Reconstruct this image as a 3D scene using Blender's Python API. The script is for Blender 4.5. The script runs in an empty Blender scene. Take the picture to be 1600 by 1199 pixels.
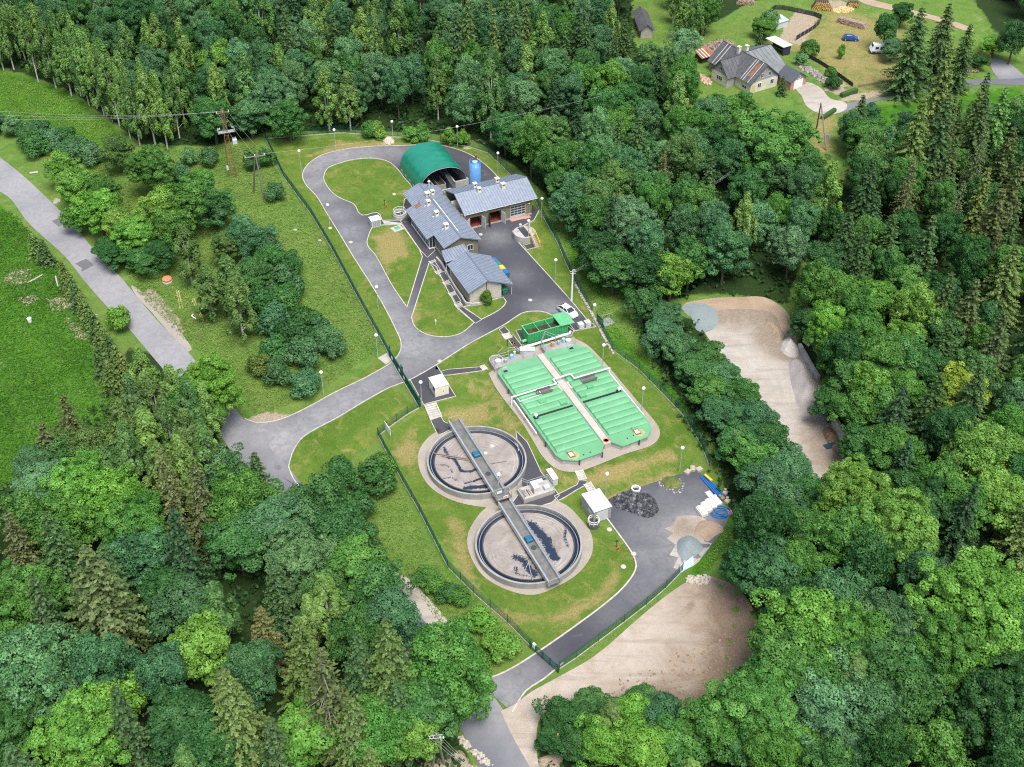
import bpy, math, random
import numpy as np
from mathutils import Vector, Matrix
from mathutils.geometry import delaunay_2d_cdt

random.seed(7)
rng = np.random.default_rng(7)
sc = bpy.context.scene
COL = sc.collection
D2R = math.radians

# ------------------------------------------------------------------ camera
FOC, PITCH, ROLL, CAMZ = 1900.0, D2R(40.0), D2R(-0.5), 130.0
PW, PH = 1600.0, 1199.0
_c, _s = math.cos(ROLL), math.sin(ROLL)
_sp, _cp = math.sin(PITCH), math.cos(PITCH)
RIGHT = np.array([_c, -_s * _sp, -_s * _cp])
DOWN = np.array([-_s, -_c * _sp, -_c * _cp])
FWD = np.array([0.0, _cp, -_sp])


def W(px, py, z=0.0):
    """world x, y of the photo's pixel where its sight line crosses height z"""
    d = FWD + RIGHT * ((px - PW / 2) / FOC) + DOWN * ((py - PH / 2) / FOC)
    t = (CAMZ - z) / -d[2]
    return np.array([d[0] * t, d[1] * t])


def make_camera():
    cam = bpy.data.cameras.new("camera")
    cam.sensor_width = 36.0
    cam.lens = 36.0 * FOC / PW
    cam.clip_start, cam.clip_end = 1.0, 6000.0
    o = bpy.data.objects.new("camera", cam)
    COL.objects.link(o)
    m = Matrix.Identity(4)
    for i, v in enumerate((RIGHT, -DOWN, -FWD)):
        for k in range(3):
            m[k][i] = v[k]
    m[2][3] = CAMZ
    o.matrix_world = m
    sc.camera = o


make_camera()


# ------------------------------------------------------------------ terrain
def smooth(a, b, x):
    t = np.clip((x - a) / (b - a), 0, 1)
    return t * t * (3 - 2 * t)


def sdist(poly, X, Y):
    """signed distance, positive inside"""
    poly = np.asarray(poly, float)
    X = np.asarray(X, float); Y = np.asarray(Y, float)
    best = np.full(X.shape, 1e18)
    inside = np.zeros(X.shape, bool)
    n = len(poly)
    for i in range(n):
        a, b = poly[i], poly[(i + 1) % n]
        ab = b - a
        L = max(ab @ ab, 1e-9)
        t = np.clip(((X - a[0]) * ab[0] + (Y - a[1]) * ab[1]) / L, 0, 1)
        dx = X - a[0] - t * ab[0]; dy = Y - a[1] - t * ab[1]
        best = np.minimum(best, dx * dx + dy * dy)
        if a[1] != b[1]:
            cond = (a[1] > Y) != (b[1] > Y)
            xi = a[0] + (Y - a[1]) / (b[1] - a[1]) * ab[0]
            inside ^= cond & (X < xi)
    d = np.sqrt(best)
    return np.where(inside, d, -d)


def WP(pts, z=0.0):
    return np.array([W(p[0], p[1], z) for p in pts])


LOWER = WP([(-900, 900), (250, 840), (380, 770), (470, 740), (560, 690), (600, 668), (655, 645), (690, 648), (722, 640),
            (744, 608), (757, 608), (778, 646), (806, 694), (836, 738), (866, 760), (900, 764), (934, 754), (1003, 734),
            (1075, 712), (1150, 760), (1240, 850), (1300, 1000), (1400, 1500), (-900, 1500)], -0.5)
EAST = WP([(1062, 470), (1150, 462), (1228, 478), (1246, 540), (1281, 600), (1318, 705), (1470, 870), (1900, 1010),
           (1900, 260), (1500, 260), (1300, 330), (1100, 430)])
SPOIL = WP([(1145, 880), (1165, 925), (1187, 985), (1152, 1100), (1095, 1125), (1120, 1180), (1500, 1150),
            (1400, 900), (1200, 850)], -1.0)
SITE = WP([(420, 228), (533, 212), (733, 230), (790, 265), (835, 310), (880, 400), (953, 550), (1066, 650), (1140, 760),
           (1120, 870), (872, 1050), (830, 1013), (590, 682), (653, 637), (600, 537), (443, 277)])


def zt(X, Y):
    X = np.asarray(X, float); Y = np.asarray(Y, float)
    z = -1.0 * smooth(-2.2, 2.2, sdist(LOWER, X, Y))
    z = z + 1.8 * smooth(-0.4, 2.2, sdist(EAST, X, Y))
    z = z + 2.4 * smooth(-7.0, 2.0, sdist(SPOIL, X, Y))
    m = smooth(4, 16, -sdist(SITE, X, Y))
    z = z + m * (0.35 * np.sin(X * 0.13 + 1.3) * np.cos(Y * 0.11) + 0.2 * np.sin(X * 0.31 + Y * 0.23))
    return z


def Z1(x, y):
    return float(zt(np.array([x]), np.array([y]))[0])


def P(px, py, h=0.0):
    """ground point under the photo's pixel (h above ground)"""
    z = 0.0
    for _ in range(5):
        x, y = W(px, py, z + h)
        z = Z1(x, y)
    return Vector((x, y, z))


# ------------------------------------------------------------------ materials
MATS = {}


def nodes_of(name):
    m = bpy.data.materials.new(name)
    m.use_nodes = True
    nt = m.node_tree
    nt.nodes.clear()
    out = nt.nodes.new("ShaderNodeOutputMaterial")
    bs = nt.nodes.new("ShaderNodeBsdfPrincipled")
    nt.links.new(bs.outputs[0], out.inputs[0])
    return m, nt, bs


def noise(nt, co, scale, detail=4.0, rough=0.6, dist=0.0):
    n = nt.nodes.new("ShaderNodeTexNoise")
    n.inputs["Scale"].default_value = scale
    n.inputs["Detail"].default_value = detail
    n.inputs["Roughness"].default_value = rough
    n.inputs["Distortion"].default_value = dist
    if co is not None:
        nt.links.new(co, n.inputs["Vector"])
    return n.outputs[0]


def ramp(nt, fac, a, b, lo=0.35, hi=0.65):
    r = nt.nodes.new("ShaderNodeMapRange")
    r.inputs[1].default_value, r.inputs[2].default_value = lo, hi
    r.inputs[3].default_value, r.inputs[4].default_value = a, b
    r.clamp = True
    nt.links.new(fac, r.inputs[0])
    return r.outputs[0]


def mixc(nt, fac, a, b, mode="MIX"):
    x = nt.nodes.new("ShaderNodeMix")
    x.data_type = "RGBA"
    x.blend_type = mode
    for sock, v in ((x.inputs[0], fac), (x.inputs[6], a), (x.inputs[7], b)):
        if hasattr(v, "is_linked") or isinstance(v, bpy.types.NodeSocket):
            nt.links.new(v, sock)
        elif isinstance(v, (int, float)):
            sock.default_value = v
        else:
            sock.default_value = (*v, 1) if len(v) == 3 else v
    return x.outputs[2]


def math_(nt, op, a, b=None):
    x = nt.nodes.new("ShaderNodeMath")
    x.operation = op
    for i, v in enumerate((a, b)):
        if v is None:
            continue
        if isinstance(v, (int, float)):
            x.inputs[i].default_value = v
        else:
            nt.links.new(v, x.inputs[i])
    return x.outputs[0]


def bump(nt, bs, h, strength=0.3, dist=0.05):
    b = nt.nodes.new("ShaderNodeBump")
    b.inputs["Strength"].default_value = strength
    b.inputs["Distance"].default_value = dist
    nt.links.new(h, b.inputs["Height"])
    nt.links.new(b.outputs[0], bs.inputs["Normal"])


def objco(nt, scale=(1, 1, 1)):
    t = nt.nodes.new("ShaderNodeTexCoord")
    if scale == (1, 1, 1):
        return t.outputs["Object"]
    m = nt.nodes.new("ShaderNodeMapping")
    m.inputs["Scale"].default_value = scale
    nt.links.new(t.outputs["Object"], m.inputs[0])
    return m.outputs[0]


def mat(name, c, rough=0.7, var=0.18, scale=1.2, metallic=0.0, stain=None, stain_amt=0.5, stain_scale=0.5, stretch=(1, 1, 1),
        bumps=0.0, spec=0.5):
    if name in MATS:
        return MATS[name]
    m, nt, bs = nodes_of(name)
    co = objco(nt, stretch)
    n1 = noise(nt, co, scale, 6, 0.65)
    a = tuple(max(0, x * (1 - var)) for x in c); b = tuple(min(1, x * (1 + var)) for x in c)
    col = mixc(nt, ramp(nt, n1, 0, 1, 0.3, 0.7), a, b)
    if stain:
        n2 = noise(nt, co, stain_scale, 8, 0.7, 0.6)
        col = mixc(nt, ramp(nt, n2, 0, stain_amt, 0.5, 0.68), col, stain)
    nt.links.new(col, bs.inputs["Base Color"])
    bs.inputs["Roughness"].default_value = rough
    bs.inputs["Metallic"].default_value = metallic
    bs.inputs["Specular IOR Level"].default_value = spec
    if bumps:
        bump(nt, bs, noise(nt, co, scale * 6, 5), bumps, 0.04)
    MATS[name] = m
    return m


CONC = mat("concrete", (0.40, 0.39, 0.37), 0.9, 0.18, 0.8, stain=(0.22, 0.21, 0.19), stain_amt=0.5, bumps=0.2)
CONC_D = mat("aged_concrete", (0.30, 0.30, 0.29), 0.9, 0.2, 0.7, stain=(0.16, 0.16, 0.15), bumps=0.2)
KERB = mat("kerb_stone", (0.45, 0.43, 0.39), 0.9, 0.25, 1.5, stain=(0.25, 0.23, 0.2), stain_scale=0.8)
GALV = mat("galvanised_steel", (0.48, 0.52, 0.54), 0.42, 0.12, 1.5, metallic=0.55)
GALV_D = mat("walkway_grating", (0.16, 0.165, 0.16), 0.7, 0.3, 1.2, metallic=0.2, stain=(0.26, 0.24, 0.21), stain_scale=0.9)
POLE = mat("painted_lamp_post", (0.46, 0.50, 0.52), 0.5, 0.08, 2, metallic=0.3)
WHITE = mat("white_paint", (0.78, 0.79, 0.8), 0.5, 0.05, 1.5)
CREAM = mat("cream_paint", (0.74, 0.69, 0.56), 0.7, 0.06, 2)
GLOBE = mat("opal_globe", (0.86, 0.86, 0.84), 0.25, 0.02, 3)
ROOF = mat("seamed_zinc_roof", (0.22, 0.26, 0.33), 0.5, 0.14, 1.4, metallic=0.1, stain=(0.32, 0.36, 0.42), stain_amt=0.6, stain_scale=1.1)
ROOF_RIB = mat("zinc_seam", (0.15, 0.19, 0.255), 0.5, 0.1, 1.4, metallic=0.25)
WOOD = mat("weathered_cladding", (0.20, 0.195, 0.12), 0.85, 0.3, 1.0, stretch=(5, 5, 0.3), stain=(0.13, 0.16, 0.09), stain_scale=0.6)
STONE = mat("pale_stone_wall", (0.52, 0.48, 0.41), 0.9, 0.2, 2.6, stain=(0.36, 0.32, 0.26), stain_scale=2.0, bumps=0.4)
GLASS = mat("dark_glass", (0.03, 0.045, 0.055), 0.12, 0.3, 0.5)
DARKMETAL = mat("dark_frame", (0.05, 0.055, 0.06), 0.5, 0.2, 2)
RED_FLOOR = mat("red_tile_floor", (0.26, 0.06, 0.04), 0.6, 0.2, 2)
MINT = mat("mint_grp_cover", (0.130, 0.36, 0.185), 0.45, 0.09, 0.35, stain=(0.18, 0.42, 0.25), stain_amt=0.7, stain_scale=0.25)
MINT_D = mat("mint_grp_edge", (0.10, 0.36, 0.17), 0.5, 0.1, 1)
BLACK = mat("black_rubber", (0.015, 0.016, 0.018), 0.6, 0.3, 3)
RUST = mat("rust", (0.28, 0.11, 0.05), 0.85, 0.4, 2.0, stain=(0.45, 0.24, 0.12))
RUSTSTEEL = mat("rusty_lattice", (0.22, 0.11, 0.06), 0.85, 0.35, 1.5)
TARP = None
BLUE = mat("blue_silo_shell", (0.12, 0.32, 0.66), 0.4, 0.08, 1.2, stain=(0.24, 0.44, 0.72), stain_scale=0.9)
BLUE_L = mat("pale_blue_top", (0.30, 0.48, 0.72), 0.45, 0.1, 1.2)
BLUEPIPE = mat("blue_pe_pipe", (0.02, 0.13, 0.42), 0.35, 0.1, 2)
GREENBOX = mat("green_painted_steel", (0.04, 0.33, 0.11), 0.5, 0.15, 0.8, stain=(0.09, 0.40, 0.17), stain_scale=1.5)
GREENLID = mat("green_steel_lid", (0.12, 0.42, 0.20), 0.5, 0.1, 1.0, stain=(0.08, 0.30, 0.14), stain_amt=0.35, stain_scale=1.2)
FENCEG = mat("green_fence_wire", (0.015, 0.10, 0.07), 0.5, 0.1, 2)
FENCEP = mat("green_fence_post", (0.012, 0.085, 0.06), 0.5, 0.1, 2)
ORANGE = mat("orange_paint", (0.65, 0.12, 0.03), 0.5, 0.1, 2)
YELLOW = mat("yellow_paint", (0.75, 0.50, 0.04), 0.5, 0.1, 2)
TIMBER = mat("grey_timber", (0.24, 0.21, 0.18), 0.9, 0.25, 1.5, stretch=(3, 3, 0.4))
TIMBER_Y = mat("fresh_timber", (0.60, 0.47, 0.24), 0.8, 0.2, 3)
BARK = mat("brown_bark", (0.09, 0.07, 0.052), 0.95, 0.35, 2.5, stretch=(2, 2, 0.5))
BIRCHBARK = mat("white_birch_bark", (0.58, 0.56, 0.52), 0.85, 0.1, 2.0, stain=(0.05, 0.05, 0.05), stain_amt=0.9, stain_scale=3.0, stretch=(1, 1, 0.6))
CARWHITE = mat("white_car_paint", (0.80, 0.82, 0.85), 0.22, 0.02, 1)
CARBLUE = mat("blue_car_paint", (0.015, 0.07, 0.30), 0.2, 0.05, 1)
TYRE = mat("tyre", (0.02, 0.02, 0.02), 0.8, 0.2, 4)
SLUDGE_SOIL = mat("screenings", (0.045, 0.032, 0.018), 0.95, 0.5, 1.5, stain=(0.12, 0.08, 0.03), stain_scale=1.5, bumps=0.6)
BRICKP = mat("pink_brick", (0.47, 0.25, 0.20), 0.9, 0.15, 3)
HOUSEW = mat("cream_render", (0.66, 0.62, 0.52), 0.9, 0.1, 1.0, stain=(0.45, 0.42, 0.36))
HOUSEG = mat("grey_shingle_gable", (0.33, 0.32, 0.33), 0.9, 0.15, 2.0)
SLATE = mat("dark_sheet_roof", (0.085, 0.088, 0.098), 0.6, 0.25, 0.8, stain=(0.17, 0.17, 0.18), stain_scale=0.9)
SLATE_L = mat("grey_felt_roof", (0.17, 0.19, 0.20), 0.75, 0.2, 0.6, stain=(0.10, 0.11, 0.12))
STRIPW = mat("pale_roof_strip", (0.55, 0.54, 0.53), 0.6, 0.1, 2)
BAG = mat("white_bag", (0.70, 0.68, 0.64), 0.7, 0.1, 2.5, stain=(0.5, 0.46, 0.4))
CAN = mat("galvanised_sheet", (0.52, 0.54, 0.57), 0.5, 0.08, 1.0)
KIOSKG = mat("grey_kiosk_side", (0.30, 0.31, 0.315), 0.6, 0.08, 1.0)
ROCK = mat("pale_rock", (0.42, 0.38, 0.33), 0.95, 0.25, 2.0, bumps=0.6)


def leaf_material(name, transl=0.3):
    m = bpy.data.materials.new(name)
    m.use_nodes = True
    nt = m.node_tree
    nt.nodes.clear()
    out = nt.nodes.new("ShaderNodeOutputMaterial")
    oi = nt.nodes.new("ShaderNodeObjectInfo")
    at = nt.nodes.new("ShaderNodeAttribute")
    at.attribute_name = "tint"
    hs = nt.nodes.new("ShaderNodeHueSaturation")
    nt.links.new(oi.outputs["Color"], hs.inputs["Color"])
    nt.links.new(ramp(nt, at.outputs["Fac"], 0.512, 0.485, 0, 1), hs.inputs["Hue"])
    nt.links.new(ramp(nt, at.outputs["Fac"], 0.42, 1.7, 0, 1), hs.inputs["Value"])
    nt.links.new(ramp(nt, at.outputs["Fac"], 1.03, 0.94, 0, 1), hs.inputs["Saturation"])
    d = nt.nodes.new("ShaderNodeBsdfDiffuse")
    t = nt.nodes.new("ShaderNodeBsdfTranslucent")
    g = nt.nodes.new("ShaderNodeBsdfGlossy")
    g.inputs["Roughness"].default_value = 0.45
    g.inputs["Color"].default_value = (0.8, 0.85, 0.9, 1)
    mx = nt.nodes.new("ShaderNodeMixShader"); mx.inputs[0].default_value = transl
    m2 = nt.nodes.new("ShaderNodeMixShader"); m2.inputs[0].default_value = 0.015
    nt.links.new(hs.outputs[0], d.inputs[0]); nt.links.new(hs.outputs[0], t.inputs[0])
    nt.links.new(d.outputs[0], mx.inputs[1]); nt.links.new(t.outputs[0], mx.inputs[2])
    nt.links.new(mx.outputs[0], m2.inputs[1]); nt.links.new(g.outputs[0], m2.inputs[2])
    nt.links.new(m2.outputs[0], out.inputs[0])
    return m


LEAF = leaf_material("leaf_foliage", 0.34)
NEEDLE = leaf_material("needle_foliage", 0.2)


def asphalt(name, a, b, dust=(0.31, 0.31, 0.325)):
    m, nt, bs = nodes_of(name)
    co = objco(nt)
    n1 = noise(nt, co, 0.13, 5, 0.55, 0.6)
    n2 = noise(nt, co, 0.9, 8, 0.72, 1.0)
    n3 = noise(nt, co, 30, 2, 0.5)
    col = mixc(nt, ramp(nt, n1, 0, 1, 0.3, 0.7), a, b)
    at = nt.nodes.new("ShaderNodeAttribute"); at.attribute_name = "dust"
    ms = math_(nt, "MULTIPLY", at.outputs["Fac"], ramp(nt, n2, 0.55, 1.15, 0.3, 0.7))
    col = mixc(nt, ms, col, dust)
    n4 = noise(nt, co, 0.35, 9, 0.72, 1.6)
    col = mixc(nt, ramp(nt, n4, 0, 0.30, 0.60, 0.74), col, dust)
    n5 = noise(nt, co, 0.6, 6, 0.7, 0.8)
    col = mixc(nt, ramp(nt, n5, 0, 0.35, 0.60, 0.72), col, tuple(x * 0.6 for x in a))
    col = mixc(nt, ramp(nt, n3, 0.0, 0.16, 0.45, 0.75), col, tuple(x * 0.55 for x in a))
    nt.links.new(col, bs.inputs["Base Color"])
    bs.inputs["Roughness"].default_value = 0.85
    bs.inputs["Specular IOR Level"].default_value = 0.35
    bump(nt, bs, n3, 0.08, 0.02)
    return m


ASPH_NEW = asphalt("plant_asphalt", (0.050, 0.053, 0.068), (0.068, 0.071, 0.088))
ASPH_OLD = asphalt("public_road_asphalt", (0.115, 0.121, 0.145), (0.145, 0.150, 0.175), (0.30, 0.30, 0.315))
ASPH_PATCH = asphalt("road_repair_asphalt", (0.12, 0.125, 0.135), (0.15, 0.15, 0.16))
ASPH_PATH = asphalt("path_asphalt", (0.05, 0.051, 0.062), (0.068, 0.069, 0.08))


def gravelmat(name, a, b, scale=1.0, streak=None, brown=None):
    m, nt, bs = nodes_of(name)
    co = objco(nt)
    n1 = noise(nt, co, 0.16 * scale, 9, 0.68, 1.2)
    n2 = noise(nt, co, 2.2, 7, 0.78, 0.5)
    n3 = noise(nt, co, 12.0, 3, 0.6)
    col = mixc(nt, ramp(nt, n1, 0, 1, 0.36, 0.64), a, b)
    hgt = n2
    if streak is not None:
        for ang, sc_, amt in ((streak, 1.0, .5), (streak - 26, .6, .42)):
            mp = nt.nodes.new("ShaderNodeMapping")
            mp.inputs["Rotation"].default_value = (0, 0, D2R(ang))
            mp.inputs["Scale"].default_value = (0.07 * sc_, 0.9 * sc_, 1)
            nt.links.new(co, mp.inputs[0])
            n4 = noise(nt, mp.outputs[0], 1.0, 4, 0.6, 0.35)
            col = mixc(nt, ramp(nt, n4, 0, amt, 0.52, 0.68), col, tuple(x * .66 for x in a))
            hgt = math_(nt, "ADD", hgt, math_(nt, "MULTIPLY", n4, .8))
    if brown is not None:
        at = nt.nodes.new("ShaderNodeAttribute"); at.attribute_name = "dust"
        f = math_(nt, "ADD", at.outputs["Fac"], math_(nt, "MULTIPLY", math_(nt, "SUBTRACT", n1, .5), 1.6))
        col = mixc(nt, ramp(nt, f, 0, .9, .25, .8), col, mixc(nt, ramp(nt, n2, 0, 1, .35, .65), tuple(x * .6 for x in brown), brown))
    col = mixc(nt, ramp(nt, n2, 0.0, 0.25, 0.50, 0.75), col, tuple(x * 0.55 for x in a))
    n5 = noise(nt, co, 0.8, 8, 0.75, 1.4)
    col = mixc(nt, ramp(nt, n5, 0, 0.4, 0.56, 0.7), col, tuple(x * 0.62 for x in a))
    col = mixc(nt, ramp(nt, n3, 0, 0.15, 0.5, 0.7), col, tuple(x * .7 for x in a))
    nt.links.new(col, bs.inputs["Base Color"])
    bs.inputs["Roughness"].default_value = 0.95
    bs.inputs["Specular IOR Level"].default_value = 0.2
    bump(nt, bs, hgt, 0.6, 0.12)
    return m


GRAVEL = gravelmat("grey_gravel", (0.30, 0.27, 0.235), (0.37, 0.335, 0.295))
SAND = gravelmat("compacted_sand", (0.37, 0.335, 0.30), (0.45, 0.42, 0.385), 1.0, streak=62, brown=(.30, .24, .185))
SANDB = gravelmat("brown_sand", (0.31, 0.235, 0.17), (0.40, 0.31, 0.235))
SPOILM = gravelmat("bare_spoil_soil", (0.36, 0.30, 0.245), (0.46, 0.415, 0.37), 1.0, streak=35, brown=(.22, .155, .10))
HEAPG = gravelmat("grey_heap_sand", (0.36, 0.33, 0.32), (0.42, 0.39, 0.375))
BLUEGRAV = gravelmat("blue_grey_chippings", (0.19, 0.235, 0.25), (0.25, 0.30, 0.31))
SLUDGE = None


# ------------------------------------------------------------------ mesh builder
class MB:
    def __init__(self):
        self.v, self.f = [], []

    def add(self, vs, fs):
        n = len(self.v)
        self.v += [tuple(map(float, q)) for q in vs]
        self.f += [tuple(i + n for i in q) for q in fs]
        return self

    def hexa(self, b, t):
        return self.add(list(b) + list(t), [(3, 2, 1, 0), (4, 5, 6, 7), (0, 1, 5, 4), (1, 2, 6, 5), (2, 3, 7, 6), (3, 0, 4, 7)])

    def box(self, cx, cy, z0, sx, sy, sz, rot=0.0, bev=0.0):
        c, s = math.cos(rot), math.sin(rot)
        def q(x, y, z): return (cx + c * x - s * y, cy + s * x + c * y, z)
        hx, hy = sx / 2, sy / 2
        if bev <= 0:
            return self.hexa([q(-hx, -hy, z0), q(hx, -hy, z0), q(hx, hy, z0), q(-hx, hy, z0)],
                             [q(-hx, -hy, z0 + sz), q(hx, -hy, z0 + sz), q(hx, hy, z0 + sz), q(-hx, hy, z0 + sz)])
        self.hexa([q(-hx, -hy, z0), q(hx, -hy, z0), q(hx, hy, z0), q(-hx, hy, z0)],
                  [q(-hx, -hy, z0 + sz - bev), q(hx, -hy, z0 + sz - bev), q(hx, hy, z0 + sz - bev), q(-hx, hy, z0 + sz - bev)])
        b = bev
        return self.hexa([q(-hx, -hy, z0 + sz - b), q(hx, -hy, z0 + sz - b), q(hx, hy, z0 + sz - b), q(-hx, hy, z0 + sz - b)],
                         [q(-hx + b, -hy + b, z0 + sz), q(hx - b, -hy + b, z0 + sz), q(hx - b, hy - b, z0 + sz), q(-hx + b, hy - b, z0 + sz)])

    def bx(self, x0, x1, y0, y1, z0, z1):
        return self.box((x0 + x1) / 2, (y0 + y1) / 2, z0, x1 - x0, y1 - y0, z1 - z0)

    def prism(self, poly, z0, z1):
        n = len(poly)
        a = sum(poly[i][0] * poly[(i + 1) % n][1] - poly[(i + 1) % n][0] * poly[i][1] for i in range(n))
        if a < 0:
            poly = poly[::-1]
        vs = [(p[0], p[1], z0) for p in poly] + [(p[0], p[1], z1) for p in poly]
        fs = [tuple(range(n - 1, -1, -1)), tuple(range(n, 2 * n))]
        fs += [(i, (i + 1) % n, n + (i + 1) % n, n + i) for i in range(n)]
        return self.add(vs, fs)

    def slab(self, q, th):
        q = [Vector(p) for p in q]
        n = (q[1] - q[0]).cross(q[3] - q[0]).normalized()
        if n.z < 0:
            n = -n; q = q[::-1]
        return self.hexa([p - n * th for p in q], q)

    def extr(self, pts, axis_vec):
        """extrude any planar polygon by a vector"""
        n = len(pts)
        a = [Vector(p) for p in pts]; d = Vector(axis_vec)
        vs = a + [p + d for p in a]
        fs = [tuple(range(n - 1, -1, -1)), tuple(range(n, 2 * n))] + [(i, (i + 1) % n, n + (i + 1) % n, n + i) for i in range(n)]
        return self.add(vs, fs)

    def tube(self, p0, p1, r0, r1=None, n=8, caps=True):
        r1 = r0 if r1 is None else r1
        p0, p1 = Vector(p0), Vector(p1)
        d = (p1 - p0).normalized()
        a = d.cross(Vector((0, 0, 1)))
        if a.length < 1e-4:
            a = Vector((1, 0, 0))
        a.normalize(); b = d.cross(a)
        vs = []
        for p, r in ((p0, r0), (p1, r1)):
            for i in range(n):
                t = 2 * math.pi * i / n
                vs.append(p + a * (r * math.cos(t)) + b * (r * math.sin(t)))
        fs = [(i, i + n, (i + 1) % n + n, (i + 1) % n) for i in range(n)]
        if caps:
            fs += [tuple(range(n)), tuple(range(2 * n - 1, n - 1, -1))]
        return self.add(vs, fs)

    def path(self, pts, r, n=6):
        for a, b in zip(pts, pts[1:]):
            self.tube(a, b, r, r, n)
        return self

    def lathe(self, prof, c=(0, 0, 0), n=24):
        vs, fs = [], []
        m = len(prof)
        for (r, z) in prof:
            for i in range(n):
                t = 2 * math.pi * i / n
                vs.append((c[0] + r * math.cos(t), c[1] + r * math.sin(t), c[2] + z))
        for k in range(m - 1):
            for i in range(n):
                j = (i + 1) % n
                fs.append((k * n + i, k * n + j, (k + 1) * n + j, (k + 1) * n + i))
        if prof[0][0] > 1e-3 and prof[0] != prof[-1]:
            fs.append(tuple(range(n - 1, -1, -1)))
        if prof[-1][0] > 1e-3 and prof[0] != prof[-1]:
            fs.append(tuple((m - 1) * n + i for i in range(n)))
        return self.add(vs, fs)

    def ball(self, c, r, n=12, sz=1.0):
        k = n // 2
        prof = [(max(r * math.sin(math.pi * i / k), 1e-4), -r * sz * math.cos(math.pi * i / k)) for i in range(k + 1)]
        return self.lathe(prof, c, n)

    def build(self, name, m, parent=None, smooth=False, loc=None):
        me = bpy.data.meshes.new(name)
        me.from_pydata(self.v, [], self.f)
        me.materials.append(m)
        if smooth:
            me.polygons.foreach_set("use_smooth", [True] * len(me.polygons))
            try:
                me.set_sharp_from_angle(angle=D2R(40))
            except Exception:
                pass
        me.update()
        o = bpy.data.objects.new(name, me)
        COL.objects.link(o)
        if parent is not None:
            o.parent = parent
        if loc is not None:
            o.location = loc
        return o


def tag(o, label=None, cat=None, group=None, kind=None):
    if label: o["label"] = label
    if cat: o["category"] = cat
    if group: o["group"] = group
    if kind: o["kind"] = kind
    return o


def empty(name, loc, rz=0.0, label=None, cat=None, group=None):
    o = bpy.data.objects.new(name, None)
    o.empty_display_size = 0.5
    COL.objects.link(o)
    o.location = loc
    o.rotation_euler = (0, 0, rz)
    return tag(o, label, cat, group)


KIDS = {}


def kids(o):
    return [c for c in COL.objects if c.parent == o]


def copy_tree(o, children, loc, rz=0.0, scale=None, label=None, cat=None, group=None, color=None):
    r = o.copy()
    COL.objects.link(r)
    r.location = loc
    r.rotation_euler = (0, 0, rz)
    if scale: r.scale = scale
    tag(r, label, cat, group)
    for c in children:
        k = c.copy()
        COL.objects.link(k)
        k.parent = r
        if color is not None and "crown" in k.name:
            k.color = color
    return r


class Fr:
    """a thing's own frame: local metres along its front and depth"""
    def __init__(self, ox, oy, ang, z=None):
        self.o = np.array([ox, oy]); self.a = D2R(ang)
        self.z = Z1(ox, oy) if z is None else z
        self.c, self.s = math.cos(self.a), math.sin(self.a)

    def root(self, name, label, cat, group=None):
        return empty(name, (self.o[0], self.o[1], self.z), self.a, label, cat, group)

    def loc(self, u, v):
        return (self.o[0] + self.c * u - self.s * v, self.o[1] + self.s * u + self.c * v)

    def at(self, u, v, z=0.0):
        x, y = self.loc(u, v)
        return Fr(x, y, math.degrees(self.a), self.z + z)


# ------------------------------------------------------------------ draped sheets
def catmull(pts, closed, step=0.8):
    """pts: list of (x, y[, 'c']) world; 'c' marks a corner"""
    n = len(pts)
    out = []
    rg = range(n if closed else n - 1)
    for i in rg:
        p0, p1, p2, p3 = (pts[(i - 1) % n], pts[i], pts[(i + 1) % n], pts[(i + 2) % n])
        a, b = np.array(p1[:2], float), np.array(p2[:2], float)
        pa = np.array(p0[:2], float) if (closed or i > 0) else a
        pb = np.array(p3[:2], float) if (closed or i < n - 2) else b
        L = np.linalg.norm(b - a)
        def tang(prev, cur, nxt, corner, fallback):
            if corner:
                return fallback
            d = nxt - prev
            l = np.linalg.norm(d)
            return d / l * L if l > 1e-6 else fallback
        m1 = tang(pa, a, b, len(p1) > 2, b - a)
        m2 = tang(a, b, pb, len(p2) > 2, b - a)
        k = max(1, int(L / step))
        for j in range(k):
            t = j / k
            h00 = 2 * t**3 - 3 * t**2 + 1; h10 = t**3 - 2 * t**2 + t
            h01 = -2 * t**3 + 3 * t**2; h11 = t**3 - t**2
            out.append(h00 * a + h10 * m1 + h01 * b + h11 * m2)
    if not closed:
        out.append(np.array(pts[-1][:2], float))
    return np.array(out)


def pxline(pts, closed=True, step=0.8):
    w = []
    for p in pts:
        q = P(p[0], p[1])
        w.append((q.x, q.y) + tuple(p[2:]))
    return catmull(w, closed, step)


def triangulate(outer, holes=(), grid=1.6):
    loops = [outer] + list(holes)
    verts, edges = [], []
    for lp in loops:
        b = len(verts); n = len(lp)
        verts += [Vector(p) for p in lp]
        edges += [(b + i, b + (i + 1) % n) for i in range(n)]
    mn, mx = outer.min(0), outer.max(0)
    gx, gy = np.meshgrid(np.arange(mn[0], mx[0], grid), np.arange(mn[1], mx[1], grid))
    gx = gx.ravel() + rng.uniform(-.2, .2, gx.size); gy = gy.ravel() + rng.uniform(-.2, .2, gy.size)
    ok = sdist(outer, gx, gy) > grid * 0.45
    for h in holes:
        ok &= sdist(h, gx, gy) < -grid * 0.45
    verts += [Vector((x, y)) for x, y in zip(gx[ok], gy[ok])]
    vo, _, fo, *_ = delaunay_2d_cdt(verts, edges, [], 0, 1e-4)
    V = np.array([(p.x, p.y) for p in vo])
    Fc = np.array([f for f in fo if len(f) == 3])
    c = V[Fc].mean(1)
    keep = sdist(outer, c[:, 0], c[:, 1]) > 0
    for h in holes:
        keep &= sdist(h, c[:, 0], c[:, 1]) < 0
    return V, Fc[keep]


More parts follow.
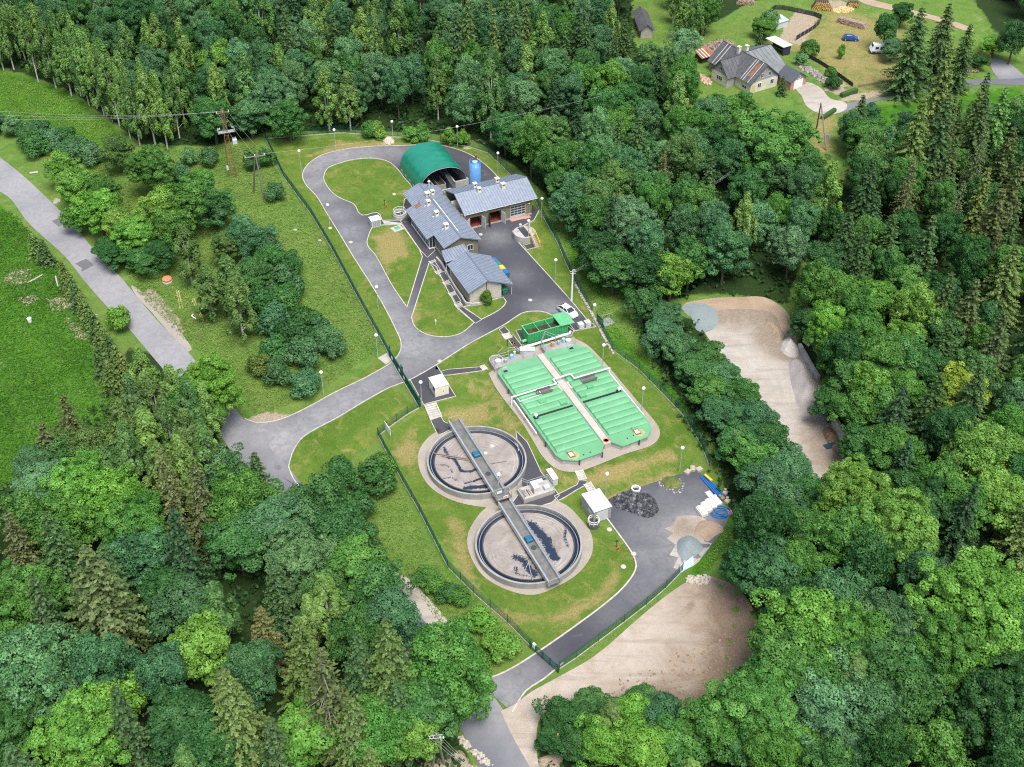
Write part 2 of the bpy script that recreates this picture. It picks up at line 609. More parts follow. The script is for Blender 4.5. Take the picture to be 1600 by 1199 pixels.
def sheet(name, m, outer, holes=(), h=0.03, dust=(), kind="structure", label=None, cat=None, grid=1.6, zextra=None):
    V, Fc = triangulate(outer, holes, grid)
    z = zt(V[:, 0], V[:, 1]) + h
    if zextra is not None:
        z = z + zextra(V[:, 0], V[:, 1])
    me = bpy.data.meshes.new(name)
    a, b, c = V[Fc[:, 0]], V[Fc[:, 1]], V[Fc[:, 2]]
    cr = (b[:, 0] - a[:, 0]) * (c[:, 1] - a[:, 1]) - (b[:, 1] - a[:, 1]) * (c[:, 0] - a[:, 0])
    Fc = np.where((cr < 0)[:, None], Fc[:, ::-1], Fc)
    me.from_pydata([(x, y, q) for (x, y), q in zip(V, z)], [], [tuple(map(int, f)) for f in Fc])
    me.polygons.foreach_set("use_smooth", [True] * len(me.polygons))
    at = me.attributes.new("dust", "FLOAT", "POINT")
    d = np.zeros(len(V))
    for (px, py, r, s) in dust:
        q = P(px, py)
        d = np.maximum(d, s * np.exp(-(((V[:, 0] - q.x) ** 2 + (V[:, 1] - q.y) ** 2) / (r * r))))
    at.data.foreach_set("value", d.astype(np.float32))
    me.materials.append(m)
    o = bpy.data.objects.new(name, me)
    COL.objects.link(o)
    return tag(o, label, cat, None, kind)


def ribbon(line, w, h, closed, mb=None, z0=-0.1, side=0.0):
    """a kerb-like strip of width w and top height h along a world line"""
    mb = mb or MB()
    L = np.asarray(line)
    n = len(L)
    nx = np.roll(L, -1, 0) - np.roll(L, 1, 0)
    if not closed:
        nx[0] = L[1] - L[0]; nx[-1] = L[-1] - L[-2]
    nx /= np.maximum(np.linalg.norm(nx, axis=1), 1e-6)[:, None]
    nr = np.c_[-nx[:, 1], nx[:, 0]]
    A = L + nr * (side + w / 2); B = L + nr * (side - w / 2)
    za = zt(A[:, 0], A[:, 1]); zb = zt(B[:, 0], B[:, 1])
    zz = np.maximum(za, zb)
    vs = []
    for i in range(n):
        vs += [(A[i, 0], A[i, 1], za[i] + z0), (A[i, 0], A[i, 1], zz[i] + h), (B[i, 0], B[i, 1], zz[i] + h), (B[i, 0], B[i, 1], zb[i] + z0)]
    fs = []
    for i in range(n if closed else n - 1):
        a, b = i * 4, ((i + 1) % n) * 4
        fs += [(a, a + 1, b + 1, b), (a + 1, a + 2, b + 2, b + 1), (a + 2, a + 3, b + 3, b + 2)]
    if not closed:
        fs += [(0, 1, 2, 3), (4 * n - 1, 4 * n - 2, 4 * n - 3, 4 * n - 4)]
    mb.add(vs, fs)
    return mb


# ------------------------------------------------------------------ ground sheet
def axis(lo, hi, fine, far):
    a = list(np.arange(lo, hi, fine))
    s = fine; x = hi
    up = []
    while x < far:
        up.append(x); s *= 1.35; x += s
    s = fine; x = lo - fine
    dn = []
    while x > -far:
        dn.append(x); s *= 1.35; x -= s
    return np.array(dn[::-1] + a + up)


def zone(polys, X, Y, soft=1.0):
    m = np.zeros(X.shape)
    for p in polys:
        m = np.maximum(m, smooth(-soft, soft, sdist(WP(p), X, Y)))
    return m


def ground_material():
    m, nt, bs = nodes_of("grass_ground")
    co = objco(nt)
    big = noise(nt, co, 0.09, 5, 0.6, 0.5)
    mid = noise(nt, co, 0.45, 7, 0.68, 0.6)
    fine = noise(nt, co, 3.0, 6, 0.75)
    vf = noise(nt, co, 12.0, 3, 0.6)
    patch = noise(nt, co, 0.33, 9, 0.70, 1.0)
    grain = noise(nt, co, 7.0, 4, 0.7)
    def msk(name, ch, amp=2.2, lo=0.40, hi=0.62):
        a = nt.nodes.new("ShaderNodeAttribute"); a.attribute_name = name
        s = nt.nodes.new("ShaderNodeSeparateColor"); nt.links.new(a.outputs["Color"], s.inputs[0])
        f = math_(nt, "ADD", s.outputs[ch], math_(nt, "MULTIPLY", math_(nt, "SUBTRACT", patch, 0.5), amp))
        return ramp(nt, f, 0, 1, lo, hi)
    meadow = mixc(nt, ramp(nt, patch, 0, 1, 0.35, 0.65), (0.085, 0.180, 0.030), (0.165, 0.265, 0.058))
    meadow = mixc(nt, ramp(nt, big, 0, 0.7, 0.45, 0.7), meadow, (0.16, 0.205, 0.05))
    lush = mixc(nt, ramp(nt, patch, 0, 1, 0.35, 0.65), (0.030, 0.125, 0.008), (0.085, 0.225, 0.016))
    mown = mixc(nt, ramp(nt, mid, 0, 1, 0.36, 0.64), (0.078, 0.165, 0.020), (0.135, 0.205, 0.034))
    mown = mixc(nt, ramp(nt, big, 0, 0.7, 0.50, 0.36), mown, (0.060, 0.140, 0.012))
    mown = mixc(nt, ramp(nt, patch, 0, 0.75, 0.52, 0.66), mown, (0.27, 0.245, 0.075))
    mown = mixc(nt, ramp(nt, fine, 0, 0.45, 0.52, 0.7), mown, (0.30, 0.27, 0.10))
    dry = mixc(nt, ramp(nt, fine, 0, 1, 0.35, 0.65), (0.23, 0.19, 0.065), (0.38, 0.31, 0.14))
    dirt = mixc(nt, ramp(nt, fine, 0, 1, 0.35, 0.65), (0.30, 0.24, 0.17), (0.48, 0.40, 0.32))
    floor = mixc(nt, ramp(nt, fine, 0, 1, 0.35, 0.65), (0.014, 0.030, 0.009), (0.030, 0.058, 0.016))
    col = mixc(nt, msk("zone_b", "Red", 1.2), meadow, lush)
    col = mixc(nt, msk("zone_a", "Red", 0.15), col, mown)
    col = mixc(nt, math_(nt, "MULTIPLY", msk("zone_a", "Green", 1.9, 0.30, 0.80), 0.92), col, dry)
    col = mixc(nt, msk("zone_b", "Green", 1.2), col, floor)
    col = mixc(nt, msk("zone_a", "Blue", 2.6), col, dirt)
    col = mixc(nt, ramp(nt, grain, 0, 0.55, 0.46, 0.72), col, mixc(nt, 0.6, col, (0.02, 0.055, 0.006)))
    col = mixc(nt, ramp(nt, vf, 0, 0.45, 0.45, 0.7), col, mixc(nt, 0.5, col, (0.02, 0.05, 0.008)))
    nt.links.new(col, bs.inputs["Base Color"])
    bs.inputs["Roughness"].default_value = 0.95
    bs.inputs["Specular IOR Level"].default_value = 0.15
    bump(nt, bs, math_(nt, "ADD", math_(nt, "MULTIPLY", vf, 0.5), fine), 0.8, 0.15)
    return m


MOWN_Z = [[(420, 228), (533, 212), (666, 219), (733, 230), (790, 265), (835, 310), (873, 383), (896, 440), (940, 513), (960, 553), (1066, 647),
           (1105, 700), (1075, 725), (1075, 740), (935, 810), (1000, 860), (990, 905), (850, 1030), (832, 1010), (656, 800), (592, 683), (655, 640), (600, 537), (443, 277)],
          [(440, 690), (610, 600), (652, 636), (592, 682), (490, 750), (465, 762)],
          [(505, 628), (600, 555), (625, 575), (530, 622)]]
DRY_Z = [[(735, 600), (760, 605), (835, 730), (870, 735), (880, 752), (845, 735), (790, 645)], [(765, 598), (790, 640), (835, 715), (822, 720), (775, 640)],
         [(880, 752), (925, 735), (1050, 700), (1060, 712), (930, 760)], [(935, 775), (1055, 725), (1060, 740), (950, 790)],
         [(745, 935), (800, 950), (870, 950), (930, 920), (960, 870), (975, 880), (950, 930), (890, 965), (800, 965)], [(610, 700), (640, 660), (660, 690), (640, 730)],
         [(690, 640), (730, 630), (760, 620), (770, 650), (720, 665)], 
         [(620, 480), (650, 470), (660, 500), (640, 510)], [(480, 245), (530, 220), (640, 225), (600, 232), (510, 240)], [(580, 370), (630, 355), (640, 400), (600, 420)],
         [(1275, 175), (1305, 180), (1300, 240), (1270, 235)], [(690, 805), (715, 800), (735, 870), (745, 920), (725, 900)], [(1320, 155), (1400, 125), (1420, 135), (1340, 165)]]
DIRT_Z = [[(8, 440), (20, 425), (45, 420), (50, 435), (30, 455)], [(70, 468), (110, 462), (112, 480), (78, 488)], [(28, 470), (55, 462), (60, 475), (40, 480)], [(100, 495), (130, 510), (135, 530), (118, 525)],
          [(385, 655), (400, 646), (450, 648), (440, 660), (405, 664)], [(218, 455), (240, 450), (280, 500), (287, 520), (262, 515)], [(1215, 60), (1245, 15), (1278, 30), (1255, 70)],
          [(1290, 0), (1345, 0), (1330, 15), (1300, 18)], [(1300, 120), (1325, 135), (1310, 152), (1285, 145)], [(597, 226), (613, 218), (618, 224), (602, 230)],
          [(1420, 130), (1345, 160), (1300, 165), (1330, 150)], [(715, 222), (735, 232), (728, 236)], [(700, 1190), (720, 1170), (770, 1210), (720, 1230)],
          [(660, 1180), (720, 1165), (740, 1199), (650, 1220)], [(846, 1180), (880, 1165), (880, 1210), (850, 1220)]]
LUSH_Z = [[(-300, 310), (0, 318), (60, 380), (110, 450), (150, 560), (165, 690), (60, 760), (-300, 800)], [(-100, 100), (0, 108), (120, 150), (210, 230), (185, 240), (0, 185), (-100, 180)],
          [(940, 520), (960, 545), (1075, 650), (1110, 690), (1090, 640), (990, 540), (960, 510)], [(900, 420), (880, 345), (930, 400), (950, 480)], [(600, 700), (700, 890), (790, 980), (740, 930), (650, 800)],
          [(1075, 890), (1120, 810), (1150, 790), (1140, 860), (1090, 900)], [(1040, 120), (1100, 115), (1090, 150), (1030, 170)], [(1340, 170), (1600, 135), (1600, 180), (1380, 200)]]
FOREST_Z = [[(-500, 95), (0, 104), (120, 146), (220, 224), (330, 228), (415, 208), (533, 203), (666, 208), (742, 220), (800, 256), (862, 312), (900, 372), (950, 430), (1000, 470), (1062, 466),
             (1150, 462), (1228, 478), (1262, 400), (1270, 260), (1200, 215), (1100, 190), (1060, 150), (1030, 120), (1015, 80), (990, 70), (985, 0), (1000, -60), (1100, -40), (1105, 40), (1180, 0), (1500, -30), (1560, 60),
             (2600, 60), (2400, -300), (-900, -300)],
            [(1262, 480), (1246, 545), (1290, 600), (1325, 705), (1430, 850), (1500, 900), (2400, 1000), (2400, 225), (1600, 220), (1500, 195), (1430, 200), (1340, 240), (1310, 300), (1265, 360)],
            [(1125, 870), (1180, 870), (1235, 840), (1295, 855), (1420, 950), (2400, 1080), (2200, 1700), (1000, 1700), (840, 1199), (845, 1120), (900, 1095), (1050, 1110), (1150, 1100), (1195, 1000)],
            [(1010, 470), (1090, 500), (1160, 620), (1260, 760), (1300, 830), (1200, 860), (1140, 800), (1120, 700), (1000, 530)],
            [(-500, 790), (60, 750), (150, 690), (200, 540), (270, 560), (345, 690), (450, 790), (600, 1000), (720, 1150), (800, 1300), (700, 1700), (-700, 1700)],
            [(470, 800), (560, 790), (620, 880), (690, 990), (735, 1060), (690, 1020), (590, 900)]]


def make_ground():
    xs = axis(-105, 108, 0.62, 1600); ys = axis(72, 305, 0.62, 1600)
    X, Y = np.meshgrid(xs, ys)
    shp = X.shape
    X = X.ravel(); Y = Y.ravel()
    Z = zt(X, Y)
    za = np.zeros((len(X), 4), np.float32); za[:, 3] = 1
    zb = za.copy()
    za[:, 0] = zone(MOWN_Z, X, Y, 0.5); za[:, 1] = np.maximum(zone(DRY_Z, X, Y, 2.4), .74 * zone([[(1180, 60), (1260, 40), (1290, 10), (1420, 30), (1420, 130), (1330, 160), (1270, 90)]], X, Y, 6)); za[:, 2] = zone(DIRT_Z, X, Y, 1.0)
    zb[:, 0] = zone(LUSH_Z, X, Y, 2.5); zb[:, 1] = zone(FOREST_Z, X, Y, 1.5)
    me = bpy.data.meshes.new("ground")
    nx, ny = shp[1], shp[0]
    idx = np.arange(nx * ny).reshape(ny, nx)
    q = np.stack([idx[:-1, :-1], idx[:-1, 1:], idx[1:, 1:], idx[1:, :-1]], -1).reshape(-1, 4)
    me.vertices.add(len(X)); me.vertices.foreach_set("co", np.c_[X, Y, Z].astype(np.float32).ravel())
    me.loops.add(q.size); me.loops.foreach_set("vertex_index", q.ravel().astype(np.int32))
    me.polygons.add(len(q)); me.polygons.foreach_set("loop_start", np.arange(0, q.size, 4, dtype=np.int32))
    me.polygons.foreach_set("use_smooth", np.ones(len(q), bool))
    for nme, arr in (("zone_a", za), ("zone_b", zb)):
        at = me.attributes.new(nme, "FLOAT_COLOR", "POINT")
        at.data.foreach_set("color", arr.ravel())
    me.update(calc_edges=True)
    me.materials.append(ground_material())
    o = bpy.data.objects.new("ground", me)
    COL.objects.link(o)
    tag(o, kind="structure")


make_ground()

# ------------------------------------------------------------------ roads, paths, gravel
road = pxline([(-60, 205), (0, 247), (30, 270), (60, 297), (107, 343), (153, 398), (187, 432), (213, 463), (250, 506), (287, 543), (330, 595), (370, 643), (410, 688), (450, 730), (507, 790), (600, 893),
               (660, 967), (720, 1037), (766, 1083), (800, 1130), (845, 1200), (900, 1290, 'c'), (780, 1290, 'c'), (745, 1190), (713, 1130), (650, 1060), (570, 955), (500, 866), (440, 790), (400, 742), (363, 707), (345, 683),
               (300, 632), (223, 540), (200, 513), (160, 472), (130, 437), (100, 400), (43, 347), (17, 312), (0, 300), (-60, 262, 'c')])
sheet("public_road", ASPH_OLD, road, h=0.075, dust=[(x, y, r_, q) for x, y, r_, q in ((-20, 250, 14, 1), (30, 290, 13, 1), (80, 340, 12, 1), (130, 400, 12, 1), (175, 455, 12, 1), (220, 505, 12, 1), (265, 555, 12, 1), (315, 620, 12, .9), (360, 670, 9, .7), (415, 685, 4, .8), (440, 720, 4, .6), (400, 715, 5, .4), (780, 1092, 5, .9), (792, 1120, 4, .8), (812, 1160, 3, .6), (830, 1190, 3, .6))])
for k, pts in enumerate([[(81, 346), (93, 341), (105, 350), (92, 355)], [(117, 413), (135, 405), (147, 415), (128, 425)]]):
    ln = pxline([(a, b, 'c') for a, b in pts], step=2)
    sheet("road_patch", ASPH_PATCH, ln, h=0.083, grid=3)

K = 'c'
lawn_a = [(513, 263), (533, 255), (553, 250), (583, 248), (606, 253), (622, 266), (632, 279), (644, 293), (650, 303, K), (632, 312, K), (628, 345, K), (597, 345, K), (589, 333), (566, 337), (553, 320), (533, 311), (522, 304), (510, 290), (506, 277)]
lawn_b = [(583, 353, K), (627, 351, K), (655, 390, K), (660, 402, K), (636, 481, K), (613, 447), (587, 400), (574, 383), (577, 366)]
lawn_c = [(671, 410, K), (643, 497, K), (649, 512), (666, 523), (685, 527), (706, 526), (723, 520), (741, 505, K), (715, 483, K), (695, 446, K), (682, 418, K)]
lawn_d = [(724, 480, K), (752, 500, K), (768, 492), (784, 482), (791, 472), (786, 465, K), (735, 478, K)]
LAWNS = [pxline(p) for p in (lawn_a, lawn_b, lawn_c, lawn_d)]
outer_l = [(383, 655), (400, 661), (422, 660), (447, 653), (533, 609), (606, 571), (622, 556), (627, 540), (622, 523), (593, 467), (551, 400), (533, 370), (510, 333), (495, 308), (477, 288), (473, 272), (483, 256), (503, 243),
           (533, 235), (573, 230), (633, 228), (683, 227), (720, 236), (746, 249), (765, 264), (790, 290), (815, 305, K)]
outer_r = [(842, 330, K), (838, 338, K), (834, 345, K), (801, 362, K), (806, 374), (826, 397), (856, 430), (889, 467), (917, 500, K), (931, 511, K), (897, 518, K), (880, 505, K), (853, 489), (833, 487), (816, 490), (788, 508), (733, 538), (680, 572), (643, 593), (603, 609), (533, 650), (477, 681), (459, 704), (451, 730)]
plant = pxline(outer_l + outer_r + [(458, 748), (472, 764, K), (440, 745, K), (385, 690, K), (360, 650, K)])
DUST = [(x, y, r_, q) for x, y, r_, q in ((400, 665, 6, .8), (440, 690, 7, 1), (470, 675, 6, .85), (505, 650, 6, .8), (540, 628, 6, .75), (575, 607, 5, .7), (605, 585, 5, .65), (640, 545, 5, .8), (655, 540, 4, .8), (625, 520, 5, .75), (612, 495, 5, .7), (598, 468, 5, .7), (583, 438, 5, .65), (570, 415, 5, .65),
        (555, 390, 5, .6), (543, 362, 4.5, .6), (525, 335, 4.5, .55), (508, 308, 4.5, .6), (492, 285, 5, .7), (488, 262, 5, .75), (505, 250, 5, .8), (535, 243, 6, .8), (570, 240, 6, .7), (610, 238, 5, .55), (645, 240, 4, .4), (725, 535, 4, .6), (690, 548, 5, .6), (660, 565, 5, .55), (630, 575, 5, .6), (760, 330, 2, .3), (862, 482, 3, .6), (880, 484, 2.5, .5), (845, 480, 3, .4),
        (775, 372, 3, .45), (805, 432, 3, .25), (730, 520, 2, .3))]
sheet("plant_road", ASPH_NEW, plant, LAWNS, h=0.045, dust=DUST)

kb = MB()
for lw in LAWNS:
    ribbon(lw, 0.16, 0.13, True, kb)
ribbon(pxline(outer_l, False), 0.17, 0.13, False, kb)
ribbon(pxline(outer_r, False), 0.17, 0.13, False, kb)
ribbon(pxline([(451, 730), (458, 748), (472, 764)], False), 0.17, 0.13, False, kb)
# lower yard
yard = [(1086, 735, K), (1100, 745), (1125, 785), (1138, 810), (1105, 862), (1088, 880), (1063, 897), (1000, 945), (940, 990), (873, 1040, K), (852, 1060), (822, 1080), (800, 1113, K), (766, 1083, K), (738, 1058, K), (757, 1062), (790, 1050), (835, 1023), (900, 978), (960, 932), (985, 905), (994, 885), (988, 866), (965, 833), (948, 810, K), (925, 800, K), (955, 778, K), (1010, 758), (1060, 742, K)]
YARD = pxline(yard, True, 0.6)
sheet("lower_yard_road", ASPH_NEW, YARD, h=0.045, dust=[(1075, 855, 4, .5), (1060, 830, 5, .7), (1050, 860, 4, .6), (1085, 815, 4, .8), (1010, 870, 4, .5), (1020, 830, 5, .45), (1040, 790, 5, .35), (990, 840, 4, .35), (1090, 770, 3, .3), (790, 1085, 5, .8), (820, 1060, 4, .6), (1000, 920, 4, .35), (960, 960, 4, .25), (1070, 880, 4, .7), (1030, 900, 4, .4)])
ribbon(pxline([(742, 1061), (757, 1062), (790, 1050), (835, 1023), (900, 978), (960, 932), (985, 905), (994, 885), (988, 866), (965, 833), (948, 810)], False), 0.22, 0.13, False, kb)
ribbon(pxline([(880, 1036), (850, 1061), (822, 1080), (800, 1113)], False), 0.2, 0.1, False, kb)
o = kb.build("kerb", KERB); tag(o, kind="structure")

# foot paths
def path(pts, m=ASPH_PATH, kerbs=True, name="footpath", h=0.09):
    ln = pxline([(p[0], p[1], 'c') for p in pts])
    sheet(name, m, ln, h=h, grid=1.2)
    return ln


pk = MB()
for pts in ([(641, 594), (682, 571), (712, 620), (662, 633)],):
    ribbon(path(pts), 0.12, 0.11, True, pk)
for pts in ([(672, 655), (689, 652), (694, 660), (707, 665), (704, 672), (692, 678), (684, 680)], [(690, 581), (700, 578), (752, 574), (754, 580), (700, 587), (692, 587)],
            [(716, 482), (722, 480), (753, 500), (743, 506)], [(780, 516), (788, 511), (797, 520), (789, 526)], [(792, 529), (802, 524), (816, 542), (806, 547)], [(809, 548), (818, 544), (824, 550), (814, 554)],
            [(626, 347), (633, 322), (640, 330), (680, 392), (668, 403), (657, 392)], [(866, 776), (902, 758), (905, 750), (918, 753), (913, 760), (872, 783)], [(806, 674), (824, 692), (845, 738), (874, 775), (862, 786), (815, 801), (798, 790), (816, 765), (812, 720)],
            [(806, 517), (884, 500), (897, 516), (893, 525), (818, 541)], [(818, 384), (838, 379), (842, 386), (823, 391)]):
    ribbon(path(pts), 0.12, 0.11, True, pk)
for pts in ([(672, 412), (680, 410), (688, 422), (681, 425)], [(684, 428), (694, 425), (703, 437), (695, 441)], [(696, 447), (704, 445), (711, 456), (702, 459)], [(706, 463), (714, 461), (720, 471), (712, 474)]):
    ribbon(path(pts), 0.12, 0.11, True, pk)
o = pk.build("path_kerb", KERB); tag(o, kind="structure")
ln = path([(597, 345), (628, 349), (631, 353), (600, 350)], CONC, name="concrete_path", h=0.05)
path([(590, 560), (604, 552), (618, 560), (603, 570)], CONC, name="concrete_apron", h=0.035)

# gravel aprons
apron = pxline([(763, 584, K), (778, 612), (816, 662), (833, 690), (851, 718), (873, 735), (900, 738), (927, 730), (977, 710), (1017, 697), (1030, 684), (1029, 668), (1013, 647), (993, 624), (950, 573), (918, 540), (895, 528, K), (840, 542, K), (800, 560, K)])
sheet("gravel_apron", GRAVEL, apron, h=0.08, grid=0.8)
ap1 = pxline([(653, 720), (656, 702), (670, 683), (690, 672), (720, 668), (760, 670), (800, 685), (815, 705), (826, 735), (815, 768), (790, 790), (760, 793), (715, 785), (680, 768), (660, 745)])
sheet("gravel_ring", GRAVEL, ap1, h=0.045, grid=0.9)
ap2 = pxline([(730, 850), (735, 825), (762, 792), (800, 780), (850, 778), (885, 790), (910, 815), (924, 835), (925, 865), (905, 895), (875, 915), (835, 930), (800, 925), (760, 905), (740, 880)])
sheet("gravel_ring", GRAVEL, ap2, h=0.06, grid=0.9)

# sand pit floor, spoil ground and gravel shoulders
pit = pxline([(1065, 480), (1090, 473), (1150, 468), (1195, 472), (1222, 486), (1236, 515), (1245, 545), (1275, 592), (1290, 640), (1305, 680), (1330, 730), (1400, 820), (1480, 880), (1600, 930), (1720, 980, K), (1720, 1010, K), (1600, 965), (1460, 925), (1380, 870), (1300, 790), (1262, 745), (1225, 685), (1195, 640), (1160, 590), (1115, 540), (1090, 505)])
sheet("sand_pit_floor", SAND, pit, h=0.05, grid=1.6, dust=[(1120, 492, 5, .8), (1160, 490, 6, .9), (1195, 500, 6, 1), (1215, 530, 5, 1), (1225, 550, 4, .8), (1290, 690, 5, 1), (1305, 720, 6, .9), (1280, 665, 4, .6), (1320, 750, 5, .6), (1220, 690, 3, .4)])
rim = pxline([(1068, 478), (1090, 470), (1150, 465), (1197, 469), (1226, 484), (1240, 515), (1248, 545), (1240, 555), (1222, 520), (1205, 490), (1150, 484), (1090, 490)])
sheet("brown_sand_bank", SANDB, rim, h=0.075, grid=1.5)
sheet("blue_gravel_patch", BLUEGRAV, pxline([(1066, 479), (1108, 478), (1122, 505), (1095, 520), (1080, 497)]), h=0.095)
spoil = pxline([(782, 1112, K), (800, 1104), (806, 1100), (830, 1082), (870, 1060), (930, 1025), (1000, 965), (1050, 925), (1085, 905), (1110, 902), (1150, 920), (1178, 955), (1187, 990), (1170, 1040), (1150, 1090), (1110, 1118), (1050, 1105), (960, 1090), (900, 1098), (850, 1115), (838, 1150), (842, 1199), (860, 1290, K), (880, 1290, K), (828, 1200), (800, 1150)])
sheet("spoil_ground", SPOILM, spoil, h=0.10, grid=0.8, dust=[(1110, 915, 5, .7), (1150, 945, 7, 1), (1175, 985, 8, 1), (1165, 1035, 8, 1), (1140, 1080, 7, 1), (1100, 1105, 6, .9), (1080, 1050, 7, .6), (1100, 960, 7, .6), (1050, 1095, 5, .8), (960, 1085, 3, .6), (1070, 920, 4, .6)], zextra=lambda X, Y: 0.26 * np.sin(X * 1.9 + Y * 0.7) * np.sin(Y * 1.3 - X * 0.5) * smooth(-9, 0, sdist(SPOIL, X, Y)))
sheet("gravel_shoulder", SAND, pxline([(612, 893), (625, 897), (650, 915), (695, 965), (725, 1010), (755, 1055), (745, 1068), (700, 1018), (650, 955)]), h=0.05)
sheet("gravel_shoulder", GRAVEL, pxline([(205, 448), (230, 463), (260, 490), (290, 530), (300, 547), (292, 552), (270, 527), (240, 492)]), h=0.05)
# lane to the homestead
sheet("homestead_driveway", SAND, pxline([(1243, 137), (1260, 129), (1282, 138), (1298, 155), (1322, 162), (1318, 174), (1285, 179), (1262, 168), (1252, 150)]), h=0.075, dust=[(1255, 140, 5, .6)])
lane = pxline([(1292, 166), (1300, 163), (1320, 163), (1360, 155), (1405, 142), (1425, 135), (1500, 128), (1560, 124), (1640, 118, K), (1640, 132, K), (1560, 133), (1500, 137), (1430, 145), (1380, 156), (1340, 168), (1310, 178), (1296, 177)])
sheet("homestead_lane", ASPH_OLD, lane, h=0.06, dust=[(1270, 145, 9, 1), (1290, 160, 6, .6)])
sheet("homestead_lane", ASPH_OLD, pxline([(1560, 124), (1548, 100), (1560, 92), (1600, 118), (1600, 128), (1570, 130)]), h=0.05, dust=[(1570, 110, 6, .9)])
sheet("dirt_track", SANDB, pxline([(1340, -4), (1370, 2), (1410, 12), (1460, 25), (1520, 45), (1515, 50), (1455, 31), (1400, 18), (1350, 6)]), h=0.05)
sheet("dirt_track", SANDB, pxline([(1325, 400), (1340, 440), (1360, 480), (1372, 478), (1352, 435), (1335, 395)]), h=0.05)
sheet("dirt_track", SANDB, pxline([(1425, 600), (1450, 640), (1490, 690), (1505, 680), (1468, 630), (1440, 595)]), h=0.05)


# ------------------------------------------------------------------ roofs and walls
def gable_roof(fr_mb, rib_mb, a0, a1, c, hw0, hw1, ze0, zr, ze1, axis="v", th=0.14, pitch=0.55):
    """ridge along axis from a0 to a1 at cross position c; slopes reach hw0 below c (height ze0) and hw1 above (ze1)"""
    def q(a, k, z): return (k, a, z) if axis == "v" else (a, k, z)
    for hw, ze, s in ((hw0, ze0, -1), (hw1, ze1, 1)):
        fr_mb.slab([q(a0, c, zr), q(a1, c, zr), q(a1, c + s * hw, ze), q(a0, c + s * hw, ze)], th)
        if rib_mb is not None:
            n = max(1, int((a1 - a0) / pitch))
            for i in range(n + 1):
                a = a0 + (a1 - a0) * i / n
                a = min(max(a, a0 + 0.03), a1 - 0.03)
                rib_mb.hexa([q(a - .02, c + s * .05, zr - .04), q(a + .02, c + s * .05, zr - .04), q(a + .02, c + s * (hw - .02), ze), q(a - .02, c + s * (hw - .02), ze)],
                            [q(a - .02, c + s * .05, zr + .03), q(a + .02, c + s * .05, zr + .03), q(a + .02, c + s * (hw - .02), ze + .06), q(a - .02, c + s * (hw - .02), ze + .06)])
    if rib_mb is not None:
        b = q(a0, c - .1, zr - .03), q(a0, c + .1, zr - .03), q(a1, c + .1, zr - .03), q(a1, c - .1, zr - .03)
        t = q(a0, c - .1, zr + .05), q(a0, c + .1, zr + .05), q(a1, c + .1, zr + .05), q(a1, c - .1, zr + .05)
        rib_mb.hexa(b, t)


def gable_walls(mb, a0, a1, c0, c1, zb, ze, c, zr, axis="v"):
    """closed wall block with gable ends"""
    def q(a, k, z): return (k, a, z) if axis == "v" else (a, k, z)
    prof = [(c0, zb), (c1, zb), (c1, ze), (c, zr), (c0, ze)]
    pts = [q(a0, k, z) for k, z in prof]
    d = Vector(q(a1, 0, 0)) - Vector(q(a0, 0, 0))
    mb.extr(pts, d)


def window(parent, u, v, z, w, h, face, n=1, fm=None, recess=0.03):
    """face: '-v','+v','-u','+u' outward direction"""
    fm = fm or WHITE
    f, g = MB(), MB()
    t = 0.07
    def bxl(mb, s0, s1, z0, z1, d0, d1):
        if face[1] == "v":
            sg = -1 if face[0] == "-" else 1
            y0, y1 = sorted((v + sg * d0, v + sg * d1)); mb.bx(u + s0, u + s1, y0, y1, z0, z1)
        else:
            sg = -1 if face[0] == "-" else 1
            x0, x1 = sorted((u + sg * d0, u + sg * d1)); mb.bx(x0, x1, v + s0, v + s1, z0, z1)
    bxl(g, -w / 2 + t, w / 2 - t, z + t, z + h - t, -0.02, 0.02)
    bxl(f, -w / 2, w / 2, z, z + t, -0.02, 0.06); bxl(f, -w / 2, w / 2, z + h - t, z + h, -0.02, 0.06)
    bxl(f, -w / 2, -w / 2 + t, z + t, z + h - t, -0.02, 0.06); bxl(f, w / 2 - t, w / 2, z + t, z + h - t, -0.02, 0.06)
    for i in range(1, n):
        s = -w / 2 + w * i / n
        bxl(f, s - .03, s + .03, z + t, z + h - t, 0.021, 0.05)
    fo = f.build("window", fm, parent)
    g.build("pane", GLASS, fo)
    return fo


# ------------------------------------------------------------------ main plant building
F1 = Fr(-12.0, 196.0, 25.0, 0.0)
b = F1.root("operations_building", "long L shaped building with blue grey seamed roofs, cream vents and two open doorways", "building")
m = MB()
gable_walls(m, -4.4, 16.2, -2.9, 3.8, -0.3, 3.05, 0.1, 4.55)
m.build("wall", WOOD, b)
m = MB()
# right wing front wall with openings: build as pieces
WU0, WU1, WV0, WV1, WE, WR = 3.85, 19.0, 3.8, 13.0, 3.75, 5.6
ops = [(5.7, 8.1, 2.55), (9.7, 12.3, 2.7), (14.3, 17.7, 3.0)]
def front(mb, u0, u1, z0, z1): mb.bx(u0, u1, WV0, WV0 + 0.3, z0, z1)
u = WU0
for (a, c, hgt) in ops:
    front(m, u, a, -0.3, WE); front(m, a, c, hgt, WE); u = c
front(m, u, WU1, -0.3, WE)
m.bx(WU0, WU1, WV1 - 0.3, WV1, -0.3, WE)
for uu in (WU1 - 0.3,):
    m.extr([(uu, WV0 + .3, -0.3), (uu, WV1 - .3, -0.3), (uu, WV1 - .3, WE), (uu, (WV0 + WV1) / 2, WR - .15), (uu, WV0 + .3, WE)], (0.3, 0, 0))
m.build("wing_wall", WOOD, b)
m = MB(); m.bx(WU0 + .05, WU1 - .35, WV0 + .1, WV1 - .35, -0.05, 0.06); m.build("tiled_floor", RED_FLOOR, b)
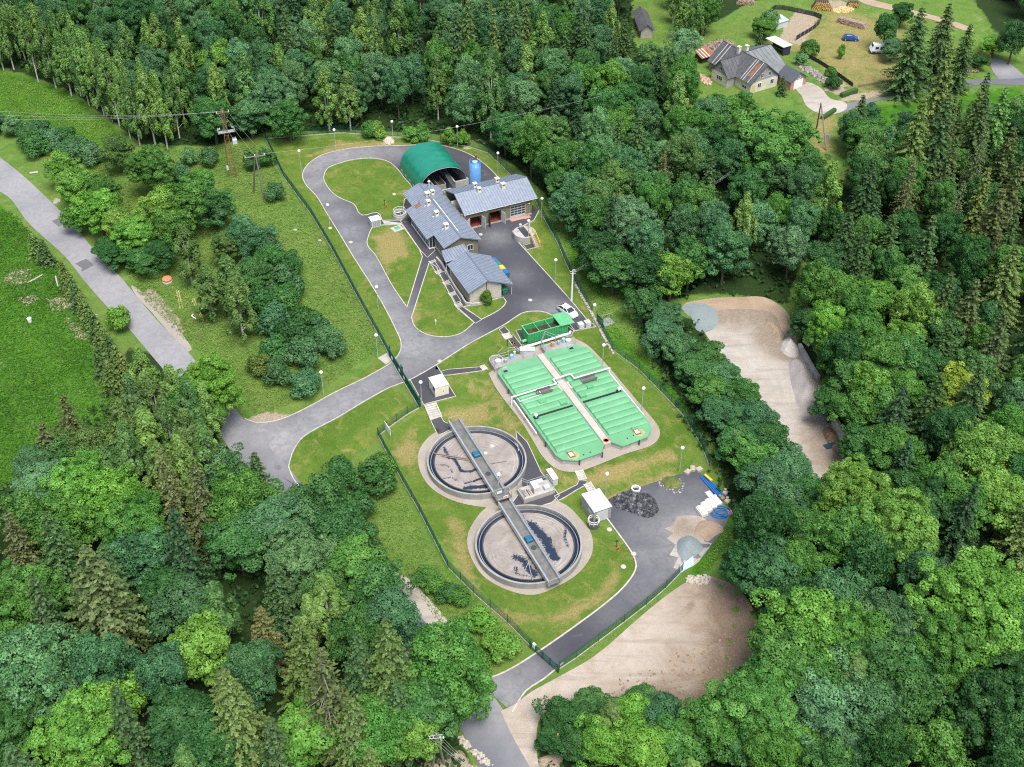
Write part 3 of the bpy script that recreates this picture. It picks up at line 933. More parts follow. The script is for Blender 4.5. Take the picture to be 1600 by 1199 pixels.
m = MB(); m.bx(13.4, 13.6, WV0 + .31, WV1 - .31, 0.06, WE); m.bx(8.9, 9.05, WV0 + .31, WV1 - .31, 0.06, WE); m.bx(4.0, 13.3, 9.0, 9.2, .06, WE); m.build("inner_wall", CREAM, b)
m = MB(); m.bx(WU0, WU1 - .02, WV0 - .05, WV0 - .002, -0.1, 0.35); m.bx(-2.95, -2.9 - .002, -4.4, 0.2, -.1, .45); m.build("plinth", KERB, b)
# open door leaves
for (hu, ang, w) in ((8.15, -78, 1.25), (9.65, -98, 1.2), (12.35, -75, 1.3), (5.65, -140, 1.1)):
    d = MB()
    a = D2R(ang)
    d.box(hu + math.cos(a) * w / 2, WV0 - .05 + math.sin(a) * w / 2, 0.08, w, 0.07, 2.5, a)
    do = d.build("door", CAN if hu != 9.65 else DARKMETAL, b)
    e = MB(); e.box(hu + math.cos(a) * w * .85 + .05 * math.sin(a), WV0 - .05 + math.sin(a) * w * .85 - .05 * math.cos(a), 1.1, 0.14, 0.06, 0.05, a); e.build("handle", DARKMETAL, do)
# sectional garage door
g = MB(); g.bx(14.3, 17.7, WV0 + .1, WV0 + .2, 0.06, 3.0); gd = g.build("garage_door", CAN, b)
g = MB()
for i in range(4):
    z = 0.75 + i * 0.55
    for k in range(4):
        g.bx(14.45 + k * .8, 14.45 + k * .8 + .7, WV0 + .07, WV0 + .098, z, z + .34)
g.build("pane", GLASS, gd)
g = MB(); g.bx(14.2, 17.8, WV0 - .9, WV0 - .06, -.05, .05); g.bx(16.9, 18.4, WV0 - 1.1, WV0 - .2, .05, .07); g.build("door_apron", BRICKP, b)
# glazed bay on the left side
m = MB(); m.bx(-4.3, -2.902, 0.4, 10.0, -0.2, 0.28); m.build("bay_plinth", WHITE, b)
m = MB(); m.bx(-4.2, -2.905, 0.5, 9.9, 0.28, 2.7); bay = m.build("glazed_bay", GLASS, b)
m = MB()
for i in range(11):
    v = 0.5 + i * 0.94
    m.bx(-4.27, -4.201, v - .05, v + .05, 0.28, 2.72)
m.bx(-4.26, -4.201, .56, 9.85, 1.2, 1.27)
for u_ in (-4.2, -3.6, -3.0):
    m.bx(u_ - .04, u_ + .04, 0.43, 0.499, .28, 2.72)
m.build("mullion", CAN, bay)
# roofs
r, rb = MB(), MB()
gable_roof(r, rb, -4.9, 16.7, 0.1, 3.45, 4.15, 3.2, 4.75, 3.15)
ro = r.build("roof", ROOF, b); rb.build("seam", ROOF_RIB, ro)
r, rb = MB(), MB()
zs = 3.2
r.slab([(-3.33, 0.05, 3.28), (-3.33, 11.5, 3.28), (-4.75, 11.5, 2.68), (-4.75, 0.05, 2.68)], 0.13)
for i in range(21):
    v = 0.08 + i * 0.569
    rb.hexa([(-3.35, v - .02, 3.26), (-3.35, v + .02, 3.26), (-4.73, v + .02, 2.68), (-4.73, v - .02, 2.68)], [(-3.35, v - .02, 3.33), (-3.35, v + .02, 3.33), (-4.73, v + .02, 2.75), (-4.73, v - .02, 2.75)])
ro2 = r.build("bay_roof", ROOF, b); rb.build("seam", ROOF_RIB, ro2)
r, rb = MB(), MB()
gable_roof(r, rb, 4.3, 20.0, 8.4, 5.05, 5.05, 3.85, 5.85, 3.85, axis="u")
ro3 = r.build("wing_roof", ROOF, b); rb.build("seam", ROOF_RIB, ro3)
m = MB(); m.box(0.55, 3.6, 4.62, 0.12, 12.5, 0.12); m.build("ridge_cable_tray", WHITE, ro)
m = MB(); m.tube((-4.7, 0.1, 2.6), (-4.7, 11.5, 2.6), .07); m.tube((4.3, 3.3, 3.75), (20, 3.3, 3.75), .07); m.tube((4.28, -4.8, 3.05), (4.28, 3.2, 3.05), .07); m.build("gutter", CAN, b)
for (u, v, zb, s) in ((0.0, 11.6, 4.0, 1.1), (1.2, 12.0, 4.0, .8), (-0.9, 8.9, 3.9, .9), (-0.9, 4.6, 3.9, .9), (-0.9, -0.2, 3.9, 1.0), (9.2, 9.5, 5.0, .85), (9.3, 7.6, 5.0, .85), (14.0, 9.5, 5.0, .95), (14.3, 7.2, 5.0, .95)):
    m = MB()
    m.box(u, v, zb, .62 * s + .1, .62 * s + .1, 1.35, 0)
    m.box(u, v, zb + 1.35, .8 * s + .12, .8 * s + .12, .1, 0)
    vo = m.build("roof_vent", CREAM, b)
    l = MB(); l.bx(u - .18, u + .18, v - .31 * s - .075, v - .31 * s - .05, zb + .95, zb + 1.22); l.build("louvre", DARKMETAL, vo)
    l = MB(); l.bx(u + .31 * s + .05, u + .31 * s + .075, v - .18, v + .18, zb + .95, zb + 1.22); l.build("louvre", DARKMETAL, vo)
    if u < 1.5 and v < 9:
        k = MB(); k.tube((u, v + .55, zb + .3), (u, v + .55, zb + 1.35), .08); k.tube((u - .8, v + .3, zb + .1), (u - .1, v + .3, zb + .2), .14); k.build("pipe", CAN, vo)
m = MB(); m.tube((-2.2, 10.6, 3.4), (-2.2, 10.6, 4.7), .07); m.lathe([(.2, 0), (.22, .05), (.08, .2)], (-2.2, 10.6, 3.6), 10); m.build("flue", RUST, b)
m = MB(); m.slab([(-2.0, 10.2, 3.905), (-2.0, 11.0, 3.905), (-3.0, 11.2, 3.46), (-3.1, 9.9, 3.415)], .012); m.build("rust_stain", RUST, ro)
m = MB(); m.tube((1.9, 15.6, 3.6), (1.9, 15.6, 5.2), .16); m.lathe([(.3, 0), (.3, .12), (.05, .35)], (1.9, 15.6, 5.2), 10); m.build("chimney_cowl", CAN, b)
for (u, v, w, n) in ((2.2, -4.4, 1.2, 2),):
    window(b, u, v, 1.1, w, 1.2, "-v", n)
for u, h in ((4.6, 3.1), (9.0, 3.15), (13.2, 3.2), (18.4, 2.6)):
    m = MB(); m.box(u, WV0 - .1, h, .3, .16, .18); m.build("wall_lamp", WHITE, b)

# annex with the pale stone gable and the link roof
b = F1.root("stone_gable_annex", "small annex with blue grey seamed roof and pale stone gable beside the steps", "building")
m = MB(); gable_walls(m, -19.2, -10.0, -4.2, 2.0, -0.3, 2.75, -0.9, 4.45); m.build("wall", STONE, b)
m = MB(); m.bx(-1.0, -.85, -19.24, -19.2, 1.6, 4.3); m.build("flue_slot", DARKMETAL, b)
r, rb = MB(), MB()
gable_roof(r, rb, -19.7, -9.6, -0.85, 3.8, 5.0, 2.95, 4.7, 2.45)
ro = r.build("roof", ROOF, b); rb.build("seam", ROOF_RIB, ro)
r, rb = MB(), MB()
r.slab([(-4.5, -8.4, 2.7), (0.6, -8.4, 3.1), (0.6, -5.2, 3.45), (-4.0, -5.2, 3.05)], .12)
for i in range(9):
    u = -4.0 + i * .55
    rb.hexa([(u - .02, -8.35, 2.72 + .078 * (u + 4.5)), (u + .02, -8.35, 2.72 + .078 * (u + 4.5)), (u + .02, -5.25, 3.07 + .078 * (u + 4.5)), (u - .02, -5.25, 3.07 + .078 * (u + 4.5))],
            [(u - .02, -8.35, 2.78 + .078 * (u + 4.5)), (u + .02, -8.35, 2.78 + .078 * (u + 4.5)), (u + .02, -5.25, 3.13 + .078 * (u + 4.5)), (u - .02, -5.25, 3.13 + .078 * (u + 4.5))])
ro = r.build("link_roof", ROOF, b); rb.build("seam", ROOF_RIB, ro)
m = MB()
for (u, v) in ((-4.2, -8.1), (-2, -8.1), (0.2, -8.1), (4.0, -10), (4.0, -14.5), (4.0, -19.3)):
    m = MB(); m.tube((u, v, -.1), (u, v, 2.65), .07); m.build("post", CAN, b)
m = MB(); m.path([(-4.4, -8.5, 2.65), (-2.0, -9.6, 3.9), (.4, -8.5, 3.0)], .06); m.path([(-4.4, -9.4, 2.6), (-.8, -9.5, 4.4)], .06); m.build("truss", CAN, b)
m = MB(); m.bx(-4.27, -4.202, -18.6, -10.6, 0.2, 2.1); m.build("side_cladding", TIMBER, b)
sh = empty("shrub", P(759, 475), 0, "small green bush against the pale stone gable wall", "bush")
SMALL_BUSH = sh

# retaining strip beside the steps
w_ = empty("retaining_wall", P(705, 445), 0, "low curved kerb wall between the stepped path and the annex", "low wall")
ln = pxline([(682, 405), (690, 414), (700, 432), (712, 452), (722, 466), (728, 476), (738, 478), (760, 474)], False)
mm = MB(); ribbon(ln, .28, .55, False, mm)
off = w_.location
mm.v = [(a - off.x, b_ - off.y, c - off.z) for a, b_, c in mm.v]
mm.build("wall", KERB, w_)


def steps(pxa, pxb, width, n, label, m=KERB, rise=0.15):
    """a flight going from pxa (top) to pxb (bottom)"""
    a, c = P(*pxa), P(*pxb)
    d = Vector((c.x - a.x, c.y - a.y, 0)); L = d.length; d.normalize()
    ang = math.atan2(d.y, d.x)
    r_ = empty("stairs", a, ang, label, "stairs")
    mm = MB()
    for i in range(n):
        x0, x1 = L * i / n, L * (i + 1) / n
        z = (c.z - a.z) * i / n + rise * .8
        mm.bx(x0, x1 - .02, -width / 2, width / 2, (c.z - a.z) - .4, z)
    mm.build("tread", m, r_)
    for s in (-1, 1):
        mm = MB()
        y = s * (width / 2 + .09)
        mm.hexa([(0, y - .08, -.6), (L, y - .08, c.z - a.z - .4), (L, y + .08, c.z - a.z - .4), (0, y + .08, -.6)],
                [(0, y - .08, .22), (L, y - .08, c.z - a.z + .2), (L, y + .08, c.z - a.z + .2), (0, y + .08, .22)])
        mm.build("stringer", KERB, r_)
    return r_


steps((672, 632), (682, 655), 1.75, 7, "flight of pale concrete steps from the white container pad down to the upper round tank")
steps((904, 736), (911, 751), 1.0, 5, "short steps leading up to the green covered basins' gravel edge")
steps((917, 756), (928, 773), 1.0, 6, "narrow steps descending behind the grey kiosk to the lower yard")
for (a, c, lab) in (((674, 408), (677, 411), "top paved step of the stepped path beside the annex"), ((683, 424), (687, 428), "second paved landing down the stepped path by the annex"),
                    ((696, 441), (699, 445), "third paved landing down the stepped path by the annex"), ((705, 458), (708, 462), "fourth paved landing down the stepped path by the annex"), ((714, 475), (718, 480), "lowest paved landing of the stepped path by the stone gable")):
    steps(a, c, 1.0, 3, lab, CONC_D, rise=.12)
steps((789, 522), (795, 530), 1.15, 3, "three pale steps in the path beside the green dumpster")
steps((752, 577), (760, 574), 0.9, 4, "few steps from the dark path up to the round concrete well")

# ------------------------------------------------------------------ green arched shelter
bfr = F1.at(6.4, 24.6)
b = bfr.root("arched_shelter", "green tarpaulin covered arched shelter behind the operations building", "shelter")
m = MB()
NA, NL = 28, 20
HWID, HGT = 5.4, 5.5
def arch(t, r=1.0):
    a = math.pi * t
    x = -math.cos(a); z = math.sin(a)
    return (HWID * r * math.copysign(abs(x) ** 0.85, x), HGT * r * z ** 0.8 if z > 0 else 0)
vs, fs = [], []
for k in range(NL + 1):
    v = -5.6 + 11.3 * k / NL
    sag = 0.985 + 0.015 * abs(math.cos(math.pi * k / NL * 5))
    for i in range(NA + 1):
        x, z = arch(i / NA, sag)
        vs.append((x, v, z))
for k in range(NL):
    for i in range(NA):
        a_ = k * (NA + 1) + i
        fs.append((a_, a_ + 1, a_ + NA + 2, a_ + NA + 1))
m.add(vs, fs)
TARP = mat("green_tarpaulin", (0.008, 0.19, 0.125), 0.27, 0.12, 0.5, stain=(0.02, 0.24, 0.17), stain_amt=0.5, stain_scale=0.4, spec=0.8)
m.build("canopy", TARP, b, smooth=True)
for k in range(6):
    v = -5.55 + 11.2 * k / 5
    m = MB(); m.path([(arch(i / 14, .975)[0], v, arch(i / 14, .975)[1]) for i in range(15)], .06); m.build("hoop", GALV, b)
m = MB(); m.bx(-5.35, -5.05, -5.5, 5.6, -.2, .9); m.bx(5.05, 5.35, -5.5, 5.6, -.2, .9); m.bx(-5.0, 5.0, 5.2, 5.5, -.2, 2.2); m.build("base_wall", CONC_D, b)
b = F1.root("concrete_bunker", "pale concrete bunker walls and dark conveyor in front of the arched shelter", "bunker")
m = MB(); m.bx(4.2, 7.8, 17.0, 17.3, -.2, 1.6); m.bx(8.6, 11.6, 18.2, 18.5, -.2, 2.1); m.bx(11.3, 11.6, 18.55, 27, -.2, 2.1); m.bx(8.6, 8.85, 18.55, 27, -.2, 1.9); m.bx(4.2, 4.5, 17.35, 27, -.2, 1.6); m.build("wall", CONC, b)
m = MB(); m.hexa([(7.2, 15.0, 1.7), (7.9, 15.0, 1.7), (7.9, 24, 3.2), (7.2, 24, 3.2)], [(7.2, 15.0, 2.05), (7.9, 15.0, 2.05), (7.9, 24, 3.55), (7.2, 24, 3.55)]); m.bx(7.3, 7.8, 20, 20.2, 0, 2.6); m.build("conveyor", DARKMETAL, b)
b = F1.root("skip_container", "grey skip half hidden inside the arched shelter", "skip")
m = MB(); m.bx(5.3, 7.0, 19.3, 22.8, .1, .2); m.bx(5.3, 7.0, 19.3, 19.4, .2, 1.5); m.bx(5.3, 5.4, 19.41, 22.8, .2, 1.5); m.bx(6.9, 7.0, 19.41, 22.8, .2, 1.5); m.build("body", KIOSKG, b)
m = MB(); m.bx(5.45, 5.75, 19.27, 19.3, .6, .8); m.bx(6.5, 6.8, 19.27, 19.3, .6, .8); m.build("reflector", YELLOW, b)
m = MB(); m.ball((6.1, 20.6, .7), .75, 10, .8); m.build("load", SLUDGE_SOIL, b)

# blue silo
sf = F1.at(12.9, 18.0)
b = sf.root("blue_silo", "blue cylindrical silo with railed top behind the operations building", "silo")
m = MB(); m.lathe([(1.2, -.1), (1.2, 5.0), (1.1, 5.15), (.3, 5.6), (.0001, 5.6)], n=28); m.build("shell", BLUE, b, True)
m = MB(); m.lathe([(.55, 5.45), (.55, 5.95), (.0001, 6.0)], n=16); m.build("hatch", BLUE_L, b, True)
m = MB()
for i in range(12):
    t = 2 * math.pi * i / 12
    m.tube((1.15 * math.cos(t), 1.15 * math.sin(t), 5.05), (1.15 * math.cos(t), 1.15 * math.sin(t), 6.1), .03)
for z in (5.6, 6.1):
    m.path([(1.15 * math.cos(2 * math.pi * i / 20), 1.15 * math.sin(2 * math.pi * i / 20), z) for i in range(21)], .03)
m.build("railing", BLUE, b)
m = MB(); m.tube((.5, .6, 5.4), (.5, .6, 6.9), .22); m.box(.5, .6, 6.9, .6, .6, .25); m.build("filter", RUSTSTEEL, b)
m = MB(); m.tube((-1.25, -.2, 0), (-1.25, -.2, 6.0), .03); m.tube((-1.25, .2, 0), (-1.25, .2, 6.0), .03)
for i in range(19): m.tube((-1.25, -.2, .3 + .3 * i), (-1.25, .2, .3 + .3 * i), .02)
m.build("ladder", GALV, b)

# round tank with yellow stair rails
q = W(819.5, 362, 1.4)
rf = Fr(q[0], q[1], 25, 0.0)
b = rf.root("round_tank", "low round pale concrete tank with yellow railed stairs on the right of the yard", "tank")
m = MB(); m.lathe([(2.15, -.3), (2.15, 1.35), (2.0, 1.42), (.0001, 1.42)], n=36); m.build("wall", CONC, b, True)
m = MB(); m.prism([(-.75, -1.9), (.55, -1.9), (.55, 1.6), (-.75, 1.6)], 1.424, 1.47); m.build("grating", DARKMETAL, b)
m = MB()
for i in range(7):
    m.bx(.35, 1.25, -2.15 - .3 * (i + 1), -2.15 - .3 * i, -.1, 1.3 - i * .2)
m.build("stair", CONC_D, b)
m = MB()
for u in (.3, 1.3):
    m.path([(u, -1.0, 1.42), (u, -1.0, 2.4), (u, -2.2, 2.4), (u, -4.3, 1.0), (u, -4.3, .1)], .05)
    m.path([(u, -1.0, 1.95), (u, -2.2, 1.95), (u, -4.3, .55)], .035)
    for k in range(4): m.tube((u, -2.2 - .6 * k, 1.3 - .4 * k), (u, -2.2 - .6 * k, 2.4 - .4 * k), .035)
m.build("railing", YELLOW, b)
m = MB(); m.tube((1.4, .8, 1.42), (1.4, .8, 2.3), .14); m.tube((-1.2, .3, 1.42), (-1.2, .3, 2.0), .1); m.box(-.1, 1.7, 1.42, .5, .4, .7); m.build("vent_pipe", CAN, b)

# left well with two raised covers
q = W(624.5, 332, .9)
b = empty("concrete_well", (q[0], q[1], 0), D2R(25), "round two ring concrete well at the left wall of the operations building", "well")
m = MB(); m.lathe([(1.4, -.2), (1.4, .55), (1.33, .6), (1.33, .95), (1.0, .95), (1.0, .5), (.0001, .5)], n=30); m.build("ring", CONC, b, True)
m = MB(); m.lathe([(.9, .51), (.85, .6), (.0001, .62)], (-.15, .1, 0), n=20); m.build("cover", GLASS, b)
m = MB(); m.path([(1.2 * math.cos(t * .3), 1.2 * math.sin(t * .3), 1.5) for t in range(0, 16)], .05)
for t in range(0, 16, 3): m.tube((1.2 * math.cos(t * .3), 1.2 * math.sin(t * .3), .9), (1.2 * math.cos(t * .3), 1.2 * math.sin(t * .3), 1.5), .04)
m.bx(-.9, .2, -.1, .1, .95, 1.05); m.build("railing", CAN, b)

# small box kiosk, hatch slab, hydrants
def kiosk(px, py, ang, sx, sy, h, label, wall, top, name="kiosk", over=.08):
    p = P(px, py)
    k = empty(name, p, D2R(ang), label, "kiosk")
    mm = MB(); mm.bx(-sx / 2, sx / 2, -sy / 2, sy / 2, -.15, h); mm.build("body", wall, k)
    mm = MB(); mm.hexa([(-sx / 2 - over, -sy / 2 - over, h), (sx / 2 + over, -sy / 2 - over, h), (sx / 2 + over, sy / 2 + over, h), (-sx / 2 - over, sy / 2 + over, h)],
                       [(-sx / 2 - over, -sy / 2 - over, h + .08), (sx / 2 + over, -sy / 2 - over, h + .08), (sx / 2 + over, sy / 2 + over, h + .16), (-sx / 2 - over, sy / 2 + over, h + .16)])
    mm.build("roof", top, k)
    return k


k = kiosk(586.5, 352, 25, 1.9, 1.5, 1.5, "small white box kiosk on the lawn by the loop road", CAN, WHITE)
m = MB()
for i in range(4): m.bx(-.75 + i * .4, -.45 + i * .4, -.78, -.752, .2, 1.3)
m.build("door", KIOSKG, k)
k = kiosk(686, 611, 25, 2.3, 2.7, 2.05, "white site container on the dark pad beside the entrance gate", CREAM, WHITE, "site_container")
m = MB(); m.bx(-.5, .35, -1.38, -1.352, .1, 1.85); dd = m.build("door", CREAM, k)
m = MB(); m.bx(.2, .28, -1.42, -1.38, .9, 1.05); m.build("handle", DARKMETAL, dd)
m = MB(); m.bx(-1.18, -1.152, -1.0, -.3, 1.0, 1.7); m.build("window", GLASS, k)
m = MB()
for sx in (-1.13, 1.13):
    for sy in (-1.33, 1.33): m.box(sx, sy, -.1, .1, .1, 2.14)
m.build("corner_post", WHITE, k)
k = kiosk(931, 800, 25, 2.9, 3.9, 2.35, "grey metal kiosk with white ribbed roof at the edge of the lower yard", KIOSKG, WHITE, "metal_kiosk")
m = MB()
for i in range(5): m.bx(-1.5 + .74 * i - .03, -1.5 + .74 * i + .03, -2.0, 2.0, 2.515 if i > 5 else 2.44, 2.56)
m.build("roof_rib", CAN, k)
m = MB(); m.bx(-.9, .9, -1.98, -1.952, .05, 2.0); m.bx(-1.48, -1.452, -1.2, -.2, 1.1, 1.7); m.build("door", CAN, k)
b = empty("access_hatch", P(620.5, 358), D2R(25), "green hatch lid on a small concrete slab in the lawn", "hatch")
m = MB(); m.box(0, 0, -.1, 2.2, 1.8, .22, .15); m.build("slab", CONC, b)
m = MB(); m.box(.1, .1, .125, 1.0, .9, .14, .15, .05); m.build("lid", MINT_D, b)


def hydrant(px, py, label):
    b = empty("hydrant", P(px, py), 0, label, "hydrant")
    mm = MB(); mm.lathe([(.14, 0), (.14, .1), (.09, .12), (.09, .75), (.13, .8), (.1, .95), (.0001, 1.0)], n=12); mm.tube((-.2, 0, .6), (.2, 0, .6), .06); mm.build("body", ORANGE, b, True)
    return b


hydrant(604, 326, "orange hydrant on the lawn left of the round well")
hydrant(966, 861, "orange hydrant on the grass right of the lower round tank")
hydrant(802, 543, "red orange hydrant beside the path near the covered basins")


def marker(px, py, label, h=1.5, m=FENCEP):
    b = empty("marker_post", P(px, py), 0, label, "post")
    mm = MB(); mm.tube((0, 0, -.1), (0, 0, h), .05); mm.build("post", m, b)
    mm = MB(); mm.box(0, -.06, h - .35, .3, .05, .3); mm.build("plate", m, b)


marker(601, 322, "short green marker post on the lawn behind the orange hydrant")
marker(963, 855, "short green marker post behind the orange hydrant by the lower tank")
marker(793, 541, "short blue green marker post on the grass left of the path")
marker(681, 508, "short white marker post at the tip of the triangular lawn", 1.2, WHITE)


def manhole(px, py, label, r=.4, m=CONC, h=.05):
    p = P(px, py)
    b = empty("manhole", p, 0, label, "manhole")
    mm = MB(); mm.lathe([(r, -.1), (r, h), (r * .8, h + .02)], n=20); mm.build("ring", m, b)
    mm = MB(); mm.lathe([(r * .78, h - .02), (r * .78, h + .03), (.0001, h + .035)], n=20); mm.build("cover", KERB, b)


for (x, y, l) in ((751, 367, "pale round manhole cover on the asphalt outside the open doorways"), (828.5, 469.5, "pale round manhole cover in the middle of the yard near the white car"), (952, 828, "round concrete manhole on the grass below the dark railed well"),
                  (990, 866, "round concrete manhole at the grass edge beside the lower yard kerb"), (974, 886, "round concrete manhole nearest the lower gate road"), (687, 565, "pale manhole cover at the kerb above the container pad"),
                  (548, 379, "pale round manhole cover in the plant road left of the lawn"), (616, 304, "flat pale manhole slab on the upper lawn"), (516, 357, "manhole at the foot of the lamp beside the loop road"), (461, 360, "pale round concrete manhole in the meadow left of the fence"),
                  (500, 376, "small brown manhole in the meadow by the fence")):
    manhole(x, y, l, h=.1)

# ------------------------------------------------------------------ green covered basins
F2 = Fr(-2.0, 130.0, 25.0, 0.0)
b = F2.root("covered_basins", "twin concrete basins under ribbed mint green covers with a pale walkway between", "treatment basin")
HB = 1.05
left_o = [(10.8, 2.3), (11.3, 1.0), (13.3, -.15), (17.4, -.05), (18.75, 1.4), (18.75, 25.2), (13.4, 25.45), (11.2, 24.6), (10.8, 23.8)]
right_o = [(19.95, 1.5), (21.2, -.15), (25.7, .1), (27.3, 1.6), (27.7, 3.0), (27.7, 23.6), (26.2, 25.4), (20.4, 25.7), (19.95, 25.3)]
m = MB(); m.prism(left_o, -.5, HB - .12); m.prism(right_o, -.5, HB - .12); m.build("basin_wall", CONC, b)


def inset(poly, d):
    n = len(poly); c = np.mean(poly, 0)
    return [tuple(np.array(p) + (c - np.array(p)) / np.linalg.norm(c - np.array(p)) * d) for p in poly]


def cover(name, outl, v0, v1, u0, u1, ngrp, gaps):
    m = MB(); m.prism(inset(outl, -.14), HB - .12, HB + .04)
    co = m.build(name, MINT, b)
    e = MB()
    rr = MB()
    k = 0
    pitch = (v1 - v0) / ngrp
    for i in range(ngrp):
        c = v0 + pitch * (i + .5)
        if any(a < c < z for a, z in gaps):
            continue
        n = 10
        prof = [(c - math.cos(math.pi * j / n) * pitch * .5, HB + .045 + .34 * math.sin(math.pi * j / n) ** 0.75) for j in range(n + 1)]
        vs = [(u0 + .32, a, z) for a, z in prof] + [(u1 - .32, a, z) for a, z in prof]
        fs = [(j, j + 1, n + 2 + j, n + 1 + j) for j in range(n)]
        # sloped rounded ends
        vs += [(u0 + .12, c, HB + .042), (u1 - .12, c, HB + .042)]
        q = len(vs)
        fs += [(j + 1, j, q - 2) for j in range(n)] + [(n + 1 + j, n + 2 + j, q - 1) for j in range(n)]
        rr.add(vs, fs)
    ro_ = rr.build("ribbed_shell", MINT, b, smooth=True)
    return co


cover("cover_deck", left_o, 2.5, 23.2, 10.9, 18.6, 15, [(11.0, 12.0)])
cover("cover_deck", right_o, 2.7, 24.0, 20.1, 27.6, 15, [(11.0, 12.0)])
m = MB(); m.bx(18.78, 19.92, 1.2, 25.6, -.4, HB + .1); m.bx(18.2, 20.5, 15.4, 17.2, HB + .06, HB + .16); m.build("walkway", mat("pinkish_concrete", (0.47, 0.41, 0.37), .9, .15, 1.0, stain=(.36, .31, .28)), b)
m = MB()
for u in (18.72, 19.98): m.bx(u - .04, u + .04, 1.6, 25.3, HB + .04, HB + .22)
m.build("walkway_kerb", GALV, b)
m = MB(); m.bx(11.4, 18.4, 11.3, 11.62, HB + .045, HB + .16); m.bx(20.3, 27.1, 11.35, 11.67, HB + .045, HB + .16); m.build("cable_channel", BLACK, b)
for (u, v) in ((11.7, 11.2), (26.9, 11.5)):
    m = MB(); m.box(u, v, HB + .17, .7, .6, .1); ho = m.build("vent_base", BLACK, b)
    m = MB(); m.lathe([(.16, 0), (.16, .35), (.32, .4), (.3, .6), (.0001, .75)], (u, v, HB + .26), 14); m.build("cowl", WHITE, ho, True)
m = MB()
m.path([(9.9, 16.6, .0), (9.9, 16.6, 1.9), (18.0, 16.7, 1.9), (18.0, 17.9, 1.9), (21.3, 18.0, 1.9), (21.3, 16.7, 1.9), (27.9, 16.7, 1.9), (27.9, 16.7, .9), (27.9, 5.0, .8)], .13, 10)
m.path([(10.3, 16.6, 1.0), (10.3, 8.0, .95)], .11, 8)
m.path([(10.9, 16.4, 1.5), (10.9, 15.5, 1.5), (14.8, 15.6, 1.6), (14.8, 16.4, 1.6)], .07, 8)
m.build("white_air_pipe", WHITE, b, True)
for (u, v) in ((14.2, 15.6), (22.3, 15.4)):
    m = MB(); m.bx(u, u + 2.6, v, v + .9, HB + .42, HB + .52); m.bx(u, u + 2.6, v - .05, v - .02, HB + .52, HB + 1.0); m.bx(u, u + 2.6, v + .92, v + .95, HB + .52, HB + 1.0); m.build("service_platform", GALV_D, b)
for (u, v, w, d) in ((14.2, 14.2, 1.2, .9), (17.2, 12.6, 1.2, .9), (20.9, 12.9, 1.1, .9), (23.0, 14.4, 1.1, .9)):
    m = MB(); m.box(u, v, HB + .05, w, d, .5, 0, .06); m.build("hatch_box", MINT_D if v > 13 else MINT, b)
for (u, v, op) in ((12.2, 23.6, 1), (25.0, 24.6, 1)):
    m = MB(); m.box(u, v, HB + .05, 1.3, 1.0, .08); ho = m.build("access_hatch", MINT_D, b)
    m = MB(); m.box(u - .1, v + .2, HB + .13, .7, .5, .03); m.build("opening", BLACK, ho)
    m = MB(); m.box(u - .1, v + .55, HB + .13, .9, .06, .55); m.build("flap", CAN, ho)
for (u, v) in ((13.0, 1.3), (24.8, 1.7)):
    m = MB(); m.box(u, v, HB + .05, .9, 1.3, .12); ho = m.build("rusted_hatch", RUST, b)
    m = MB(); m.box(u - .1, v - .1, HB + .17, .6, .8, .1); m.box(u + .05, v - .45, HB + .27, .35, .3, .15); m.build("plate", CREAM, ho)
    m = MB(); m.path([(u - .5, v + .8, HB + .05), (u - .5, v + .8, HB + .8), (u - .5, v - .2, HB + .8), (u - .5, v - .2, HB + .05)], .04); m.build("grab_rail", GALV, ho)
    m = MB(); m.lathe([(.95, .0), (.0001, .004)], (u + .25, v - .25, HB + .043), 14); m.build("rust_stain", mat("pale_rust_stain", (.32, .36, .17), .7, .25, 2.5), b)
for (u, v) in ((15.9, .55), (14.7, .45), (22.7, 1.0), (23.9, 1.2)):
    m = MB(); m.tube((u, v, HB + .03), (u, v, HB + .14), .11); m.build("port", BLACK, b)
m = MB()
for (u, v) in ((10.62, 19.5), (10.62, 5.5), (13.6, -.4), (17.6, -.3), (24.2, -.2), (10.62, 12.5)):
    m.box(u, v, 0, .16, .16, HB + .1)
m.build("drain_pipe", DARKMETAL, b)
m = MB(); m.lathe([(.5, .03), (.42, .09), (.34, .03)], (19.4, 1.9, HB + .1), 18); m.build("lifebuoy", ORANGE, b, True)
# inlet platform at the far end, rails and pipes
m = MB(); m.bx(10.9, 18.2, 25.55, 27.6, -.3, HB - .25); m.bx(20.6, 26.2, 25.8, 28.0, -.3, HB - .2); m.build("inlet_platform", CONC_D, b)
m = MB()
for pts in ([(11.0, 25.7, 0.8), (11.0, 27.5, .8), (14.4, 27.6, .8), (14.8, 28.8, .5), (16.2, 28.6, .5), (16.6, 26.2, .8)], [(20.7, 26.2, .8), (20.7, 28.0, .8), (22.4, 30.0, .9), (23.6, 28.2, .9), (26.0, 28.0, .9), (26.2, 26.0, .9)]):
    for z in (.55, 1.1):
        m.path([(u, v, c + z) for u, v, c in pts], .045)
    for u, v, c in pts: m.tube((u, v, c - .8), (u, v, c + 1.1), .045)
m.build("railing", GALV, b)
for (u, v, r_, h, mm_) in ((12.0, 26.6, .55, .7, CAN), (14.6, 26.8, .3, .9, BLUE_L), (15.3, 27.2, .22, 1.1, CAN), (13.3, 26.4, .25, .6, GALV), (22.4, 27.0, .3, .9, BRICKP), (23.6, 27.1, .25, .8, GALV), (24.6, 27.2, .28, .9, BLUE_L), (25.4, 26.9, .5, .6, CAN)):
    m = MB(); m.lathe([(r_, 0), (r_, h), (.0001, h + .1)], (u, v, HB - .25), 14); m.build("pump", mm_, b, True)
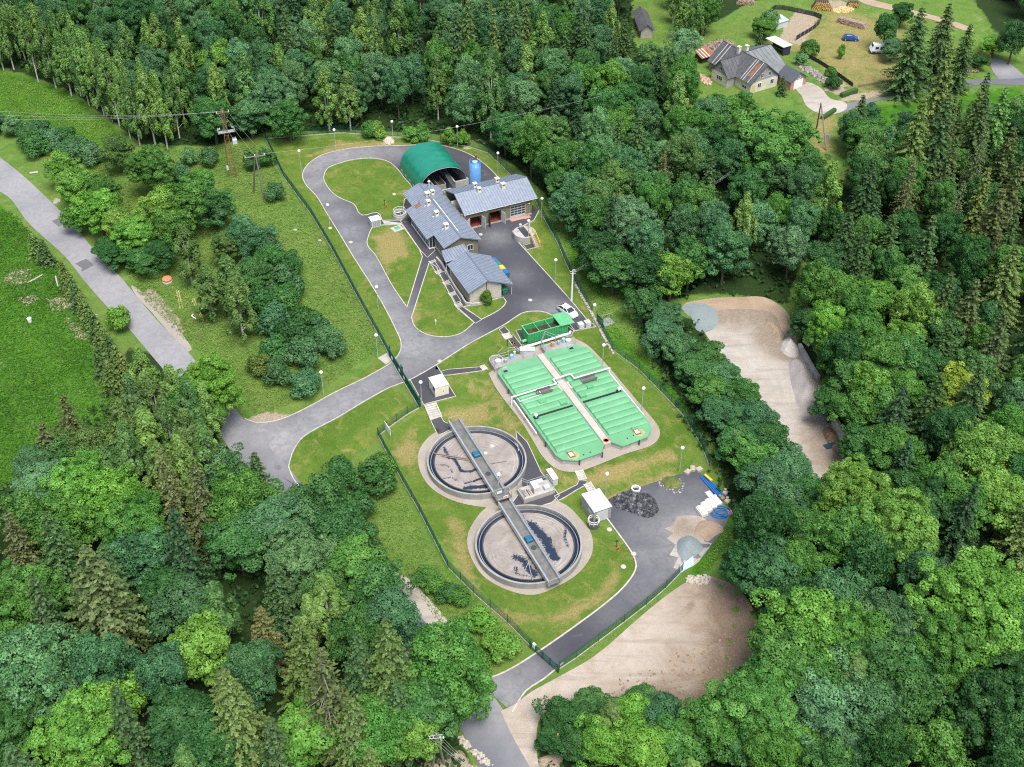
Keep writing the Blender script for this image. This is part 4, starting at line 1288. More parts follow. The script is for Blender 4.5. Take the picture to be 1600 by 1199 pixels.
m = MB(); m.box(17.6, 27.0, -.1, 2.3, .9, 1.9, D2R(-25)); co_ = m.build("control_cabinet", CAN, b)
m = MB(); m.box(17.6, 27.0, 1.8, 2.5, 1.1, .08, D2R(-25)); m.build("cabinet_roof", WHITE, co_)

q = P(775.5, 568)
b = empty("concrete_well", q, D2R(20), "round concrete well with pipework at the upper left corner of the covered basins", "well")
m = MB(); m.lathe([(1.25, -.3), (1.25, .9), (.98, .9), (.98, .1), (.0001, .1)], n=26); m.build("ring", CONC, b, True)
m = MB(); m.tube((-.7, 0, .5), (.7, .1, .5), .12); m.tube((0, -.7, .6), (.1, .7, .6), .1); m.ball((.1, .1, .6), .25, 8); m.build("valve", RUSTSTEEL, b)
m = MB(); m.path([(.6, .5, .9), (.6, .5, 1.9), (1.6, 1.4, 1.9)], .05); m.build("davit", GALV, b)

# ------------------------------------------------------------------ round clarifiers
def sludge_mat(name, seed, dark_amt):
    m, nt, bs = nodes_of(name)
    co = objco(nt)
    mp = nt.nodes.new("ShaderNodeMapping"); mp.inputs["Location"].default_value = (seed, seed * .7, 0); nt.links.new(co, mp.inputs[0])
    n1 = noise(nt, mp.outputs[0], .25, 6, .6, 1.6)
    n2 = noise(nt, mp.outputs[0], .16, 3, .5, .4)
    n3 = noise(nt, mp.outputs[0], 1.3, 10, .78, 1.8)
    wv = nt.nodes.new("ShaderNodeTexWave"); wv.wave_type = "RINGS"; wv.rings_direction = "Z"; wv.inputs["Scale"].default_value = .55; wv.inputs["Distortion"].default_value = 9.0; wv.inputs["Detail"].default_value = 3; wv.inputs["Detail Scale"].default_value = .35
    nt.links.new(co, wv.inputs[0])
    col = mixc(nt, ramp(nt, n1, 0, 1, .35, .65), (.235, .205, .185), (.33, .30, .28))
    col = mixc(nt, math_(nt, "MULTIPLY", ramp(nt, wv.outputs["Fac"], 0, .7, .86, .99), ramp(nt, n2, 0, 1, .5, .6)), col, (.50, .47, .45))
    n6 = noise(nt, mp.outputs[0], .55, 6, .65, 2.0)
    col = mixc(nt, ramp(nt, n6, 0, .6, .54, .66), col, (.19, .155, .135))
    at = nt.nodes.new("ShaderNodeAttribute"); at.attribute_name = "water"
    f = math_(nt, "ADD", math_(nt, "MULTIPLY", at.outputs["Fac"], 1.22), math_(nt, "MULTIPLY", math_(nt, "SUBTRACT", n3, .5), 2.1))
    msk = ramp(nt, f, 0, 1, .46, .56)
    col = mixc(nt, msk, col, (.022, .034, .062))
    nt.links.new(col, bs.inputs["Base Color"])
    nt.links.new(ramp(nt, msk, .8, .08, 0, 1), bs.inputs["Roughness"])
    bump(nt, bs, n3, .35, .06)
    return m


def seg_d(x, y, L_):
    best = 1e9
    for a, c_ in zip(L_, L_[1:]):
        d = c_ - a
        t = min(1, max(0, ((x - a[0]) * d[0] + (y - a[1]) * d[1]) / max(d @ d, 1e-6)))
        best = min(best, math.hypot(x - a[0] - t * d[0], y - a[1] - t * d[1]))
    return best


def clarifier(px, py, label, seed, water, strk=()):
    gz = Z1(*W(px, py, 0))
    zr = 1.15
    gz = -1.0
    q = W(px, py, gz + zr)
    R = 7.72
    fr = Fr(q[0], q[1], 25, gz)
    b = empty("clarifier_tank", (q[0], q[1], gz), D2R(25), label, "settling tank")
    m = MB(); m.lathe([(R, -.5), (R, zr), (R - .27, zr), (R - .27, zr - .55), (R - .28, zr - 2)], n=96); m.build("wall", CONC_D, b, True)
    m = MB(); m.lathe([(R - .285, zr - .62), (R - 1.02, zr - .62)], n=96); m.f = [f for f in m.f if len(f) == 4]; m.build("channel_water", mat("channel_water", (.012, .022, .05), .06, .2, 1), b)
    m = MB(); m.lathe([(R - .55, zr - .7), (R - .55, zr - .42), (R - .63, zr - .42), (R - .63, zr - .7)], n=96); m.build("weir", GALV, b)
    m = MB(); m.lathe([(R - 1.02, zr - .9), (R - 1.02, zr - .38), (R - 1.2, zr - .38), (R - 1.2, zr - .9)], n=96); m.build("launder", DARKMETAL, b)
    # scum surface
    rs = np.linspace(0.01, R - 1.2, 44)
    vs, fs, wt = [], [], []
    n = 110
    lines = [(np.array([[fr.c * (a - q[0]) + fr.s * (c_ - q[1]), -fr.s * (a - q[0]) + fr.c * (c_ - q[1])] for a, c_ in (W(*p_, gz + zr - .52) for p_ in pts)]), wd_, st) for pts, wd_, st in strk]
    for r_ in rs:
        for i in range(n):
            t = 2 * math.pi * i / n
            x, y = r_ * math.cos(t), r_ * math.sin(t)
            vs.append((x, y, zr - .52))
            wt.append(max([s * math.exp(-((x - cx) ** 2 + (y - cy) ** 2) / rr ** 2) for cx, cy, rr, s in water] + [st * math.exp(-(seg_d(x, y, L_) / wd_) ** 2) for L_, wd_, st in lines] + [0]))
    for k in range(len(rs) - 1):
        for i in range(n):
            j = (i + 1) % n
            fs.append((k * n + i, k * n + j, (k + 1) * n + j, (k + 1) * n + i))
    m = MB().add(vs, fs)
    so = m.build("scum_surface", sludge_mat("scum_" + str(seed), seed, 0), b)
    at = so.data.attributes.new("water", "FLOAT", "POINT"); at.data.foreach_set("value", np.array(wt, np.float32))
    # skimmer arms
    return b, zr, R


c1, zr, R = clarifier(745, 717.5, "upper round settling tank with mostly unbroken pinkish scum, nearest the entrance gate stairs", 3.1,
                      [(-3.5, -3.5, 2.2, .22), (3.5, 2.2, .6, .2)],
                      [([(640 + a / 8, 640 + c_ / 8) for a, c_ in pts], w_, st) for pts, w_, st in (([(430, 480), (490, 600), (560, 620), (600, 690), (650, 770), (760, 775), (840, 745)], .42, .62), ([(310, 690), (380, 690), (470, 700), (540, 790)], .25, .5), ([(690, 925), (800, 895), (900, 860)], .3, .6), ([(690, 985), (800, 975), (980, 960)], .5, .75), ([(420, 860), (520, 850), (600, 890)], .35, .42), ([(300, 600), (330, 640)], .25, .4))])
c2, zr, R = clarifier(826, 848.5, "lower round settling tank whose scum is broken by dark water beside the bridge", 8.7,
                      [(1.2, -4.8, 1.8, .3), (4.6, -.5, 1.2, .25)],
                      [([(720 + a / 7.27, 770 + c_ / 7.27) for a, c_ in pts], w_, st) for pts, w_, st in (([(790, 360), (880, 440), (960, 540), (1010, 640), (1070, 740)], .95, .68), ([(1000, 520), (1040, 640)], .8, .5), ([(1190, 400), (1180, 520), (1220, 620)], .45, .48), ([(620, 735), (700, 760), (760, 850), (840, 930)], .75, .62), ([(620, 850), (640, 930), (760, 950)], .5, .45), ([(740, 660), (800, 760), (880, 900)], .5, .45))])
for b, y0, y1, lo in ((c1, -8.6, 9.2, 0), (c2, -8.6, 8.5, 1)):
    m = MB(); m.bx(-.75, .75, y0, y1, zr + .12, zr + .3); br = m.build("bridge", GALV_D, b)
    m = MB(); m.bx(-1.0, -.752, y0, y1, zr + .05, zr + .82); m.bx(.752, 1.0, y0, y1, zr + .05, zr + .82); m.build("girder", GALV, br)
    m = MB()
    for s in (-.92, .92):
        for z in (zr + 1.25,):
            if s > 0: m.tube((s, y0 + .2, z), (s, y1 - .2, z), .035)
        if s > 0:
            for k in range(10): m.tube((s, y0 + .2 + (y1 - y0 - .4) * k / 9, zr + .8), (s, y0 + .2 + (y1 - y0 - .4) * k / 9, zr + 1.25), .03)
    m.path([(-.9, y1, zr + .8), (-.9, y1, zr + 1.3), (.9, y1, zr + 1.3), (.9, y1, zr + .8)], .04)
    m.path([(-.9, y0, zr + .8), (-.9, y0, zr + 1.3), (.9, y0, zr + 1.3), (.9, y0, zr + .8)], .04)
    m.build("railing", GALV, br)
    m = MB(); m.box(.1, .5 - lo * .3, zr + .31, 1.0, 1.1, .55, 0, .12); m.build("drive_motor", mat("blue_motor", (.02, .13, .24), .4, .15, 2), br)
    m = MB(); m.lathe([(.42, 0), (.42, .08), (.0001, .09)], (.15, -1.4 if lo else -4.0, zr + .305), 16); m.build("port", DARKMETAL, br)
    m = MB(); m.tube((0, -.2, -.5), (0, -.2, zr + .1), .5, .5, 16); m.build("centre_column", RUSTSTEEL, b)
    m = MB()
    if lo:
        m.path([(-1.2, -2.0, zr - .35), (-2.4, -6.4, zr - .25)], .06); m.path([(1.2, 2.0, zr - .3), (1.9, 5.9, zr - .3)], .06)
        m.path([(-1.6, -3.2, zr - .3), (-3.5, -5.2, zr - .45)], .05)
    else:
        m.path([(-1.2, 1.0, zr - .3), (-5.6, 4.4, zr - .3)], .07); m.path([(-1.2, .6, zr - .3), (-4.6, 3.2, zr - .3)], .06); m.path([(1.4, -1.4, zr - .35), (4.2, -1.9, zr - .4)], .06)
    m.build("skimmer_arm", GALV if lo else TIMBER, b)
    if not lo:
        for (x, y, r_) in ((2.0, 1.2, .28), (3.6, 2.2, .3), (1.2, 3.6, .25)):
            m = MB(); m.ball((x, y, zr - .5), r_, 10, .4); m.build("float", WHITE, b, True)
q = W(786, 776, .3)
b = empty("access_platform", (q[0], q[1], -1.0), D2R(25), "small steel access platform with red white signs between the two bridges", "platform")
m = MB(); m.bx(-1.2, 1.2, -.5, .6, 1.1, 1.25); m.bx(-1.1, -.9, -.4, .5, 0, 1.1); m.bx(.9, 1.1, -.4, .5, 0, 1.1); m.build("deck", GALV_D, b)
m = MB(); m.path([(-1.2, -.5, 1.25), (-1.2, -.5, 2.2), (-1.2, .6, 2.2), (-1.2, .6, 1.25)], .05); m.path([(1.2, -.5, 1.25), (1.2, -.5, 2.2), (1.2, .6, 2.2), (1.2, .6, 1.25)], .05); m.build("railing", GALV, b)
for (x, y) in ((-.3, .66), (.2, -.56)):
    m = MB(); m.box(x, y, 1.35, .8, .06, .55); so = m.build("sign_plate", WHITE, b)
    m = MB(); m.box(x, y - .033 if y < 0 else y + .033, 1.45, .66, .01, .12); m.box(x - .05, y - .033 if y < 0 else y + .033, 1.68, .5, .01, .12); m.build("red_band", mat("sign_red", (.6, .05, .03), .5, .05, 2), so)

# pump platform between tanks and basins
q = P(838, 771)
b = empty("pump_platform", q, D2R(25), "concrete pump platform with white cabinets and railings between the round tanks", "pump platform")
m = MB(); m.bx(-2.7, 2.5, -1.3, 1.2, -.3, .95); m.build("plinth", CONC, b)
for (x, y, sx, sy, h) in ((-.2, .2, 1.0, 1.7, .9), (.9, .8, 1.0, .8, .7), (1.4, -.6, .9, .8, .6)):
    m = MB(); m.box(x, y, .95, sx, sy, h, 0, .06); m.build("cabinet", CAN, b)
m = MB(); m.bx(2.7, 3.5, -.2, 2.2, -.1, 1.9); co_ = m.build("control_cabinet", CAN, b)
m = MB(); m.bx(2.65, 3.55, -.25, 2.25, 1.9, 2.0); m.build("cabinet_roof", WHITE, co_)
m = MB()
for pts in ([(-2.6, -1.2), (-2.6, 1.1), (-1.5, 2.0), (-.9, 1.2), (2.4, 1.2), (2.4, -1.2)],):
    for z in (1.5, 1.95): m.path([(x, y, z) for x, y in pts], .045)
    for x, y in pts: m.tube((x, y, .3), (x, y, 1.95), .045)
m.build("railing", GALV, b)
for i in range(5):
    m = MB(); m.tube((-2.2 + i * .35, -.9, .95), (-2.2 + i * .35, .5 - .1 * i, .95 + .2), .1); m.build("pipe", GALV if i % 2 else RUSTSTEEL, b)
q = P(927, 822)
b = empty("railed_well", q, 0, "dark round well with white guard rail beside the grey kiosk", "well")
m = MB(); m.lathe([(.85, -.2), (.85, .8), (.7, .8), (.7, .2), (.0001, .2)], n=20); m.build("ring", mat("dark_concrete", (.09, .09, .095), .8, .2, 2), b, True)
m = MB()
for z in (1.1, 1.5): m.path([(.85 * math.cos(i * math.pi / 4), .85 * math.sin(i * math.pi / 4), z) for i in range(9)], .045)
for i in range(8): m.tube((.85 * math.cos(i * math.pi / 4), .85 * math.sin(i * math.pi / 4), .7), (.85 * math.cos(i * math.pi / 4), .85 * math.sin(i * math.pi / 4), 1.5), .04)
m.build("railing", WHITE, b)

# ------------------------------------------------------------------ dumpster, tanks, bins, car
b = F2.root("dumpster", "large open green steel dumpster with cross bars beside the white car", "dumpster")
U0, U1, V0, V1, HD = 19.3, 27.0, 30.2, 32.9, 2.05
m = MB(); m.bx(U0, U1, V0, V0 + .08, .15, HD); m.bx(U0, U1, V1 - .08, V1, .15, HD); m.bx(U0, U0 + .08, V0 + .08, V1 - .08, .15, HD); m.bx(U1 - .08, U1, V0 + .08, V1 - .08, .15, HD); m.bx(U0 + .08, U1 - .08, V0 + .08, V1 - .08, .15, .25)
body = m.build("body", GREENBOX, b)
m = MB()
for i in range(16):
    u = U0 + .3 + i * .48
    m.bx(u - .09, u + .09, V0 - .09, V0 - .002, .25, HD - .15); m.bx(u - .09, u + .09, V1 + .002, V1 + .09, .25, HD - .15)
for i in range(5):
    v = V0 + .3 + i * .52
    m.bx(U0 - .09, U0 - .002, v - .08, v + .08, .25, HD - .15)
m.build("rib", GREENBOX, body)
m = MB(); m.bx(U0 - .08, U1 + .02, V0 - .08, V0 + .1, HD, HD + .1); m.bx(U0 - .08, U1 + .02, V1 - .1, V1 + .08, HD, HD + .1); m.bx(U0 - .08, U0 + .1, V0 + .1, V1 - .1, HD, HD + .1)
m.build("rim", GREENLID, b)
m = MB()
for u in (U0 + 2.2, U0 + 4.4): m.bx(u - .05, u + .05, V0 + .1, V1 - .1, HD - .05, HD + .06)
m.build("cross_bar", GREENLID, b)
m = MB(); m.slab([(25.4, 29.9, HD + .22), (28.1, 29.9, HD + .12), (28.1, 33.5, HD + .12), (25.4, 33.5, HD + .22)], .07); m.build("lid", GREENLID, b)
m = MB()
n = 14
vs = [(U0 + .1 + (U1 - U0 - .2) * i / n, V0 + .1 + (V1 - V0 - .2) * j / 6, 1.0 + .35 * math.sin(i * .9) * math.cos(j * .8) + random.uniform(-.08, .08)) for i in range(n + 1) for j in range(7)]
m.add(vs, [(i * 7 + j, (i + 1) * 7 + j, (i + 1) * 7 + j + 1, i * 7 + j + 1) for i in range(n) for j in range(6)]); m.build("load", SLUDGE_SOIL, b, True)
m = MB(); m.tube((U0 - 1.0, V0 + .4, .55), (U0 - .1, V0 + .6, .55), .28, .28, 12); m.build("outlet_pipe", GREENLID, b)
m = MB()
for u in (U0 + .8, U1 - .8):
    for v in (V0 + .3, V1 - .3): m.tube((u, v - .1, .1), (u, v + .1, .1), .14, .14, 10)
m.build("wheel", TYRE, b)
b = F2.root("insulated_pipe", "long white insulated pipe lying along the near side of the green dumpster", "pipe")
m = MB(); m.path([(18.2, 29.3, .35), (18.5, 29.2, .45), (27.0, 29.5, .45), (27.3, 29.9, .45)], .22, 12); m.build("jacket", WHITE, b, True)
m = MB()
for u in (19, 21, 23, 25, 26.6): m.box(u, 29.22 + (u - 18.5) * .035, -.1, .15, .3, .35)
m.build("support", GALV, b)
for (x, y, lab) in ((907, 513, "white caged liquid tank nearer the green dumpster"), (917.5, 510, "white caged liquid tank nearer the fence lamp")):
    b = empty("liquid_tank", P(x, y), D2R(25), lab, "liquid tank", "caged liquid tanks by the dumpster")
    m = MB(); m.box(0, 0, .16, 1.0, 1.0, .98, 0, .12); m.build("tank", WHITE, b)
    m = MB()
    for i in range(5):
        for s in (-.53, .53):
            m.box(-.48 + .24 * i, s, .15, .03, .03, 1.0); m.box(s, -.48 + .24 * i, .15, .03, .03, 1.0)
    for z in (.2, .6, 1.1):
        for s in (-.53, .53): m.box(0, s, z, 1.08, .03, .03); m.box(s, 0, z, .03, 1.08, .03)
    m.build("cage", GALV, b)
    m = MB(); m.tube((0, 0, 1.14), (0, 0, 1.2), .15); m.build("cap", KIOSKG, b)
    m = MB(); m.bx(-.55, .55, -.55, .55, 0, .14); m.build("pallet", TIMBER, b)

BINC = {"blue": mat("blue_bin", (.03, .14, .40), .45, .1, 2), "yellow": mat("yellow_bin", (.75, .55, .05), .45, .1, 2), "green": mat("green_bin", (.03, .22, .12), .45, .1, 2)}
for (u, v, body_c, lid_c, lab) in ((5.0, -9.6, "green", "blue", "blue lidded green bin at the far end of the row under the annex eaves"), (5.1, -11.0, "green", "green", "plain green bin with a green lid second in the row under the annex eaves"),
                                   (5.2, -12.4, "yellow", "yellow", "yellow lidded bin in the row under the annex eaves"), (5.3, -13.9, "green", "blue", "blue lidded green bin at the near end of the row beside the yellow one"), (2.9, -18.4, "green", "green", "dark green bin standing at the corner of the stone gable")):
    x, y = F1.loc(u, v)
    b = empty("waste_bin", (x, y, Z1(x, y) + .05), D2R(25), lab, "bin", "wheeled bins along the annex")
    m = MB(); m.hexa([(-.4, -.5, .15), (.4, -.5, .15), (.4, .5, .15), (-.4, .5, .15)], [(-.55, -.65, 1.1), (.55, -.65, 1.1), (.55, .65, 1.1), (-.55, .65, 1.1)]); m.build("body", BINC[body_c], b)
    m = MB(); m.hexa([(-.6, -.7, 1.1), (.6, -.7, 1.1), (.6, .7, 1.1), (-.6, .7, 1.1)], [(-.3, -.66, 1.36), (.3, -.66, 1.36), (.3, .66, 1.36), (-.3, .66, 1.36)]); m.build("lid", BINC[lid_c], b)
    m = MB()
    for sx in (-.35, .35):
        for sy in (-.45, .45): m.tube((sx - .04, sy, .09), (sx + .04, sy, .09), .09, .09, 8)
    m.build("wheel", TYRE, b)


def car(loc, rz, label, paint, L=4.2, Wd=1.75, H=1.42, van=False):
    """x forward"""
    b = empty("parked_car", loc, rz, label, "car")
    secs = [(-.5, .30, .62, .80), (-.46, .22, .80, .92), (-.36, .2, .9, .97), (-.1, .2, .92, 1.0), (.18, .2, .9, 1.0), (.36, .2, .80, .97), (.46, .22, .68, .86), (.5, .32, .55, .7)]
    vs, fs = [], []
    for (x, z0, z1, wv) in secs:
        w = Wd / 2 * wv
        vs += [(x * L, -w * .92, z0), (x * L, -w, (z0 + z1) / 2), (x * L, -w * .93, z1), (x * L, w * .93, z1), (x * L, w, (z0 + z1) / 2), (x * L, w * .92, z0)]
    for k in range(len(secs) - 1):
        for i in range(6):
            j = (i + 1) % 6
            fs.append((k * 6 + i, (k + 1) * 6 + i, (k + 1) * 6 + j, k * 6 + j))
    fs += [(0, 1, 2, 3, 4, 5), tuple(range(len(vs) - 1, len(vs) - 7, -1))]
    m = MB().add(vs, fs); m.build("body", paint, b, True)
    # cabin glass and roof
    w = Wd / 2
    prof = [(-.44, .9), (-.27, H - .07), (.05, H - .05), (.24, .9)]
    m = MB(); m.hexa([(prof[0][0] * L, -w * .88, .88), (prof[3][0] * L, -w * .88, .88), (prof[3][0] * L, w * .88, .88), (prof[0][0] * L, w * .88, .88)],
                     [(prof[1][0] * L, -w * .66, H - .06), (prof[2][0] * L, -w * .66, H - .06), (prof[2][0] * L, w * .66, H - .06), (prof[1][0] * L, w * .66, H - .06)]); m.build("glasshouse", GLASS, b)
    m = MB(); m.hexa([(-.285 * L, -w * .70, H - .08), (.065 * L, -w * .70, H - .08), (.065 * L, w * .70, H - .08), (-.285 * L, w * .70, H - .08)],
                     [(-.26 * L, -w * .62, H), (.03 * L, -w * .62, H), (.03 * L, w * .62, H), (-.26 * L, w * .62, H)])
    for s in (-1, 1):
        for (x0, z0, x1, z1) in ((-.44, .9, -.28, H - .06), (.24, .9, .055, H - .06), (-.1, .9, -.09, H - .06)):
            m.tube((x0 * L, s * w * .89, z0), (x1 * L, s * w * .69, z1), .045)
    m.build("roof", paint, b)
    for s in (-1, 1):
        for x in (-.31, .31):
            m = MB(); m.tube((x * L, s * (w - .16), .31), (x * L, s * (w + .01), .31), .31, .31, 16); wo = m.build("wheel", TYRE, b)
            m = MB(); m.tube((x * L, s * (w + .012), .31), (x * L, s * (w + .025), .31), .18, .18, 12); m.build("rim", GALV, wo)
        m = MB(); m.box(.475 * L, s * w * .58, .58, .14, .32, .12); m.build("headlight", GLOBE, b)
        m = MB(); m.box(-.488 * L, s * w * .58, .62, .1, .3, .12); m.build("tail_light", mat("tail_red", (.4, .02, .02), .3, .1, 2), b)
        m = MB(); m.box(.17 * L, s * (w + .03), .92, .12, .16, .1); m.build("mirror", paint, b)
    return b


ca, cb = W(875.5, 479, .5), W(898.5, 494.5, .5)
cm = (ca + cb) / 2
car((cm[0], cm[1], Z1(*cm) + .05), math.atan2(*(cb - ca)[::-1]), "white hatchback car parked behind the green dumpster", CARWHITE, 4.3)

# ------------------------------------------------------------------ lamps
lamp_spots = [((591, 483.5), "upper globe lamp of the pair along the fence left of the plant road"), ((590.4, 559.5), "globe lamp on the small pale slab beside the entrance gate"), ((659.1, 633.5), "globe lamp at the corner of the white container's pad"),
              ((867.2, 441), "globe lamp on the grass strip right of the yard, nearest the white pole"), ((926.9, 511.7), "globe lamp beside the two white liquid tanks"), ((941, 575), "globe lamp at the far right edge of the covered basins"),
              ((1002, 643), "globe lamp halfway along the right side of the covered basins"), ((945.9, 777), "globe lamp behind the grey kiosk near the black rubble pile"), ((1061.7, 736.2), "globe lamp at the top corner of the lower yard by the fence"),
              ((506, 618), "globe lamp on the verge of the access road outside the gate"), ((471, 268.5), "globe lamp outside the left bend of the loop road"), ((525, 235.2), "globe lamp at the top left of the loop road by the forest edge"),
              ((515.4, 354), "globe lamp beside the left straight of the loop road"), ((614.2, 222), "globe lamp next to the pale rock heap at the forest edge"), ((715, 230), "globe lamp behind the green arched shelter"),
              ((778, 272), "globe lamp right of the blue silo at the forest edge"), ((846, 343.8), "globe lamp right of the garage door by the fence"), ((825.5, 379), "globe lamp standing in front of the round tank with yellow rails"), ((779, 778), "globe lamp standing between the two tank bridges")]
lamp0 = None
for (q, lab) in lamp_spots:
    p = P(*q)
    if lamp0 is None:
        lamp0 = empty("street_lamp", p, 0, lab, "street lamp", "globe lamps around the plant")
        m = MB(); m.tube((0, 0, -.2), (0, 0, .9), .085, .08, 10); m.tube((0, 0, .9), (0, 0, 4.65), .065, .05, 10); pc = [m.build("post", POLE, lamp0)]
        m = MB(); m.ball((0, 0, 4.9), .31, 14); pc.append(m.build("globe", GLOBE, lamp0, True))
        m = MB(); m.tube((0, 0, 4.58), (0, 0, 4.68), .1, .12, 10); pc.append(m.build("collar", DARKMETAL, lamp0))
    else:
        copy_tree(lamp0, pc, p, 0, label=lab)

# ------------------------------------------------------------------ fences and gates
def mesh_panel(mb, a, b_, h, za, zb, vstep=.13, hstep=.22, t=.010):
    a = np.array(a); b_ = np.array(b_)
    d = b_ - a; L = np.linalg.norm(d); d /= L
    nr = np.array([-d[1], d[0]]) * t
    n = max(1, int(L / vstep))
    for i in range(n):
        s = (i + .5) / n
        p = a + d * L * s; z = za + (zb - za) * s
        e = d * t / 1.4
        mb.add([(p[0] - e[0], p[1] - e[1], z + .03), (p[0] + e[0], p[1] + e[1], z + .03), (p[0] + e[0], p[1] + e[1], z + h), (p[0] - e[0], p[1] - e[1], z + h),
                (p[0] - nr[0], p[1] - nr[1], z + .03), (p[0] + nr[0], p[1] + nr[1], z + .03), (p[0] + nr[0], p[1] + nr[1], z + h), (p[0] - nr[0], p[1] - nr[1], z + h)], [(0, 1, 2, 3), (4, 5, 6, 7)])
    k = max(2, int(h / hstep))
    for i in range(k + 1):
        z = .04 + (h - .04) * i / k
        mb.hexa([(a[0] - nr[0], a[1] - nr[1], za + z - t), (b_[0] - nr[0], b_[1] - nr[1], zb + z - t), (b_[0] + nr[0], b_[1] + nr[1], zb + z - t), (a[0] + nr[0], a[1] + nr[1], za + z - t)],
                [(a[0] - nr[0], a[1] - nr[1], za + z + t), (b_[0] - nr[0], b_[1] - nr[1], zb + z + t), (b_[0] + nr[0], b_[1] + nr[1], zb + z + t), (a[0] + nr[0], a[1] + nr[1], za + z + t)])


def fence(pts, label, h=1.65, base=True, spacing=2.6, dense=1.0):
    w = [np.array([q.x, q.y]) for q in (P(*p) for p in pts)]
    L = catmull([tuple(p) + ('c',) for p in w], False, spacing)
    o = L[0]
    root = empty("mesh_fence", (o[0], o[1], 0), 0, label, "fence")
    mb, pb = MB(), MB()
    zs = zt(L[:, 0], L[:, 1])
    R_ = L - o
    for i in range(len(L) - 1):
        mesh_panel(mb, R_[i], R_[i + 1], h, zs[i] + .1, zs[i + 1] + .1, .11 / dense)
    mb.build("wire_mesh", FENCEG, root)
    for i in range(len(L)):
        pb = MB(); pb.box(R_[i, 0], R_[i, 1], zs[i] - .3, .09, .09, h + .5); pb.build("post", FENCEP, root)
    if base:
        kb = MB()
        ribbon(L, .1, .16, False, kb)
        kb.v = [(x - o[0], y - o[1], z) for x, y, z in kb.v]
        kb.build("base_board", KERB, root)
    return root


fence([(415, 217), (421, 230), (443, 277), (487, 337), (520, 393), (566, 479), (600, 540), (608, 556)], "long green mesh fence between the wild meadow and the plant road", dense=1.15)
fence([(415, 217), (470, 213), (533, 208), (600, 213), (666, 219), (733, 230), (763, 240), (792, 268), (835, 311)], "green mesh fence curving along the forest edge behind the loop road", dense=1.0)
fence([(835, 311), (848, 338), (873, 384), (881, 405), (898, 441), (925, 489)], "green mesh fence along the grass strip right of the yard", dense=1.0)
fence([(934, 510), (942, 520), (957, 548), (998, 578), (1066, 648), (1092, 690), (1108, 728)], "green mesh fence right of the covered basins, half lost in weeds", dense=1.0)
fence([(655, 638), (637, 648), (620, 660), (605, 671), (591, 682)], "short green mesh fence running down from the gate to the white info board", base=True, dense=1.2)
fence([(591, 682), (630, 755), (656, 801), (700, 888), (740, 928), (793, 974), (830, 1012)], "green mesh fence around the left side of the two round tanks", dense=1.3)
fence([(874, 1046), (900, 1029), (935, 1003), (975, 973), (1010, 946), (1040, 920), (1066, 893)], "green mesh fence between the lower road and the bare spoil ground", dense=1.2)

# stone edging along the right fence
b = empty("stone_edging", (0, 0, 0), 0, "rough pale stone edging at the foot of the right hand fence above the basins", "stone edging")
m = MB()
ln = pxline([(900, 447), (923, 489), (936, 512), (945, 532), (958, 552)], False, .55)
for p in ln:
    z = Z1(*p)
    m.box(p[0] + random.uniform(-.08, .08), p[1] + random.uniform(-.08, .08), z - .1, random.uniform(.35, .6), random.uniform(.3, .5), random.uniform(.3, .5), random.uniform(0, 3), .06)
m.build("stones", ROCK, b)

# main sliding gate
ga, gb = P(608, 557), P(655, 637)
d = Vector((gb.x - ga.x, gb.y - ga.y, 0)); Lg = d.length
b = empty("sliding_gate", ga, math.atan2(d.y, d.x), "long green sliding gate across the main plant entrance", "gate")
m = MB(); mesh_panel(m, (0.2, 0), (Lg, 0), 1.7, .12, .12, .06, .3, .016); m.build("gate_mesh", FENCEG, b)
m = MB(); m.bx(0, Lg, -.05, .05, .06, .16); m.bx(0, Lg, -.05, .05, 1.78, 1.9)
for i in range(9): m.bx(Lg * i / 8 - .05, Lg * i / 8 + .05, -.05, .05, .1, 1.85)
m.build("gate_frame", FENCEP, b)
for x in (.0, 5.6, 6.2, Lg - .05):
    m = MB(); m.box(x, .2, -.2, .16, .16, 2.5); m.build("gate_post", FENCEP, b)
for x in (1.4, 5.0, 7.2):
    m = MB(); m.bx(x, x + .7, -.075, -.055, .7, 1.25); m.build("sign_plate", WHITE, b)
m = MB(); m.bx(0, Lg, -.16, -.06, -.02, .1); m.build("rail", KERB, b)

ga, gb = P(829, 1013), P(871, 1050)
d = Vector((gb.x - ga.x, gb.y - ga.y, 0)); Lg = d.length
b = empty("lower_gate", ga, math.atan2(d.y, d.x), "dark green gate standing across the lower access road", "gate")
m = MB(); mesh_panel(m, (1.0, 0), (Lg - .1, 0), 1.25, .15, .15, .07, .3, .014); m.build("gate_mesh", FENCEG, b)
m = MB(); m.bx(.1, Lg, -.05, .05, .08, .18); m.bx(.9, Lg, -.05, .05, 1.35, 1.45)
for i in range(4): m.bx(1.0 + (Lg - 1.1) * i / 3 - .07, 1.0 + (Lg - 1.1) * i / 3 + .07, -.06, .06, .1, 1.45)
m.build("gate_frame", FENCEP, b)
for x in (.0, Lg + .1):
    m = MB(); m.box(x, 0, -.3, .22, .22, 2.0); m.build("gate_post", FENCEP, b)
m = MB(); m.box(.45, .25, .3, .5, .3, .8); m.build("drive_box", WHITE, b)

# info board
b = empty("info_board", P(606.5, 681), D2R(118), "white blank backed info board on a leaning post at the fence corner", "sign")
m = MB(); m.bx(-1.1, 1.1, -.04, .04, .9, 2.2); m.build("panel", WHITE, b)
m = MB(); m.tube((-.9, 0, -.2), (-.9, 0, 2.2), .05); m.tube((.9, 0, -.2), (.9, 0, 2.2), .05); m.build("post", GALV, b)
